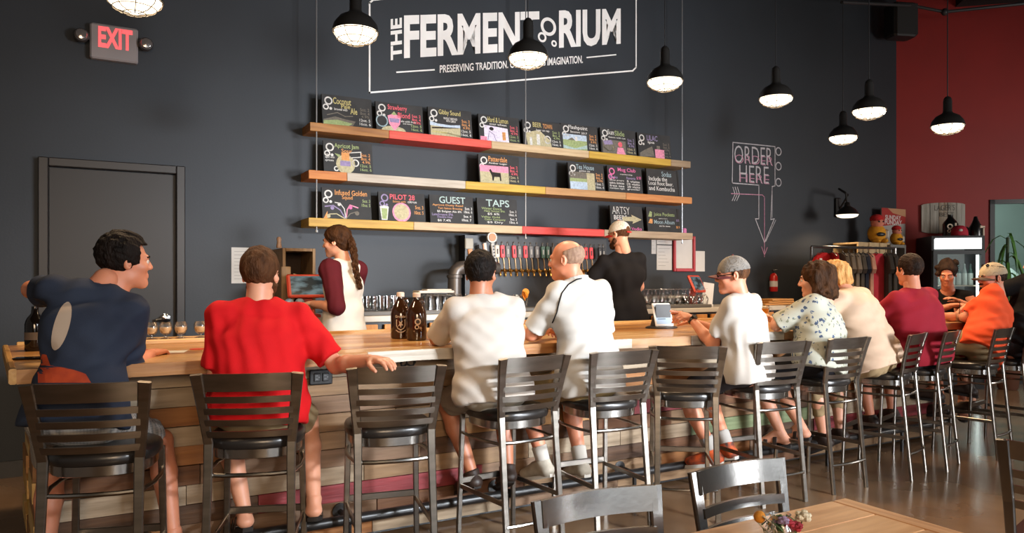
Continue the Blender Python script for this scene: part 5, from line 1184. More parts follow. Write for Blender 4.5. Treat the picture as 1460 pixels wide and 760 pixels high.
# ================================================================== back counter with taps, glasses and screens
ZC = 1.15; CF = 5.76
cu0, cu1 = at_v(390, 450, CF).x, at_v(1128, 430, CF).x
bc = thing('back_counter', 'back counter along the dark wall with pale worktop edge and wooden doors', 'counter', ((cu0 + cu1) / 2, 6.1, ZB))
m_work = mat('pale_worktop', '#b9b2a6', .4, var=.05); m_cab = wood('cabinet_wood', '#b06f2c', '#c98a42', .5, along='z')
mb = MB(); mb.bevbox(((cu0 + cu1) / 2, (CF + 6.49) / 2, ZC - .025), (cu1 - cu0, 6.49 - CF, .05), .006); obj('worktop', mb, m_work, bc, world=True)
mb = MB(); mb.box(((cu0 + cu1) / 2, (CF + 6.49) / 2 + .02, (ZB + ZC) / 2 - .025), (cu1 - cu0 - .04, 6.45 - CF, ZC - ZB - .05)); obj('carcass', mb, m_black, bc, world=True)
n = int((cu1 - cu0) / .20)
for i in range(n):
    u = cu0 + .05 + (cu1 - cu0 - .1) * (i + .5) / n; mb = MB(); mb.bevbox((u, CF + .012, ZB + .5), (.145, .024, .86), .004); dd = obj('cabinet_door', mb, m_cab, bc, world=True)
    mb = MB(); mb.tube([(u + .055, CF - .016, ZB + .72), (u + .055, CF - .016, ZB + .82)], .005, 6); obj('handle', mb, m_black, dd, True, world=True)
# tap wall
pu0, pu1 = at_v(664, 380, 6.34).x, at_v(866, 380, 6.34).x; pz1, pz0 = at_v(760, 338, 6.34).z, ZC + .01
tw = thing('tap_wall', 'black backed tap wall with a row of brass beer taps under the lowest shelf', 'taps', ((pu0 + pu1) / 2, 6.42, pz0))
mb = MB(); mb.box(((pu0 + pu1) / 2, 6.425, (pz0 + pz1) / 2), (pu1 - pu0, .14, pz1 - pz0)); obj('back_panel', mb, m_black, tw, world=True)
m_brass = mat('brass', (0.72, 0.46, 0.16), .25, 1.0); zs = at_v(760, 386, 6.30).z
mb = MB(); mb.tube([(pu0 + .2, 6.345, zs), (pu1 - .03, 6.345, zs)], .014, 8); obj('brass_rail', mb, m_brass, tw, True, world=True)
PADC = {'r': '#cf3238', 'w': '#cbbca8', 'g': '#5d5752', 'n': '#2f4a36', 'k': '#161414'}
taps = [(712, 'w'), (719.5, 'r'), (727, 'g'), (736, 'r'), (743.5, 'g'), (752, 'r'), (760, 'g'), (768.5, 'g'), (777, 'n'), (784, 'n'), (792, 'g'), (799, 'n'), (807, 'k'), (815, 'r'), (823, 'g'), (831, 'r'), (838, 'r'), (845.5, 'r'), (858, 'k'), (863, 'k')]
lab_t = {'r': 'beer tap lever with a red paddle', 'w': 'beer tap lever with a white and tan paddle', 'g': 'beer tap lever with a grey paddle', 'n': 'beer tap lever with a dark green paddle', 'k': 'beer tap lever with a black paddle'}
def tap_handle(x, c):
    u = at_v(x, 380, 6.28).x; t = thing('beer_tap', lab_t[c], 'tap', (u, 6.34, zs), 0, 'beer taps with %s paddles' % {'r': 'red', 'w': 'white', 'g': 'grey', 'n': 'green', 'k': 'black'}[c])
    mb = MB(); mb.tube([(0, 0, 0), (0, -.05, .0), (0, -.075, -.02), (0, -.085, -.055)], [.012, .013, .012, .009], 8); mb.ball((0, -.055, .008), .016, 8); obj('spout', mb, m_brass, t, True)
    mb = MB(); mb.tube([(0, -.055, .01), (-.012, -.06, .10), (-.02, -.062, .13)], [.006, .008, .006], 6); obj('lever', mb, mat('lever_bronze', (.33, .22, .12), .35, .9), t, True)
    mb = MB(); mb.bevbox((-.027, -.064, .185), (.046, .020, .120), .005, Matrix.Rotation(-.06, 3, 'Y')); pd = obj('paddle', mb, mat('paddle_' + c, PADC[c], .45), t)
    mb = MB(); mb.box((-.027, -.0745, .185), (.014, .002, .05)); obj('paddle_mark', mb, mat('paddle_mark_' + ('k' if c in 'rw' else 'w'), '#2a1716' if c in 'rw' else '#9d968c', .6), pd)
    mb = MB(); mb.tube([(-.03, -.064, .237), (-.033, -.064, .27)], [.006, .005], 6); mb.ball((-.033, -.064, .272), .010, 8); obj('finial', mb, mat('finial_grey', '#75706a', .4, .5), t, True)
for x, c in taps: tap_handle(x, c)
seen = {}
ORD = ['first', 'second', 'third', 'fourth', 'fifth', 'sixth', 'seventh', 'eighth', 'ninth', 'tenth', 'eleventh', 'twelfth', 'thirteenth', 'fourteenth', 'fifteenth', 'sixteenth', 'seventeenth', 'eighteenth', 'nineteenth', 'twentieth']
for i, o in enumerate([o for o in COL.objects if o.name.split('.')[0] == 'beer_tap']): o['label'] += ', ' + ORD[i] + ' lever right of the round badge'; o['group'] = 'beer taps with coloured paddles'
# four taller special handles on the left
def special(x, label, build):
    u = at_v(x, 380, 6.22).x; t = thing('beer_tap', label, 'tap', (u, 6.30, zs)); mb = MB(); mb.tube([(0, .04, 0), (0, -.05, .0), (0, -.075, -.02), (0, -.085, -.055)], [.012, .013, .012, .009], 8); obj('spout', mb, m_brass, t, True); build(t)
def b1(t):
    mb = MB(); mb.bar([(.03, -.06, .01), (.0, -.06, .20)], [.026, .05], .022, (1, 0, 0)); obj('handle', mb, wood('handle_wood', '#a5662c', '#bf8040', .5, along='z'), t); mb = MB(); mb.bevbox((-.008, -.06, .25), (.085, .026, .10), .006); obj('label_block', mb, mat('handle_block', '#9c978a', .6, var=.1), t)
def b2(t):
    mb = MB(); mb.lathe([(.012, 0), (.03, .05), (.034, .10), (.022, .16), (.012, .20), (.012, .23), (.003, .235)], (0, -.06, .01), 14); obj('handle', mb, mat('handle_black', '#120f0e', .3), t, True); mb = MB(); mb.box((0, -.0945, .09), (.03, .002, .018)); mb.prism([(-.012, 0), (.012, 0), (0, .07)], (0, -.085, .125), (1, 0, 0), (0, 0, 1), (0, -1, 0), .003); obj('handle_mark', mb, cm('w'), t)
def b3(t):
    mb = MB(); mb.bar([(.02, -.06, .01), (0, -.06, .12), (-.015, -.06, .26)], [.024, .045, .034], .024, (1, 0, 0)); obj('handle', mb, mat('handle_white', '#b5ab9c', .4), t); mb = MB(); mb.bar([(-.012, -.0735, .10), (-.032, -.0735, .25)], [.004, .014], .003, (1, 0, 0)); obj('handle_mark', mb, mat('handle_orange', '#b8692a', .4), t)
def b4(t):
    mb = MB(); mb.bar([(.04, -.06, .01), (.012, -.06, .12), (-.006, -.06, .26)], [.028, .034, .038], .022, (1, 0, 0)); h = obj('handle', mb, mat('handle_chalk', '#a8a39b', .5), t)
    mb = MB()
    for i in range(7): z = .05 + i * .03; mb.box((.030 - z * .13, -.0735, z), (.016, .002, .016), Matrix.Rotation(.6 * (i % 2), 3, 'Y'))
    obj('handle_mark', mb, mat('handle_mark_black', '#1a1716', .5), h)
    ry_ = Matrix.Rotation(math.radians(90), 3, 'X'); mb = MB(); mb.lathe([(.004, -.014), (.052, -.014), (.052, .014), (.004, .014)], (-.012, -.06, .315), 22, rot=ry_); obj('round_badge', mb, mat('badge_rim', '#b5b0a5', .4), t, True)
    mb = MB(); mb.lathe([(.003, 0), (.038, 0), (.038, .004), (.003, .004)], (-.012, -.074, .315), 20, rot=ry_); obj('badge_face', mb, mat('badge_amber', '#a4651c', .35), t, True)
special(671, 'tall wooden tap handle with a grey label block, first of the row', b1); special(684, 'black bottle shaped tap handle with a pale mark', b2); special(694, 'white tap handle with an orange stripe', b3); special(704, 'tall grey tap handle topped by a round amber badge', b4)
# draft pipe elbow
m_pipe = mat('grey_pipe', '#5c5652', .38, .6, var=.1)
P = at_v(648, 420, 6.10); pz = at_v(648, 383, 6.10).z; t = thing('draft_pipe', 'fat grey pipe with an elbow rising from the back counter left of the taps', 'pipe', (P.x, 6.10, ZC))
mb = MB(); mb.tube([(P.x, 6.10, ZC), (P.x, 6.10, pz - .06), (P.x + .015, 6.10, pz - .02), (P.x + .05, 6.10, pz + .005), (P.x + .10, 6.11, pz + .01), (pu0 + .25, 6.20, pz + .01), (pu0 + .3, 6.36, pz + .01)], .062, 18); obj('pipe', mb, m_pipe, t, True, world=True)
for z in (pz - .07, ZC + .015):
    mb = MB(); mb.lathe([(.062, -.016), (.072, -.012), (.072, .012), (.062, .016)], (P.x, 6.10, z), 20); obj('pipe_collar', mb, m_pipe, t, True, world=True)
# bar mats and glasses
g_glass = glassy('clear_glass', (.985, .99, .985), .38); g_beer = mat('amber_beer', '#c98a3c', .15); g_pale = mat('hazy_pale_beer', '#c9a274', .2)
m_tray = mat('grey_bar_mat', '#5f5c58', .6, .2)
def tray(x0, x1, v, d, label, h=.035):
    a, b = at_v(x0, 440, v).x, at_v(x1, 440, v).x; mb = MB(); mb.bevbox(((a + b) / 2, v, ZC + h / 2), (b - a, d, h), .006); tag(obj('drip_tray', mb, m_tray, base=((a + b) / 2, v, ZC)), label, 'tray'); return a, b, ZC + h
def glass_proto(name, kind):
    mb = MB()
    if kind == 'pint': mb.lathe([(.030, 0), (.033, .01), (.041, .135), (.0385, .135), (.031, .012), (.004, .010)], n=14)
    elif kind == 'mug': mb.lathe([(.037, 0), (.040, .015), (.040, .125), (.036, .125), (.036, .02), (.004, .018)], n=14); mb.tube([(.038, 0, .105), (.062, 0, .10), (.068, 0, .065), (.060, 0, .03), (.038, 0, .028)], .0055, 6)
    elif kind == 'tulip': mb.lathe([(.034, 0), (.032, .004), (.007, .01), (.006, .055), (.026, .075), (.041, .105), (.038, .14), (.031, .165), (.029, .165), (.036, .14), (.038, .106), (.024, .078), (.003, .07)], n=14)
    elif kind == 'taster': mb.lathe([(.026, 0), (.024, .004), (.008, .008), (.007, .02), (.026, .034), (.037, .058), (.036, .080), (.028, .098), (.026, .098), (.034, .08), (.035, .058), (.024, .036), (.003, .03)], n=16)
    return mb
def glasses(name, kind, spots, z, label, group, inv=False, per=6):
    first = None
    for i, (u, v, a) in enumerate(spots):
        if first is None:
            mb = glass_proto(name, kind)
            if inv: hmax = max(p[2] for p in mb.v); mb.v = [(p[0], -p[1], hmax - p[2]) for p in mb.v]
            o = first = obj(name, mb, g_glass, None, True); tag(o, label, 'glass', group)
        else: o = first.copy(); COL.objects.link(o)
        o.location = (u, v, z); o.rotation_euler = (0, 0, a); o['label'] = label % (('front', 'second', 'third')[i // per], ORD[i % per])
rg = random.Random(9)
a, b, zt = tray(506, 570, 5.92, .26, 'grey bar mat under the clear beer mugs behind the bar')
glasses('beer_mug', 'mug', [(a + .06 + (b - a - .1) * i / 5, v, rg.uniform(-2.2, -.6)) for v in (5.84, 5.96) for i in range(6)], zt, 'clear glass mug beside the braided bartender, %s row, %s from the left', 'clear mugs on the bar mat')
a, b, zt = tray(598, 662, 5.90, .26, 'grey bar mat under the upturned pint glasses behind the growlers')
glasses('pint_glass', 'pint', [(a + .05 + (b - a - .1) * i / 5, v, 0) for v in (5.82, 5.92, 6.0) for i in range(6)], zt, 'upturned clear pint glass behind the dark growlers, %s row, %s from the left', 'upturned pint glasses', True)
a, b, zt = tray(902, 1000, 5.92, .32, 'grey bar mat under the upturned stemmed glasses at the right')
glasses('stem_glass', 'tulip', [(a + .06 + (b - a - .12) * i / 8 + .02 * (k % 2), 5.81 + .09 * k, 0) for k in range(3) for i in range(9)], zt, 'upturned stemmed glass right of the capped bartender, %s row, %s from the left', 'upturned stemmed glasses', True, 9)
# folded white towel on top of the pint glasses, garnish glass by the taps
P = at_v(620, 412, 6.02); mb = MB(); mb.bevbox((P.x, 6.05, ZC + .188), (.34, .16, .022), .008); mb.bevbox((P.x + .03, 6.05, ZC + .205), (.24, .13, .014), .006); tag(obj('folded_towel', mb, cloth('towel', '#c4bdb2', .05), base=(P.x, 6.05, ZC + .17)), 'folded white towel lying on the upturned pint glasses', 'towel')
a, b, zt = tray(716, 775, 6.0, .22, 'grey drip tray below the beer taps')
for i, (x, v, kind, lab) in enumerate(((737, 5.97, 'ice', 'glass of ice water on the drip tray below the taps'), (747, 5.99, 'fruit', 'glass with orange slices on the drip tray below the taps'))):
    u = at_v(x, 430, v).x; t = thing('tumbler', lab, 'glass', (u, v, zt)); mb = MB(); mb.lathe([(.03, 0), (.034, .01), (.042, .12), (.039, .12), (.031, .012), (.004, .01)], n=16); obj('glass', mb, g_glass, t, True)
    if kind == 'ice':
        for k in range(7): mb = MB(); r_ = Matrix.Rotation(k, 3, 'Z') @ Matrix.Rotation(k * .7, 3, 'X'); mb.bevbox((.015 * math.cos(k * 2.3), .015 * math.sin(k * 2.3), .03 + .013 * k), (.022, .022, .022), .004, r_); obj('ice_cube', mb, mat('ice', '#b9bdb9', .2), t)
    else:
        for k in range(4):
            mb = MB(); r_ = Matrix.Rotation(1.2 + k * .5, 3, 'Z') @ Matrix.Rotation(1.1 + .2 * k, 3, 'X'); mb.lathe([(.004, -.004), (.032, -.004), (.034, 0), (.032, .004), (.004, .004)], (.008 * (k - 1.5), -.012, .09 + .018 * (k % 2) + .012 * k), 14, rot=r_); obj('orange_slice', mb, mat('orange_fruit', '#d9851c', .4, var=.15, scale=40), t, True)
# white folded stacks right of the draft pipe
P = at_v(722, 425, 6.15); mb = MB(); mb.bevbox((P.x, 6.18, ZC + .03), (.16, .14, .06), .008); mb.bevbox((P.x, 6.18, ZC + .075), (.15, .13, .025), .006); tag(obj('napkin_stack', mb, mat('cream_paper', '#c9b394', .7), base=(P.x, 6.18, ZC)), 'stack of cream napkins on the back counter below the first taps', 'napkins')

# order screens
m_posred = mat('coral_plastic', '#c4432f', .45); m_dark = mat('screen_dark', '#14171a', .15)
def screen_mat(name, c1, c2):
    m = mat(name, c1, .2); b = m.node_tree.nodes['Principled BSDF']; nt = m.node_tree; tc = nt.nodes.new('ShaderNodeTexCoord'); nz = nt.nodes.new('ShaderNodeTexNoise'); nz.inputs['Scale'].default_value = 2.5; nt.links.new(tc.outputs['Generated'], nz.inputs['Vector'])
    cr = nt.nodes.new('ShaderNodeValToRGB'); cr.color_ramp.elements[0].position = .4; cr.color_ramp.elements[1].position = .62; cr.color_ramp.elements[0].color = (*hexc(c1), 1); cr.color_ramp.elements[1].color = (*hexc(c2), 1); nt.links.new(nz.outputs['Fac'], cr.inputs[0]); nt.links.new(cr.outputs[0], b.inputs['Emission Color']); b.inputs['Emission Strength'].default_value = .55; return m
def pos(px, v, yaw, label, w=.27, h=.20, tilt=-.5):
    P = at_v(px[0], px[1], v); t = thing('order_screen', label, 'screen', (P.x, v, ZC), yaw); zc = P.z - ZC; R = Matrix.Rotation(tilt, 3, 'X')
    mb = MB(); mb.bevbox((0, .02, .012), (.2, .18, .024), .006); mb.bar([(0, .04, .02), (0, .05, zc * .7), (0, .012, zc)], [.14, .10, .10], .03, (1, 0, 0)); obj('stand', mb, m_posred, t)
    mb = MB(); mb.bevbox((0, 0, zc), (w, .03, h), .012, R); fr = obj('frame', mb, m_posred, t)
    q = [R @ Vector((sx * w * .41, -.0165, sz * h * .40)) + Vector((0, 0, zc)) for sx, sz in ((-1, -1), (1, -1), (1, 1), (-1, 1))]
    mb = MB(); mb.add(q + [p + R @ Vector((0, .002, 0)) for p in q], [(0, 1, 2, 3), (7, 6, 5, 4), (0, 4, 5, 1), (1, 5, 6, 2), (2, 6, 7, 3), (3, 7, 4, 0)]); obj('screen', mb, screen_mat('order_screen_light', '#1c262c', '#7f99a0'), t)
    return t
pos((437, 408), 5.85, -.05, 'coral framed order screen left of the braided bartender', .30, .20, -.45)
pos((993, 405), 5.9, .35, 'coral framed order screen behind the capped man at the tablet', .26, .20, -.45)
P = at_v(440, 428, 5.80); mb = MB(); mb.bevbox((P.x, 5.84, ZC + .045), (.30, .16, .09), .008); tag(obj('cash_box', mb, m_posred, base=(P.x, 5.84, ZC)), 'coral box under the left order screen', 'box') if False else None
m_blue = mat('blue_patterned_tin', '#3f5f86', .4, color2='#a8b4bf', scale=26)
for i, (x, lab) in enumerate(((412, 'blue and white patterned tin, left one beside the order screen'), (427, 'blue and white patterned tin, right one beside the order screen'))):
    u = at_v(x, 440, 5.80).x; mb = MB(); mb.lathe([(.03, 0), (.034, .004), (.034, .13), (.028, .14), (.012, .15), (.003, .15)], (u, 5.79 + .0 * i, ZC), 16); tag(obj('tin', mb, m_blue, smooth=True, base=(u, 5.79, ZC)), lab, 'tin')
# standing wooden crate on the left end of the counter
m_crate = wood('crate_wood', '#6b5238', '#846845', .7, along='z'); m_crate_in = mat('crate_inside', '#3a2b1f', .8, var=.15)
x0, x1 = at_v(403, 370, 6.05).x, at_v(450, 370, 6.05).x; zt = at_v(425, 354, 6.05).z; t = thing('wooden_crate', 'rough wooden crate standing on end beside the left order screen', 'crate', ((x0 + x1) / 2, 6.25, ZC))
for nm, c, d in (('side_board', (x0 + .012, 6.26, (ZC + zt) / 2), (.024, .42, zt - ZC)), ('side_board', (x1 - .012, 6.26, (ZC + zt) / 2), (.024, .42, zt - ZC)), ('top_board', ((x0 + x1) / 2, 6.26, zt - .012), (x1 - x0 - .05, .42, .024)), ('inner_shelf', ((x0 + x1) / 2, 6.26, ZC + .24), (x1 - x0 - .05, .40, .018)), ('bottom_board', ((x0 + x1) / 2, 6.26, ZC + .012), (x1 - x0 - .05, .42, .024)), ('back_board', ((x0 + x1) / 2, 6.46, (ZC + zt) / 2), (x1 - x0 - .05, .016, zt - ZC - .05))):
    mb = MB(); mb.bevbox(c, d, .003); obj(nm, mb, m_crate_in if nm == 'back_board' else m_crate, t, world=True)
c = ((x0 + x1) / 2 - .15, 6.1, zt); mb = MB(); mb.lathe([(.02, 0), (.022, .01), (.016, .05), (.02, .075), (.012, .09), (.003, .092)], c, 12); tag(obj('figurine', mb, mat('clay_brown', '#8a6a50', .6, var=.2, scale=30), smooth=True, base=c), 'small brown figurine on top of the wooden crate', 'figurine')
mb = MB(); c = ((x0 + x1) / 2 + .02, 6.12, ZC + .249); mb.bevbox((c[0], c[1], c[2] + .04), (.13, .02, .085), .003, Matrix.Rotation(.25, 3, 'Y')); mb.bevbox((c[0] - .03, c[1] + .03, c[2] + .035), (.12, .02, .07), .003); tag(obj('card_stack', mb, mat('pale_card', '#b5a68c', .7), base=c), 'pale cards leaning inside the wooden crate', 'cards')
P = at_v(402, 395, 5.95); t = thing('wooden_paddle', 'upright weathered wooden paddle leaning at the crate', 'paddle', (P.x + .03, 6.0, ZC)); mb = MB(); mb.bevbox((P.x + .04, 6.0, ZC + .20), (.075, .03, .40), .006); obj('blade', mb, m_crate, t, world=True); mb = MB(); mb.tube([(P.x + .02, 5.97, ZC + .01), (P.x + .14, 5.95, ZC + .24)], .010, 8); obj('stick', mb, mat('pale_stick', '#b59c78', .6), t, True, world=True)
# paper notices on the wall
m_paper = mat('white_paper', '#c2bfba', .7, var=.04)
def notice(x0, x1, y0, y1, label, lines=0, name='paper_notice', cat='notice', head=False):
    q = [at_v(x0, y1, WALL - .006), at_v(x1, y1, WALL - .006), at_v(x1, y0, WALL - .006), at_v(x0, y0, WALL - .006)]; u0, u1 = q[0].x, q[1].x; z0, z1 = (q[0].z + q[1].z) / 2, (q[2].z + q[3].z) / 2
    t = thing(name, label, cat, ((u0 + u1) / 2, WALL, z0)); mb = MB(); mb.box(((u0 + u1) / 2, WALL - .003, (z0 + z1) / 2), (u1 - u0, .004, z1 - z0)); obj('sheet', mb, m_paper, t, world=True)
    if lines:
        mb = MB(); r0 = random.Random(int(x0))
        for i in range(lines): zz = z1 - (z1 - z0) * (i + 1.2) / (lines + 1.5); w = (u1 - u0) * r0.uniform(.4, .8); mb.box(((u0 + u1) / 2 - ((u1 - u0) * .8 - w) / 2, WALL - .0056, zz), (w, .001, (z1 - z0) * .012))
        ob = obj('printed_lines', mb, mat('print_grey', '#8d8b88', .8), t, world=True); ob['kind'] = 'stuff'
    if head: mb = MB(); mb.box(((u0 + u1) / 2, WALL - .0058, z1 - (z1 - z0) * .22), (u1 - u0, .001, (z1 - z0) * .03)); obj('header_bar', mb, mat('print_dark', '#33363a', .8), t, world=True)
    return t, (u0, u1, z0, z1)
notice(330, 368, 353, 404, 'large white paper notice on the wall left of the crate', 9)
notice(929, 935.5, 338, 362, 'narrow white strip notice on the wall above the stemmed glasses', 3)
notice(936.5, 958, 339, 385, 'white menu sheet with a dark header bar on the wall', 8, head=True)
notice(992, 1005, 358, 387, 'small white sheet to the right of the red frame', 0)
q0, q1 = at_v(961, 387, 6.47), at_v(992, 337, 6.47); t = thing('framed_licence', 'white sheet in a wide red frame on the wall', 'frame', ((q0.x + q1.x) / 2, WALL, q0.z))
u0, u1, z0, z1 = q0.x, q1.x, q0.z, q1.z; m_rf = mat('red_frame', '#a3202a', .4); fwid = .036
for c, d in (((u0 + fwid / 2, 6.482, (z0 + z1) / 2), (fwid, .03, z1 - z0)), ((u1 - fwid / 2, 6.482, (z0 + z1) / 2), (fwid, .03, z1 - z0)), (((u0 + u1) / 2, 6.482, z0 + fwid / 2), (u1 - u0 - 2 * fwid, .03, fwid)), (((u0 + u1) / 2, 6.482, z1 - fwid / 2), (u1 - u0 - 2 * fwid, .03, fwid))):
    mb = MB(); mb.bevbox(c, d, .006); obj('frame_bar', mb, m_rf, t, world=True)
mb = MB(); mb.box(((u0 + u1) / 2, 6.492, (z0 + z1) / 2), (u1 - u0 - 2 * fwid, .006, z1 - z0 - 2 * fwid)); obj('sheet', mb, m_paper, t, world=True)
P = at_v(1009, 403, 6.0); mb = MB(); mb.bevbox((P.x + .02, 6.02, ZC + .14), (.16, .012, .24), .002, Matrix.Rotation(.12, 3, 'Y')); mb.bevbox((P.x + .02, 6.05, ZC + .01), (.14, .09, .02), .003); tag(obj('card_holder', mb, m_paper, base=(P.x + .02, 6.03, ZC)), 'white card standing behind the right order screen', 'card')
# menus and boards at the right end of the back counter
P = at_v(1105, 420, 5.95); t = thing('cutting_board', 'stack of wooden boards at the right end of the back counter', 'board', (P.x, 6.0, ZC))
for k in range(3): mb = MB(); mb.bevbox((P.x + .02 * k, 6.0, ZC + .013 + .024 * k), (.5 - .05 * k, .26, .022), .006, Matrix.Rotation(.05 * k, 3, 'Z')); obj('board', mb, wood('board_wood_%d' % k, '#a9743a', '#c18d50', .5), t, world=True)
# ================================================================== pendant lamps
m_shade = mat('black_enamel', (0.012, 0.011, 0.010), .35); m_shade_in = mat('white_enamel', '#e8e0d0', .5); m_cage = mat('cage_wire', '#8d8478', .35, .8)
m_bulb = mat('lamp_glow', '#fff2dc', .5, emit=(1.0, .80, .52), estr=11)
m_glow = mat('frosted_glass_glow', '#fff2dc', .4, emit=(1.0, .84, .60), estr=4.2)
def make_pendant():
    t = thing('pendant_lamp', 'x', 'lamp', group='black dome pendant lamps')
    mb = MB(); mb.lathe([(.001, .235), (.032, .235), (.036, .225), (.036, .13), (.046, .115), (.095, .088), (.128, .045), (.140, .0), (.137, .0), (.124, .043), (.092, .084), (.044, .108), (.004, .112)], n=28, caps=False); obj('dome_shade', mb, m_shade, t, 35)
    mb = MB(); mb.lathe([(.034, .235), (.030, .25), (.016, .265), (.004, .268)], n=16); obj('socket_cap', mb, m_shade, t, True)
    mb = MB(); mb.lathe([(.128, .004), (.126, -.012), (.110, -.034), (.076, -.052), (.036, -.060), (.003, -.062)], n=24, caps=False); obj('glass_diffuser', mb, m_glow, t, True)
    mb = MB()
    for k in range(8):
        a = math.pi * k / 8 * 2; mb.tube([((.137) * math.cos(a), .137 * math.sin(a), .004), (.124 * math.cos(a), .124 * math.sin(a), -.030), (.084 * math.cos(a), .084 * math.sin(a), -.060), (.02 * math.cos(a), .02 * math.sin(a), -.074)], .0028, 5)
    for r, z in ((.134, -.005), (.106, -.046), (.055, -.070)): mb.tube([(r * math.cos(2 * math.pi * i / 20), r * math.sin(2 * math.pi * i / 20), z) for i in range(20)], .0028, 5, closed=True)
    o = obj('wire_cage', mb, m_cage, t, True)
    mb = MB(); mb.tube([(0, 0, .26), (0, 0, 2.66)], .0045, 6); obj('cord', mb, m_black, t)
    mb = MB(); mb.lathe([(.003, 2.60), (.05, 2.60), (.06, 2.64), (.003, 2.66)], n=14); obj('ceiling_canopy', mb, m_black, t, True)
    return t
LAMPS = [((192, 0), 4.3, None, 'black pendant lamp cut by the top edge above the exit sign'), ((507, 46), 4.3, None, 'black pendant lamp left of the painted brewery name'), ((753, 82), 4.3, None, 'black pendant lamp hanging in front of the painted brewery name'), ((948, 116), 4.3, None, 'black pendant lamp at the right end of the shelves'),
         ((1106, 140), 4.3, None, 'black pendant lamp above the ORDER HERE chalk sign'), ((1202, 196), None, 7.4, 'black pendant lamp hanging lowest, before the dark wall'), ((1239, 158), None, 6.3, 'black pendant lamp close to the edge of the red wall'), ((1351, 180), None, 6.6, 'black pendant lamp before the red wall')]
L0 = make_pendant()
def lamp_light(name, loc, power, size=.11):
    d = bpy.data.lights.new(name, 'SPOT'); d.energy = power; d.color = (1.0, .70, .42); d.spot_size = math.radians(150); d.spot_blend = .6; d.shadow_soft_size = size
    o = bpy.data.objects.new(name, d); COL.objects.link(o); o.location = loc; return o
for i, (px, v, Z, lab) in enumerate(LAMPS):
    p = at_v(*px, v) if v else at_d(*px, Z)
    t = L0 if i == 0 else dup(L0, (0, 0, 0)); t.location = p; t['label'] = lab
    for ch in t.children:
        if ch.name.startswith('cord') or ch.name.startswith('ceiling_canopy'):
            k = 5.6 - p.z
            if ch.name.startswith('cord'): ch.location = (0, 0, .26 - .26 * (k - .26) / 2.4); ch.scale = (1, 1, (k - .26) / 2.4)
            else: ch.location = (0, 0, k - 2.66)
    lamp_light('pendant_light', (p.x, p.y, p.z - .09), 95)
# gooseneck wall lamp
P = at_v(1208, 303, WALL - .42); W0 = at_v(1196, 296, WALL - .03)
t = thing('wall_lamp', 'small black gooseneck wall lamp lighting the dark wall near the red wall', 'lamp', (W0.x, WALL, W0.z))
mb = MB(); mb.bevbox((W0.x, WALL - .02, W0.z), (.11, .04, .26), .012); obj('back_plate', mb, m_black, t, world=True)
mb = MB(); mb.tube([(W0.x, WALL - .04, W0.z - .02), (W0.x, WALL - .09, W0.z + .04), (W0.x + .01, WALL - .16, W0.z + .16), (P.x, WALL - .30, W0.z + .20), (P.x, WALL - .40, W0.z + .14), (P.x, WALL - .42, P.z + .10)], .013, 8); obj('gooseneck', mb, m_black, t, True, world=True)
mb = MB(); mb.lathe([(.02, .13), (.03, .12), (.04, .08), (.10, .04), (.145, -.03), (.142, -.03), (.098, .035), (.036, .074), (.004, .078)], (P.x, WALL - .42, P.z), 24, caps=False); obj('dome_shade', mb, m_shade, t, 35, world=True)
mb = MB(); mb.lathe([(.134, -.024), (.12, -.05), (.08, -.066), (.003, -.07)], (P.x, WALL - .42, P.z), 20, caps=False); obj('glass_diffuser', mb, mat('sconce_glow', '#fff2dc', .4, emit=(1.0, .86, .66), estr=1.6), t, True, world=True)
lamp_light('wall_lamp_light', (P.x - .05, WALL - .36, P.z - .10), 16, .06)

# ================================================================== things on the bar
def on_bar(x, y): return at_z(x, y, ZT)
# flight paddle with four tasters
a, b = on_bar(210, 491), on_bar(298, 489); t = thing('flight_paddle', 'long wooden tasting paddle on the bar between the first two men', 'paddle', ((a.x + b.x) / 2, a.y + .04, ZT))
mb = MB(); L = b.x - a.x + .16; mb.bevbox((0, 0, .013), (L, .11, .026), .006); obj('paddle', mb, wood('paddle_wood', '#b98a55', '#d0a56e', .5), t)
mb = MB()
for x in (216, 237, 260, 290): mb.lathe([(.003, 0), (.034, 0), (.034, .001), (.003, .0012)], (on_bar(x, 490).x - t.location.x, 0, .0262), 16)
obj('glass_wells', mb, mat('dark_wood_ring', '#6d4625', .6), t)['kind'] = 'stuff'
zt_ = ZT + .026
for i, (x, lab) in enumerate(((216, 'small snifter of hazy beer half hidden by the man in dark blue'), (237, 'small snifter of hazy beer, second from the left on the paddle'), (260, 'small snifter of hazy beer, third from the left on the paddle'), (290, 'small snifter of hazy beer half hidden by the red tee'))):
    u = on_bar(x, 490).x; g = thing('taster_glass', lab, 'glass', (u, t.location.y, zt_), 0, 'beer tasters on the paddle')
    obj('glass', glass_proto('x', 'taster'), g_glass, g, True)
    mb = MB(); mb.lathe([(.003, .034), (.020, .036), (.0335, .058), (.0325, .068), (.003, .068)], n=16); obj('beer', mb, g_pale, g, True)
P = on_bar(240, 502); mb = MB(); mb.bevbox((0, 0, .001), (.17, .12, .002), .0005, Matrix.Rotation(-.25, 3, 'Z')); o = obj('paper_napkin', mb, m_paper); o.location = P; tag(o, 'white sheet of paper lying on the bar before the tasting paddle', 'napkin')
for x, y, lab in ((209, 500, 'red coaster at the arm of the man in dark blue'), (283, 498, 'red coaster beside the red tee, before the paddle')):
    P = on_bar(x, y); mb = MB(); mb.lathe([(.003, 0), (.045, 0), (.045, .003), (.003, .003)], n=20); o = obj('coaster', mb, mat('coaster_red', '#b5402c', .7)); o.location = P; tag(o, lab, 'coaster')
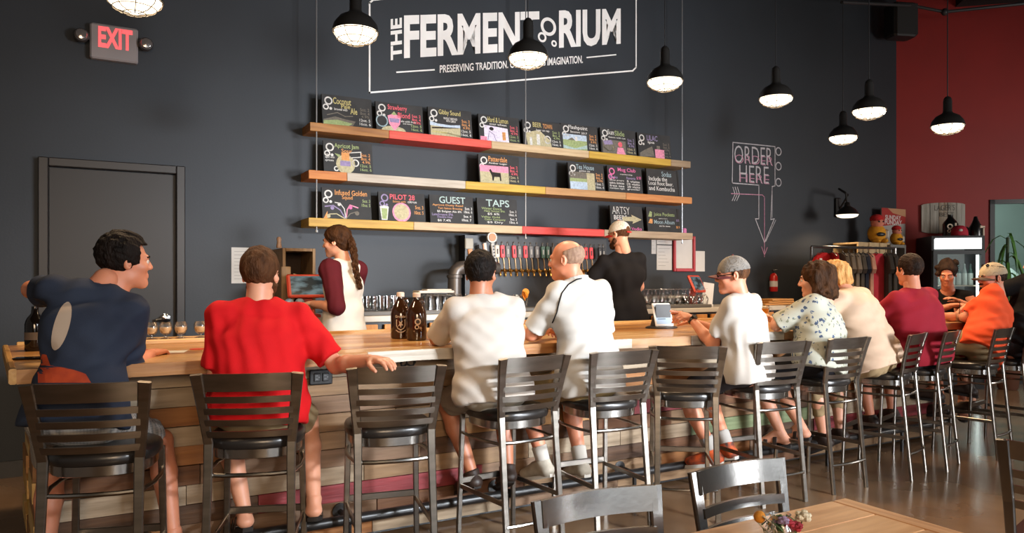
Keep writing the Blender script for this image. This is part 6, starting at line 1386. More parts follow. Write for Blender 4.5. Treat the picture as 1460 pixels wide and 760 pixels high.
P = on_bar(46, 512); mb = MB(); mb.bevbox((0, 0, .0045), (.15, .075, .009), .003); o = obj('phone', mb, mat('phone_black', '#0b0b0c', .1)); o.location = P; o.rotation_euler = (0, 0, -.2); tag(o, 'black phone lying at the left end of the bar', 'phone')
P = on_bar(50, 500); g = thing('dark_bottle', 'tall dark bottle at the left end of the bar under the raised elbow', 'bottle', P); mb = MB(); mb.lathe([(.044, 0), (.048, .006), (.048, .14), (.040, .17), (.018, .20), (.016, .235), (.003, .236)], n=18); obj('bottle', mb, mat('very_dark_glass', '#0d0a09', .12), g, True)
mb = MB(); mb.lathe([(.0485, .06), (.0485, .10)], n=18, caps=False); obj('bottle_label', mb, mat('dim_label', '#5d5248', .7), g, True)
# growlers
m_amber = mat('amber_glass', (0.030, 0.012, 0.005), .08, coat=.5); m_gprint = mat('growler_print', '#c2b09c', .6)
def growler(px, yaw, label, emblem):
    P = on_bar(*px); g = thing('growler', label, 'growler', P, yaw, 'dark growlers on the bar')
    mb = MB(); mb.lathe([(.055, 0), (.061, .006), (.062, .02), (.062, .155), (.058, .18), (.042, .215), (.026, .24), (.021, .255), (.021, .275), (.003, .276)], n=28); obj('bottle', mb, m_amber, g, True)
    mb = MB(); mb.lathe([(.003, .268), (.0245, .268), (.0245, .292), (.021, .296), (.003, .297)], n=20); obj('screw_cap', mb, mat('cream_cap', '#c9b5a5', .5), g, True)
    mb = MB(); mb.tube([(.020, 0, .252), (.038, 0, .256), (.046, 0, .235), (.040, 0, .222)], .006, 8); obj('ring_handle', mb, m_amber, g, True)
    def wrap(mb_): mb_.v = [(.0628 * math.sin(x / .0628), -.0628 * math.cos(x / .0628), z) for x, y, z in mb_.v]; return mb_
    F_ = lambda x0, z0, x1, z1: [Vector((x0, 0, z0)), Vector((x1, 0, z0)), Vector((x1, 0, z1)), Vector((x0, 0, z1))]; U = F_(0, 0, 1, 1); mb = MB()
    if emblem == 'shield':
        text_on(mb, F_(-.036, .135, .036, .152), 'Growler', .03)
        S = [(-.03, .125), (.03, .125), (.03, .085), (.02, .066), (0, .056), (-.02, .066), (-.03, .085)]; s2 = [(x * .82, .093 + (z - .093) * .84) for x, z in S]
        n = len(S); mb.add([(x, 0, z) for x, z in S] + [(x, 0, z) for x, z in s2], [(i, (i + 1) % n, n + (i + 1) % n, n + i) for i in range(n)])
        mb.add([(x, 0, z) for x, z in [(-.012, .116), (-.002, .108), (.012, .118), (.006, .100), (.016, .086), (.004, .088), (0, .070), (-.006, .088), (-.018, .080), (-.008, .098)]], [tuple(range(10))])
        line_on(mb, U, [(-.03, .056), (-.015, .046), (0, .043), (.015, .046), (.03, .056)], .005)
    else:
        ring_on(mb, U, (0, .118), .020, .008); ring_on(mb, U, (-.006, .085), .014, .006); ring_on(mb, U, (.018, .078), .007, .004); line_on(mb, U, [(-.022, .060), (.022, .066)], .005)
    obj('printed_emblem', wrap(mb), m_gprint, g, world=False)
growler((571, 482.5), -.33, 'dark brown growler printed with a pale shield, the left of two', 'shield'); growler((594, 485), -.26, 'dark brown growler printed with pale linked rings, the right of two', 'rings')
# tablet on its stand
P = on_bar(943, 468); t = thing('tablet', 'white tablet on a black swivel stand being touched by the capped man', 'tablet', P, -.28)
mb = MB(); mb.lathe([(.003, 0), (.12, 0), (.12, .010), (.10, .018), (.003, .02)], n=28); mb.v = [(x * 1.05, y * .8, z) for x, y, z in mb.v]; obj('base', mb, m_blackpl, t, True)
R = Matrix.Rotation(-.42, 3, 'X') @ Matrix.Rotation(0, 3, 'Z'); mb = MB(); mb.prism([(-.045, .0), (.075, 0), (-.03, .17)], (0, .0, .015), (0, 1, 0), (0, 0, 1), (1, 0, 0), .12); mb.v = [(x - .06, y, z) for x, y, z in mb.v]; obj('wedge', mb, m_blackpl, t)
mb = MB(); c = Vector((0, -.022, .105)); mb.bevbox(c, (.15, .012, .19), .005, R); obj('shell', mb, mat('white_shell', '#c9c7c4', .35), t)
q = [R @ Vector((sx * .063, -.0068, sz * .078)) + c for sx, sz in ((-1, -1), (1, -1), (1, 1), (-1, 1))]; mb = MB(); mb.add(q + [p + R @ Vector((0, .002, 0)) for p in q], [(0, 1, 2, 3), (7, 6, 5, 4), (0, 4, 5, 1), (1, 5, 6, 2), (2, 6, 7, 3), (3, 7, 4, 0)]); scn = obj('screen', mb, mat('tablet_screen', '#8fa3b8', .15, emit='#8fa6c0', estr=.35), t)
mb = MB(); poly_on(mb, q, rect(0, .80, 1, .90), .0008); 
for k in range(4): poly_on(mb, q, rect(.1, .66 - .14 * k, .62, .70 - .14 * k), .0008)
obj('screen_lines', mb, mat('tablet_dark', '#3b4756', .3), scn)['kind'] = 'stuff'
# tumbler, mug, glass with straw, cup
def tumbler(px, label, liquid=None, h=.11, r=.036, straw=False):
    P = on_bar(*px); g = thing('tumbler', label, 'glass', P); mb = MB(); mb.lathe([(r * .85, 0), (r * .9, .006), (r, h), (r * .93, h), (r * .84, .01), (.003, .008)], n=18); obj('glass', mb, g_glass, g, True)
    if liquid: mb = MB(); mb.lathe([(.003, .010), (r * .82, .010), (r * .90, h * .7), (.003, h * .7)], n=16); obj('drink', mb, liquid, g, True)
    if straw: mb = MB(); mb.tube([(0, 0, .012), (.02, 0, h + .07)], .003, 6); obj('straw', mb, m_black, g, True)
m_water = glassy('water', (.9, .93, .94), .25)
tumbler((968, 461), 'clear tumbler of water behind the pointing hand', m_water); tumbler((1367, 459), 'clear glass with a straw beside the man in orange', m_water, .12, .038, True)
tumbler((1126, 455), 'clear glass in the hand of the woman in florals', None, .13, .038)
P = on_bar(1090, 456); g = thing('beer_mug', 'handled mug of golden beer between the capped man and the woman in florals', 'mug', P); mb = MB(); mb.lathe([(.040, 0), (.043, .012), (.043, .135), (.039, .135), (.038, .018), (.003, .014)], n=20); obj('glass', mb, g_glass, g, True)
mb = MB(); mb.tube([(.042, 0, .115), (.068, 0, .11), (.076, 0, .07), (.066, 0, .032), (.042, 0, .03)], .007, 8); obj('handle', mb, g_glass, g, True); g.rotation_euler = (0, 0, -.5)
mb = MB(); mb.lathe([(.003, .018), (.0375, .018), (.0385, .105), (.003, .105)], n=18); obj('beer', mb, mat('golden_beer', '#d98a1c', .2, emit='#c9781a', estr=0.0), g, True); mb = MB(); mb.lathe([(.003, .105), (.0385, .105), (.0385, .124), (.003, .126)], n=18); obj('foam', mb, mat('beer_foam', '#d9ceb8', .8), g, True)
P = at_v(1133, 402, 6.1); t = thing('fire_extinguisher', 'small red extinguisher on the dark wall beside the floral woman', 'extinguisher', (P.x, 6.42, P.z - .12)); mb = MB(); mb.lathe([(.045, 0), (.05, .01), (.05, .18), (.035, .215), (.015, .23), (.003, .232)], n=16); obj('cylinder', mb, mat('extinguisher_red', '#b3201c', .3), t, True); mb = MB(); mb.tube([(0, 0, .23), (0, 0, .26)], .012, 8); mb.bevbox((.02, 0, .265), (.08, .02, .012), .003); mb.box((0, .03, .12), (.06, .05, .03)); obj('valve', mb, m_black, t); mb = MB(); mb.lathe([(.0505, .06), (.0505, .13)], n=16, caps=False); obj('sticker', mb, m_paper, t, True)

# ================================================================== shop corner by the red wall
def garment(mb, c, wdt, L, th, yaw):
    """a tee on a hanger seen almost edge on"""
    R = Matrix.Rotation(yaw, 3, 'Z'); prof = [(-.05, 0), (-.16, -.035), (-.30, -.20), (-.24, -.25), (-.19, -.16), (-.20, -L), (.20, -L), (.19, -.16), (.24, -.25), (.30, -.20), (.16, -.035), (.05, 0)]
    vs = []; n = len(prof)
    for s, k in ((-.5, .86), (-.3, 1), (.3, 1), (.5, .86)): vs += [Vector(c) + R @ Vector((x * wdt * (k if abs(x) > .1 else 1), s * th + .012 * math.sin(z * 14 + x * 9 + s), z * (1 if k == 1 else .985))) for x, z in prof]
    fs = [tuple(range(n)), tuple(range(4 * n - 1, 3 * n - 1, -1))]
    for k in range(3):
        for i in range(n): fs.append((k * n + i, (k + 1) * n + i, (k + 1) * n + (i + 1) % n, k * n + (i + 1) % n))
    mb.add(vs, fs)
Ra, Rb = at_v(1157, 354, 5.95), at_v(1276, 352, 5.75); zr = (Ra.z + Rb.z) / 2; Ra.z = Rb.z = zr
t = thing('clothes_rack', 'grey metal clothes rack with shirts behind the customers', 'rack', ((Ra.x + Rb.x) / 2, (Ra.y + Rb.y) / 2, 0)); m_rack = mat('rack_steel', '#6d6b69', .3, .9)
mb = MB(); mb.tube([Ra, Rb], .016, 8); obj('hanging_rail', mb, m_rack, t, True, world=True)
for e in (Ra, Rb):
    mb = MB(); mb.tube([(e.x, e.y, 0.02), (e.x, e.y, zr)], .018, 8); obj('upright', mb, m_rack, t, True, world=True); mb = MB(); mb.tube([(e.x - .12, e.y - .25, .02), (e.x + .12, e.y + .25, .02)], .018, 8); obj('foot', mb, m_rack, t, True, world=True)
gar = [(1172, '#a31a1c', 'bright red tee with a white tag, first on the rack'), (1186, '#8f1518', 'dark red tee beside the bright red one on the rack'), (1200, '#5b534b', 'brown grey tee left of the middle of the rack'), (1208, '#6b6259', 'taupe tee in the middle of the rack'), (1216, '#776d63', 'light taupe tee next to the navy one on the rack'), (1223, '#4a4541', 'charcoal tee between taupe and navy on the rack'), (1229, '#262a38', 'navy tee beside the peach one on the rack'), (1236, '#b98a78', 'peach tee beside the coral one on the rack'), (1248, '#b3303c', 'large coral red tee on the rack'), (1262, '#3a3735', 'dark grey tee right of the coral one'), (1270, '#46423f', 'grey tee at the far right of the rack')]
for i, (x, c, lab) in enumerate(gar):
    k = (x - 1157) / 119.0; p = Ra + (Rb - Ra) * k; r_ = ray(x, 400); dirv = math.atan2((Rb - Ra).y, (Rb - Ra).x)
    g = thing('hanging_shirt', lab, 'shirt', (p.x, p.y, zr - .07), dirv + math.radians(60 if i not in (0, 8) else 18), 'shirts on the clothes rack'); mb = MB(); garment(mb, (0, 0, 0), 1.0, .62, .06 if i != 8 else .10, 0); o = obj('tee', mb, cloth('rack_cloth_%d' % i, c, .12), g, True)
    mb = MB(); mb.tube([(-.19, 0, -.045), (0, 0, .015), (.19, 0, -.045)], .006, 6); mb.tube([(0, 0, .012), (0, 0, .05), (.012, 0, .068), (.0, 0, .088), (-.014, 0, .074)], .003, 6); obj('hanger', mb, m_black, g, True)
    if i == 0: mb = MB(); mb.box((-.13, -.05, -.10), (.05, .006, .06)); obj('price_tag', mb, m_paper, g)
# cube shelf
sx0, sx1 = red_px(1268, 400, .55), red_px(1291, 400, .55); zt2 = red_px(1268, 350, .55).z
m_box = wood('pale_crate_wood', '#a98f66', '#c0a67c', .7, along='z')
cr0, cr1 = at_v(1222, 400, 6.1), at_v(1268, 400, 6.1); zc2 = at_v(1245, 346, 6.1).z
t = thing('storage_crate', 'pale plank crate shelf behind the clothes rack', 'shelf', ((cr0.x + cr1.x) / 2, 6.25, 0))
n = 3
for k in range(n):
    w = (cr1.x - cr0.x) / n; mb = MB(); mb.bevbox((cr0.x + w * (k + .5), 6.1, zc2 / 2), (w - .012, .024, zc2), .004); obj('side_plank', mb, m_box, t, world=True)
mb = MB(); mb.bevbox(((cr0.x + cr1.x) / 2, 6.28, zc2 - .012), (cr1.x - cr0.x, .36, .024), .003); obj('top_board', mb, m_box, t, world=True)
mb = MB(); mb.bevbox(((cr0.x + cr1.x) / 2, 6.455, zc2 / 2), (cr1.x - cr0.x - .02, .02, zc2 - .03), .003); obj('back_board', mb, m_box, t, world=True)
g0, g1 = at_v(1269, 400, 6.05), at_v(1291, 400, 6.05); m_grey = mat('grey_shelf_board', '#6f6c67', .6, var=.08); zc3 = at_v(1280, 349, 6.05).z
t = thing('cube_shelf', 'grey open cube shelf beside the pale plank crate', 'shelf', ((g0.x + g1.x) / 2, 6.2, 0))
for nm, c, d in (('side_board', (g0.x + .015, 6.22, zc3 / 2), (.03, .36, zc3)), ('side_board', (g1.x - .015, 6.22, zc3 / 2), (.03, .36, zc3)), ('top_board', ((g0.x + g1.x) / 2, 6.22, zc3 - .02), (g1.x - g0.x - .06, .36, .04)), ('shelf_board', ((g0.x + g1.x) / 2, 6.22, zc3 - .42), (g1.x - g0.x - .06, .35, .03)), ('shelf_board', ((g0.x + g1.x) / 2, 6.22, zc3 - .84), (g1.x - g0.x - .06, .35, .03)), ('back_board', ((g0.x + g1.x) / 2, 6.40, zc3 / 2), (g1.x - g0.x - .06, .01, zc3 - .05))):
    mb = MB(); mb.bevbox(c, d, .003); obj(nm, mb, m_grey if nm != 'back_board' else m_crate_in, t, world=True)
c = ((g0.x + g1.x) / 2 - .05, 6.15, zc3 - .405); mb = MB(); mb.lathe([(.04, 0), (.05, .02), (.045, .09), (.003, .10)], c, 14); tag(obj('jar', mb, mat('maroon_jar', '#5e1420', .4), smooth=True, base=c), 'small maroon jar in the top of the grey cube shelf', 'jar')
# two plush birds with red caps
m_plush = mat('yellow_plush', '#c98a1c', .95, var=.12, scale=30, bump=.3, bscale=90); m_redpl2 = mat('red_plush', '#b3201f', .95, var=.1, scale=30, bump=.3, bscale=90); m_wpl = mat('white_plush', '#c4beb4', .95)
def plush(px, v, h, label, yaw=0):
    P = at_v(px[0], px[1], v); z0 = zc2 if px[0] < 1268 else zc3; s = h / .40; t = thing('plush_bird', label, 'toy', (P.x, v, z0), yaw)
    mb = MB(); mb.ball((0, 0, .13 * s), (.12 * s, .11 * s, .13 * s), 16); mb.ball((-.05 * s, -.06 * s, .03 * s), (.05 * s, .07 * s, .035 * s), 10); mb.ball((.06 * s, -.06 * s, .03 * s), (.05 * s, .07 * s, .035 * s), 10); obj('body', mb, m_plush, t, True)
    mb = MB(); mb.ball((-.01 * s, -.02 * s, .275 * s), (.085 * s, .085 * s, .08 * s), 14); obj('head', mb, mat('pink_plush', '#c77a63', .95, var=.1, scale=30), t, True)
    mb = MB(); mb.ball((-.01 * s, -.01 * s, .325 * s), (.088 * s, .088 * s, .065 * s), 14); mb.ball((-.06 * s, -.07 * s, .31 * s), (.06 * s, .055 * s, .015 * s), 10); obj('cap', mb, m_redpl2, t, True)
    mb = MB(); mb.bevbox((.10 * s, -.06 * s, .12 * s), (.05 * s, .07 * s, .13 * s), .02 * s); obj('wing', mb, m_wpl, t, True)
    mb = MB(); mb.ball((-.01 * s, -.095 * s, .115 * s), (.07 * s, .03 * s, .03 * s), 10); obj('scarf', mb, m_black, t, True)
    for e in (-1, 1): mb = MB(); mb.ball((-.01 * s + e * .03 * s, -.098 * s, .285 * s), .012 * s, 8); obj('eye', mb, m_black, t, True)
plush((1250, 330), 6.2, .40, 'big yellow plush toy with a red cap on the pale crate', -.3); plush((1278, 335), 6.17, .28, 'small yellow plush toy with a red cap on the grey shelf', -.1)
# poster standing behind
pq = [at_v(1256, 346, 6.38), at_v(1290, 347, 6.38), at_v(1290, 298, 6.38), at_v(1255, 297, 6.38)]; u0, u1 = pq[0].x, pq[1].x; z0 = min(zc2, zc3) + .0; z1 = (pq[2].z + pq[3].z) / 2
t = thing('poster', 'red and white SUNDAY FUNDAY poster standing behind the plush toys', 'poster', ((u0 + u1) / 2, 6.38, z0)); Q = [Vector((u0, 6.37, z0)), Vector((u1, 6.37, z0)), Vector((u1, 6.37, z1)), Vector((u0, 6.37, z1))]
mb = MB(); mb.box(((u0 + u1) / 2, 6.377, (z0 + z1) / 2), (u1 - u0, .012, z1 - z0)); obj('board', mb, mat('poster_pale', '#9c9690', .6), t, world=True)
mb = MB(); poly_on(mb, Q, [(0, .52), (1, .62), (1, 1), (0, 1)], .002); obj('red_field', mb, mat('poster_red', '#9c2018', .6), t, world=True); mb = MB(); poly_on(mb, Q, [(.25, 1), (.45, .88), (1, .80), (1, 1)], .003); obj('tan_field', mb, mat('poster_tan', '#b3835e', .6), t, world=True)
mb = MB(); text_on(mb, sub(Q, .14, .70, .80, .82), 'SUNDAY', .03, .004); text_on(mb, sub(Q, .12, .57, .84, .70), 'FUNDAY', .03, .004); obj('lettering', mb, mat('poster_white', '#c9b9b4', .6), t, world=True)
# barrel head plaque on the red wall
bq = [red_px(*p, .02) for p in ((1313, 335), (1376, 331), (1374, 290), (1312, 288))]; s0_, s1_ = (bq[0] - RC).dot(wdir), (bq[1] - RC).dot(wdir); z0, z1 = (bq[0].z + bq[1].z) / 2, (bq[2].z + bq[3].z) / 2
t = thing('barrel_plaque', 'whitewashed barrel shaped plank plaque on the red wall above the cooler', 'plaque', tuple(red((s0_ + s1_) / 2, z0))); n = 5; m_bw = [wood('white_stave_%d' % k, a, b, .75, along='z', bump=.5) for k, (a, b) in enumerate((('#8a8478', '#b0aba0'), ('#7d6a52', '#a89c8c'), ('#8f8a80', '#b5b0a6')))]
for k in range(n):
    a = s0_ + (s1_ - s0_) * k / n + .004; b = s0_ + (s1_ - s0_) * (k + 1) / n - .004; f_ = lambda s: math.sin(math.pi * min(1, max(0, (s - s0_) / (s1_ - s0_)))) ** .35; mb = MB(); m_ = 4; P1_, P2_ = [], []
    H_ = (z1 - z0) / 2; zm = (z0 + z1) / 2
    for i in range(m_ + 1): s = a + (b - a) * i / m_; hh = H_ * (.80 + .20 * f_(s)); P1_.append((s, zm + hh)); P2_.append((s, zm - hh))
    poly = P2_ + P1_[::-1]; N = len(poly); mb.add([red(s, z, .006) for s, z in poly] + [red(s, z, .035 + .004 * (k % 2)) for s, z in poly], [tuple(range(N - 1, -1, -1)), tuple(range(N, 2 * N))] + [(i, (i + 1) % N, N + (i + 1) % N, N + i) for i in range(N)]); obj('stave', mb, m_bw[(k * 2) % 3], t, world=True)
q_ = lambda a0, b0, a1, b1: [red(s0_ + (s1_ - s0_) * a0, z0 + (z1 - z0) * b0, .041), red(s0_ + (s1_ - s0_) * a1, z0 + (z1 - z0) * b0, .041), red(s0_ + (s1_ - s0_) * a1, z0 + (z1 - z0) * b1, .041), red(s0_ + (s1_ - s0_) * a0, z0 + (z1 - z0) * b1, .041)]
mb = MB(); text_on(mb, q_(.30, .74, .76, .93), "LAGER'S", 0); text_on(mb, q_(.42, .54, .74, .68), 'BEST', 0); obj('lettering', mb, mat('plaque_grey', '#5f5b54', .8), t, world=True)
# glass door cooler
f0, f1 = red_px(1329, 400, .72), red_px(1405, 400, .72); sA, sB = (f0 - RC).dot(wdir), (f1 - RC).dot(wdir); zf = red_px(1367, 336, .72).z; zl = red_px(1367, 357, .72).z
t = thing('drinks_cooler', 'black glass door drinks cooler with a lit white header before the red wall', 'cooler', tuple(red((sA + sB) / 2, 0, .4)))
def rb(nm, s0, s1, z0, z1, o0, o1, m, par=t): mb = MB(); red_box(mb, s0, s1, z0, z1, o0, o1); return obj(nm, mb, m, par, world=True)
rb('side_panel', sA, sA + .03, .08, zf, .06, .70, m_black); rb('side_panel', sB - .03, sB, .08, zf, .06, .70, m_black); rb('top_panel', sA + .03, sB - .03, zf - .04, zf, .06, .70, m_black); rb('back_panel', sA + .03, sB - .03, .08, zf - .04, .06, .09, mat('cooler_white', '#c9cdcb', .5)); rb('base', sA, sB, .0, .30, .05, .70, m_black)
hd = rb('header_light', sA + .04, sB - .04, zl + .02, zf - .03, .66, .712, mat('header_light', '#ffffff', .5, emit=(.93, .98, 1.0), estr=1.3))
dr_ = tag(rb('door_frame', sA + .01, sA + .06, .30, zl, .70, .74, mat('cooler_frame', '#4a4c4d', .4, .4)), None); rb('door_frame', sB - .06, sB - .01, .30, zl, .70, .74, MATS['cooler_frame']); rb('door_frame', sA + .06, sB - .06, zl - .05, zl, .70, .74, MATS['cooler_frame']); rb('door_frame', sA + .06, sB - .06, .30, .36, .70, .74, MATS['cooler_frame'])
rb('door_glass', sA + .06, sB - .06, .36, zl - .05, .715, .722, glassy('cooler_glass', (.94, .97, .96), .10))
lt = rb('lamp_strip', sA + .05, sA + .075, .36, zl - .06, .62, .65, mat('cooler_lamp', '#ffffff', .5, emit=(.9, 1.0, .97), estr=5))
rb('lamp_strip', sB - .075, sB - .05, .36, zl - .06, .62, .65, MATS['cooler_lamp'])
shz = [zl - .46, zl - .86, zl - 1.22]
for z in shz: rb('wire_shelf', sA + .04, sB - .04, z - .015, z, .12, .62, mat('shelf_white', '#b9bdbb', .5))
first = None; cols = ['#2f5a45', '#7d8a84', '#3f4a3c', '#6f7a78', '#44605a', '#8f9a96', '#355048']; nb = 7
for r_, z in enumerate(shz[:2]):
    for k in range(nb):
        p = red(sA + .10 + (sB - sA - .20) * k / (nb - 1), z, .50); mb = MB(); mb.lathe([(.030, 0), (.032, .004), (.032, .16), (.026, .19), (.013, .235), (.013, .285), (.003, .286)], n=12); o = obj('bottle', mb, mat('bottle_glass_%d' % (k % 7), cols[k % 7], .2), smooth=True); o.location = p
        o.data.materials.append(mat('bottle_label_pale', '#b9c2bc', .6)); 
        for f_ in o.data.polygons:
            zc_ = f_.center.z
            if .06 < zc_ < .12: f_.material_index = 1
        tag(o, '%s bottle number %s from the left on the %s shelf of the cooler' % (['green', 'grey', 'dark olive', 'grey green', 'teal', 'pale grey', 'dark green'][k], ['one', 'two', 'three', 'four', 'five', 'six', 'seven'][k], ['upper', 'lower'][r_]), 'bottle', 'bottles in the cooler')
P = red((sA + sB) / 2, shz[2] + .0, .45); mb = MB(); mb.box((0, 0, .12), (.5, .25, .24)); o = obj('white_case', mb, mat('white_carton', '#bfc4c2', .7)); o.location = P; o.rotation_euler = (0, 0, math.atan2(wdir.y, wdir.x)); tag(o, 'white carton on the bottom shelf of the cooler', 'carton')
# on top of the cooler
ztop_ = zf
p = red_px(1355, 330, .45); p.z = ztop_; g = thing('growler', 'black growler with white ring logo standing on the cooler', 'growler', p, math.atan2(wdir.y, wdir.x)); mb = MB(); mb.lathe([(.085, 0), (.095, .01), (.095, .17), (.08, .20), (.04, .25), (.032, .27), (.032, .30), (.003, .302)], n=24); obj('bottle', mb, mat('black_glaze', '#0d0c0c', .25), g, True); U = [Vector((0, -.0965, 0)), Vector((1, -.0965, 0)), Vector((1, -.0965, 1)), Vector((0, -.0965, 1))]; mb = MB(); ring_on(mb, U, (-.035, .135), .036, .016); ring_on(mb, U, (-.045, .075), .024, .011); mb.box((.035, -.0965, .105), (.022, .002, .15)); obj('printed_logo', mb, m_gprint, g)
def hat(px, out, label, mc, yaw):
    p = red_px(*px, out); p.z = ztop_; g = thing('baseball_cap', label, 'hat', p, yaw); mb = MB(); mb.lathe([(.10, 0), (.105, .02), (.100, .07), (.08, .115), (.045, .14), (.003, .148)], n=20); obj('crown', mb, mc, g, True); mb = MB(); mb.prism([(-.08, -.06), (.08, -.06), (.075, -.14), (.04, -.18), (-.04, -.18), (-.075, -.14)], (0, 0, .008), (1, 0, 0), (0, 1, 0), (0, 0, 1), .008); obj('brim', mb, mc, g); mb = MB(); mb.ball((0, -.098, .075), (.025, .008, .018), 8); obj('cap_badge', mb, m_wpl, g, True); return g
hat((1374, 328), .30, 'pale grey cap behind the red cap on the cooler', mat('pale_cap', '#9c9a98', .8), -.9); hat((1368, 328), .56, 'red cap with a pale mark on the cooler', mat('red_cap', '#a3142c', .8), -.9)
p = red_px(1391, 330, .45); p.z = ztop_; g = thing('growler', 'black pointed jug with white handle at the right of the cooler top', 'growler', p); mb = MB(); mb.lathe([(.07, 0), (.08, .01), (.08, .12), (.05, .18), (.03, .23), (.02, .27), (.003, .272)], n=20); obj('bottle', mb, MATS['black_glaze'], g, True); mb = MB(); mb.box((.05, -.075, .06), (.03, .012, .12)); mb.box((.02, -.075, .125), (.11, .012, .03)); obj('printed_logo', mb, m_gprint, g)
# potted plant with strap leaves right of the cooler
s_p = sB + .30; g = thing('potted_plant', 'tall potted plant with strap leaves between the cooler and the window', 'plant', tuple(red(s_p, 0, .62)))
mb = MB(); mb.lathe([(.10, 0), (.12, .02), (.15, .30), (.16, .32), (.145, .32), (.13, .28), (.003, .27)], n=20); obj('pot', mb, mat('clay_pot', '#5d3a2a', .7), g, True)
mb = MB(); mb.tube([(0, 0, .27), (.01, .01, .9), (-.02, 0, 1.5), (0, 0, 2.0)], .02, 8); obj('stem', mb, mat('green_stem', '#33452a', .7), g, True)
m_leaf = mat('leaf_green', '#2f5a24', .45, color2='#5a8a3c', scale=6); r0 = random.Random(4)
for k in range(22):
    a = k * 2.4; L = r0.uniform(.35, .62); z0 = 1.2 + .85 * (k / 21.0); el = r0.uniform(.1, .9); pts = [Vector((0, 0, z0)) + Vector((math.cos(a) * L * s * .62, math.sin(a) * L * s * .62, L * (el * s - 1.5 * s * s))) for s in (0, .25, .5, .75, 1)]
    mb = MB(); mb.bar(pts, [.018, .034, .034, .024, .004], .003, (-math.sin(a), math.cos(a), 0)); obj('leaf', mb, m_leaf, g)
# ================================================================== foreground table and chairs
m_table = [wood('table_wood_%d' % k, a, b, .38, .25) for k, (a, b) in enumerate((('#a5744a', '#c79668'), ('#b38355', '#cf9f70'), ('#9c6c44', '#ba8a5e'), ('#bd9062', '#d4aa7c')))]
TZ = .75; C0 = at_z(1205, 710, TZ); t = thing('dining_table', 'wooden dining table in the near foreground with a vase of flowers', 'table', (C0.x - .8, C0.y - .4, 0)); W_ = .76; LT = 1.7
for k in range(5):
    mb = MB(); mb.bevbox((C0.x - .06 - (LT - .06) / 2, C0.y - W_ / 5 * (k + .5), TZ - .02), (LT - .07, W_ / 5 - .002, .04), .003); obj('table_board', mb, m_table[k % 4], t, world=True)
mb = MB(); mb.bevbox((C0.x - .03, C0.y - W_ / 2, TZ - .02), (.06, W_, .04), .003); obj('end_board', mb, wood('table_end', '#a5744a', '#c79668', .4, .2, along='v'), t, world=True)
mb = MB(); mb.bevbox((C0.x - .06 - (LT - .06) / 2, C0.y - W_ / 2, TZ - .06), (LT - .2, W_ - .14, .04), .004); obj('apron', mb, m_black, t, world=True)
for dx in (.10, LT - .10):
    for dy in (.08, W_ - .08): mb = MB(); mb.bevbox((C0.x - dx, C0.y - dy, (TZ - .08) / 2), (.05, .05, TZ - .08), .004); obj('table_leg', mb, m_black, t, world=True)
m_chair = mat('clear_coated_steel', (0.26, 0.25, 0.235), .22, 1.0, var=.12, scale=5, bump=.02, bscale=60)
def make_chair():
    t = thing('dining_chair', 'x', 'chair', group='metal dining chairs in the foreground')
    for s in (-1, 1):
        mb = MB(); mb.bar([(s * .175, -.245, 0), (s * .175, -.205, .44), (s * .180, -.222, .60), (s * .192, -.262, .84)], [.03, .034, .038, .044], .02, (1, 0, 0)); obj('back_post', mb, m_chair, t)
        mb = MB(); mb.bar([(s * .18, .20, 0), (s * .175, .18, .43)], .028, .022, (1, 0, 0)); obj('front_leg', mb, m_chair, t); mb = MB(); mb.bar([(s * .176, -.22, .22), (s * .178, .19, .22)], .012, .022, (1, 0, 0)); obj('side_stretcher', mb, m_chair, t)
    def arc(z0, z1, w, y, bow, th, n=10):
        vs = []
        for i in range(n + 1):
            a = -1 + 2 * i / n; yb = y - bow * (1 - a * a)
            for z, dy in ((z0, 0), (z1, -.16 * (z1 - z0))): vs += [(a * w, yb + dy, z), (a * w, yb + dy + th, z)]
        fs = [(0, 2, 3, 1), (4 * n, 4 * n + 1, 4 * n + 3, 4 * n + 2)]
        for i in range(n): o = 4 * i; p = o + 4; fs += [(o, p, p + 2, o + 2), (o + 1, o + 3, p + 3, p + 1), (o + 2, p + 2, p + 3, o + 3), (o, o + 1, p + 1, p)]
        mb = MB(); mb.add(vs, fs); return mb
    obj('top_rail', arc(.770, .842, .188, -.250, .03, .014), m_chair, t, 30)
    for z in (.715, .655, .595): obj('slat', arc(z - .017, z + .013, .178, -.236 + (.72 - z) * .16, .03, .012), m_chair, t, 30)
    mb = MB(); mb.bevbox((0, -.01, .45), (.40, .40, .035), .015); obj('seat', mb, m_chair, t)
    return t
def set_chair(c, TL, TR, label, first):
    A, B_ = at_z(*TL, .842), at_z(*TR, .842); A.z = B_.z = 0; m = (A + B_) / 2; d = (A - B_).normalized()   # seen from the front: its right end is at our left
    f = Vector((-d.y, d.x, 0)); t = c if first else dup(c, (0, 0, 0)); t.location = m + f * .262; t.rotation_euler = (0, 0, math.atan2(d.y, d.x)); t['label'] = label; return t
ch = make_chair(); set_chair(ch, (983, 673), (1116, 651), 'metal dining chair tucked at the far side of the table, its back whole in view', True); set_chair(ch, (767, 713), (934, 690), 'metal dining chair cut by the bottom edge, left of the other', False)
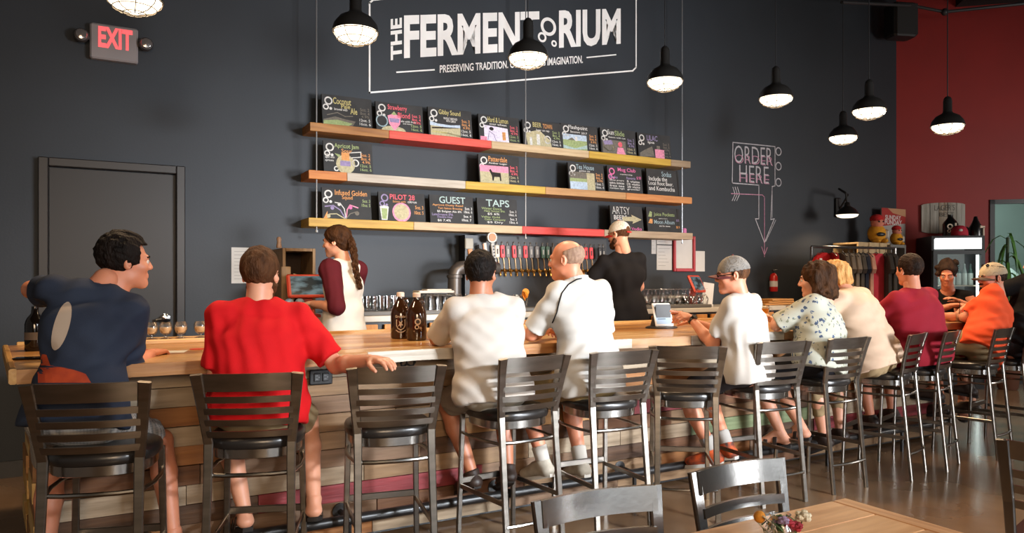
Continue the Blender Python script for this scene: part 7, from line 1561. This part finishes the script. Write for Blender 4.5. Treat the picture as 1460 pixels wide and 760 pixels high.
A = at_z(1430, 626, .842); t3 = dup(ch, (0, 0, 0)); d = Vector((math.cos(math.radians(-76)), math.sin(math.radians(-76)), 0)); t3.location = A + d * .19 + Vector((d.y, -d.x, 0)) * -.262; t3.location.z = 0; t3.rotation_euler = (0, 0, math.atan2(d.y, d.x)); t3['label'] = 'metal dining chair back cut by the right edge'
# vase of flowers
P = at_z(1112, 785, TZ); P.x = min(P.x, C0.x - .3); g = thing('flower_vase', 'small glass vase of mixed flowers on the foreground table', 'vase', P); mb = MB(); mb.lathe([(.030, 0), (.034, .005), (.036, .06), (.024, .085), (.028, .095), (.025, .095), (.021, .085), (.032, .06), (.003, .008)], n=18); obj('vase', mb, g_glass, g, True)
m_stem = mat('flower_stem', '#3b5230', .7); r0 = random.Random(6)
fl = [(1083, 737, '#b9781c', 'ball', .016), (1145, 737, '#b5ab94', 'puff', .019), (1132, 752, '#8f1424', 'puff', .017), (1125, 747, '#8d1a2a', 'puff', .013), (1117, 743, '#85728f', 'puff', .013), (1107, 743, '#a5687a', 'puff', .012), (1095, 742, '#a89f88', 'petal', .02), (1088, 752, '#aaa392', 'petal', .02), (1110, 752, '#4d6640', 'petal', .016), (1100, 752, '#48603a', 'petal', .018), (1138, 750, '#7d1525', 'puff', .011), (1112, 738, '#6b7a50', 'puff', .009)]
for i, (x, y, c, kind, r_) in enumerate(fl):
    p = at_d(x, y, (P - EYE).dot(Vector((FX, FY, 0))) + r0.uniform(-.03, .03)) - P; mb = MB(); mb.tube([(0, 0, .03), (p.x * .3, p.y * .3, .09), (p.x * .9, p.y * .9, p.z - .02), tuple(p)], .0022, 6); st = obj('stem', mb, m_stem, g, True); mb = MB()
    if kind == 'ball': mb.ball(p, r_, 12)
    elif kind == 'puff':
        mb.ball(p, r_ * .7, 10)
        for k in range(9): a = k * 2.4; e = -.5 + k / 6; d_ = Vector((math.cos(a) * math.cos(e), math.sin(a) * math.cos(e), math.sin(e))); mb.ball(p + d_ * r_ * .7, (r_ * .55, r_ * .5, r_ * .4), 7)
    else: mb.bar([p + Vector((-.018, 0, .014)), p, p + Vector((.016, 0, -.016)), p + Vector((.022, 0, -.034))], [.004, .018, .014, .003], .003, (0, 1, .3))
    obj('blossom' if kind != 'petal' else 'leaf', mb, mat('flower_%d' % i, c, .8, var=.2, scale=60), g, True)
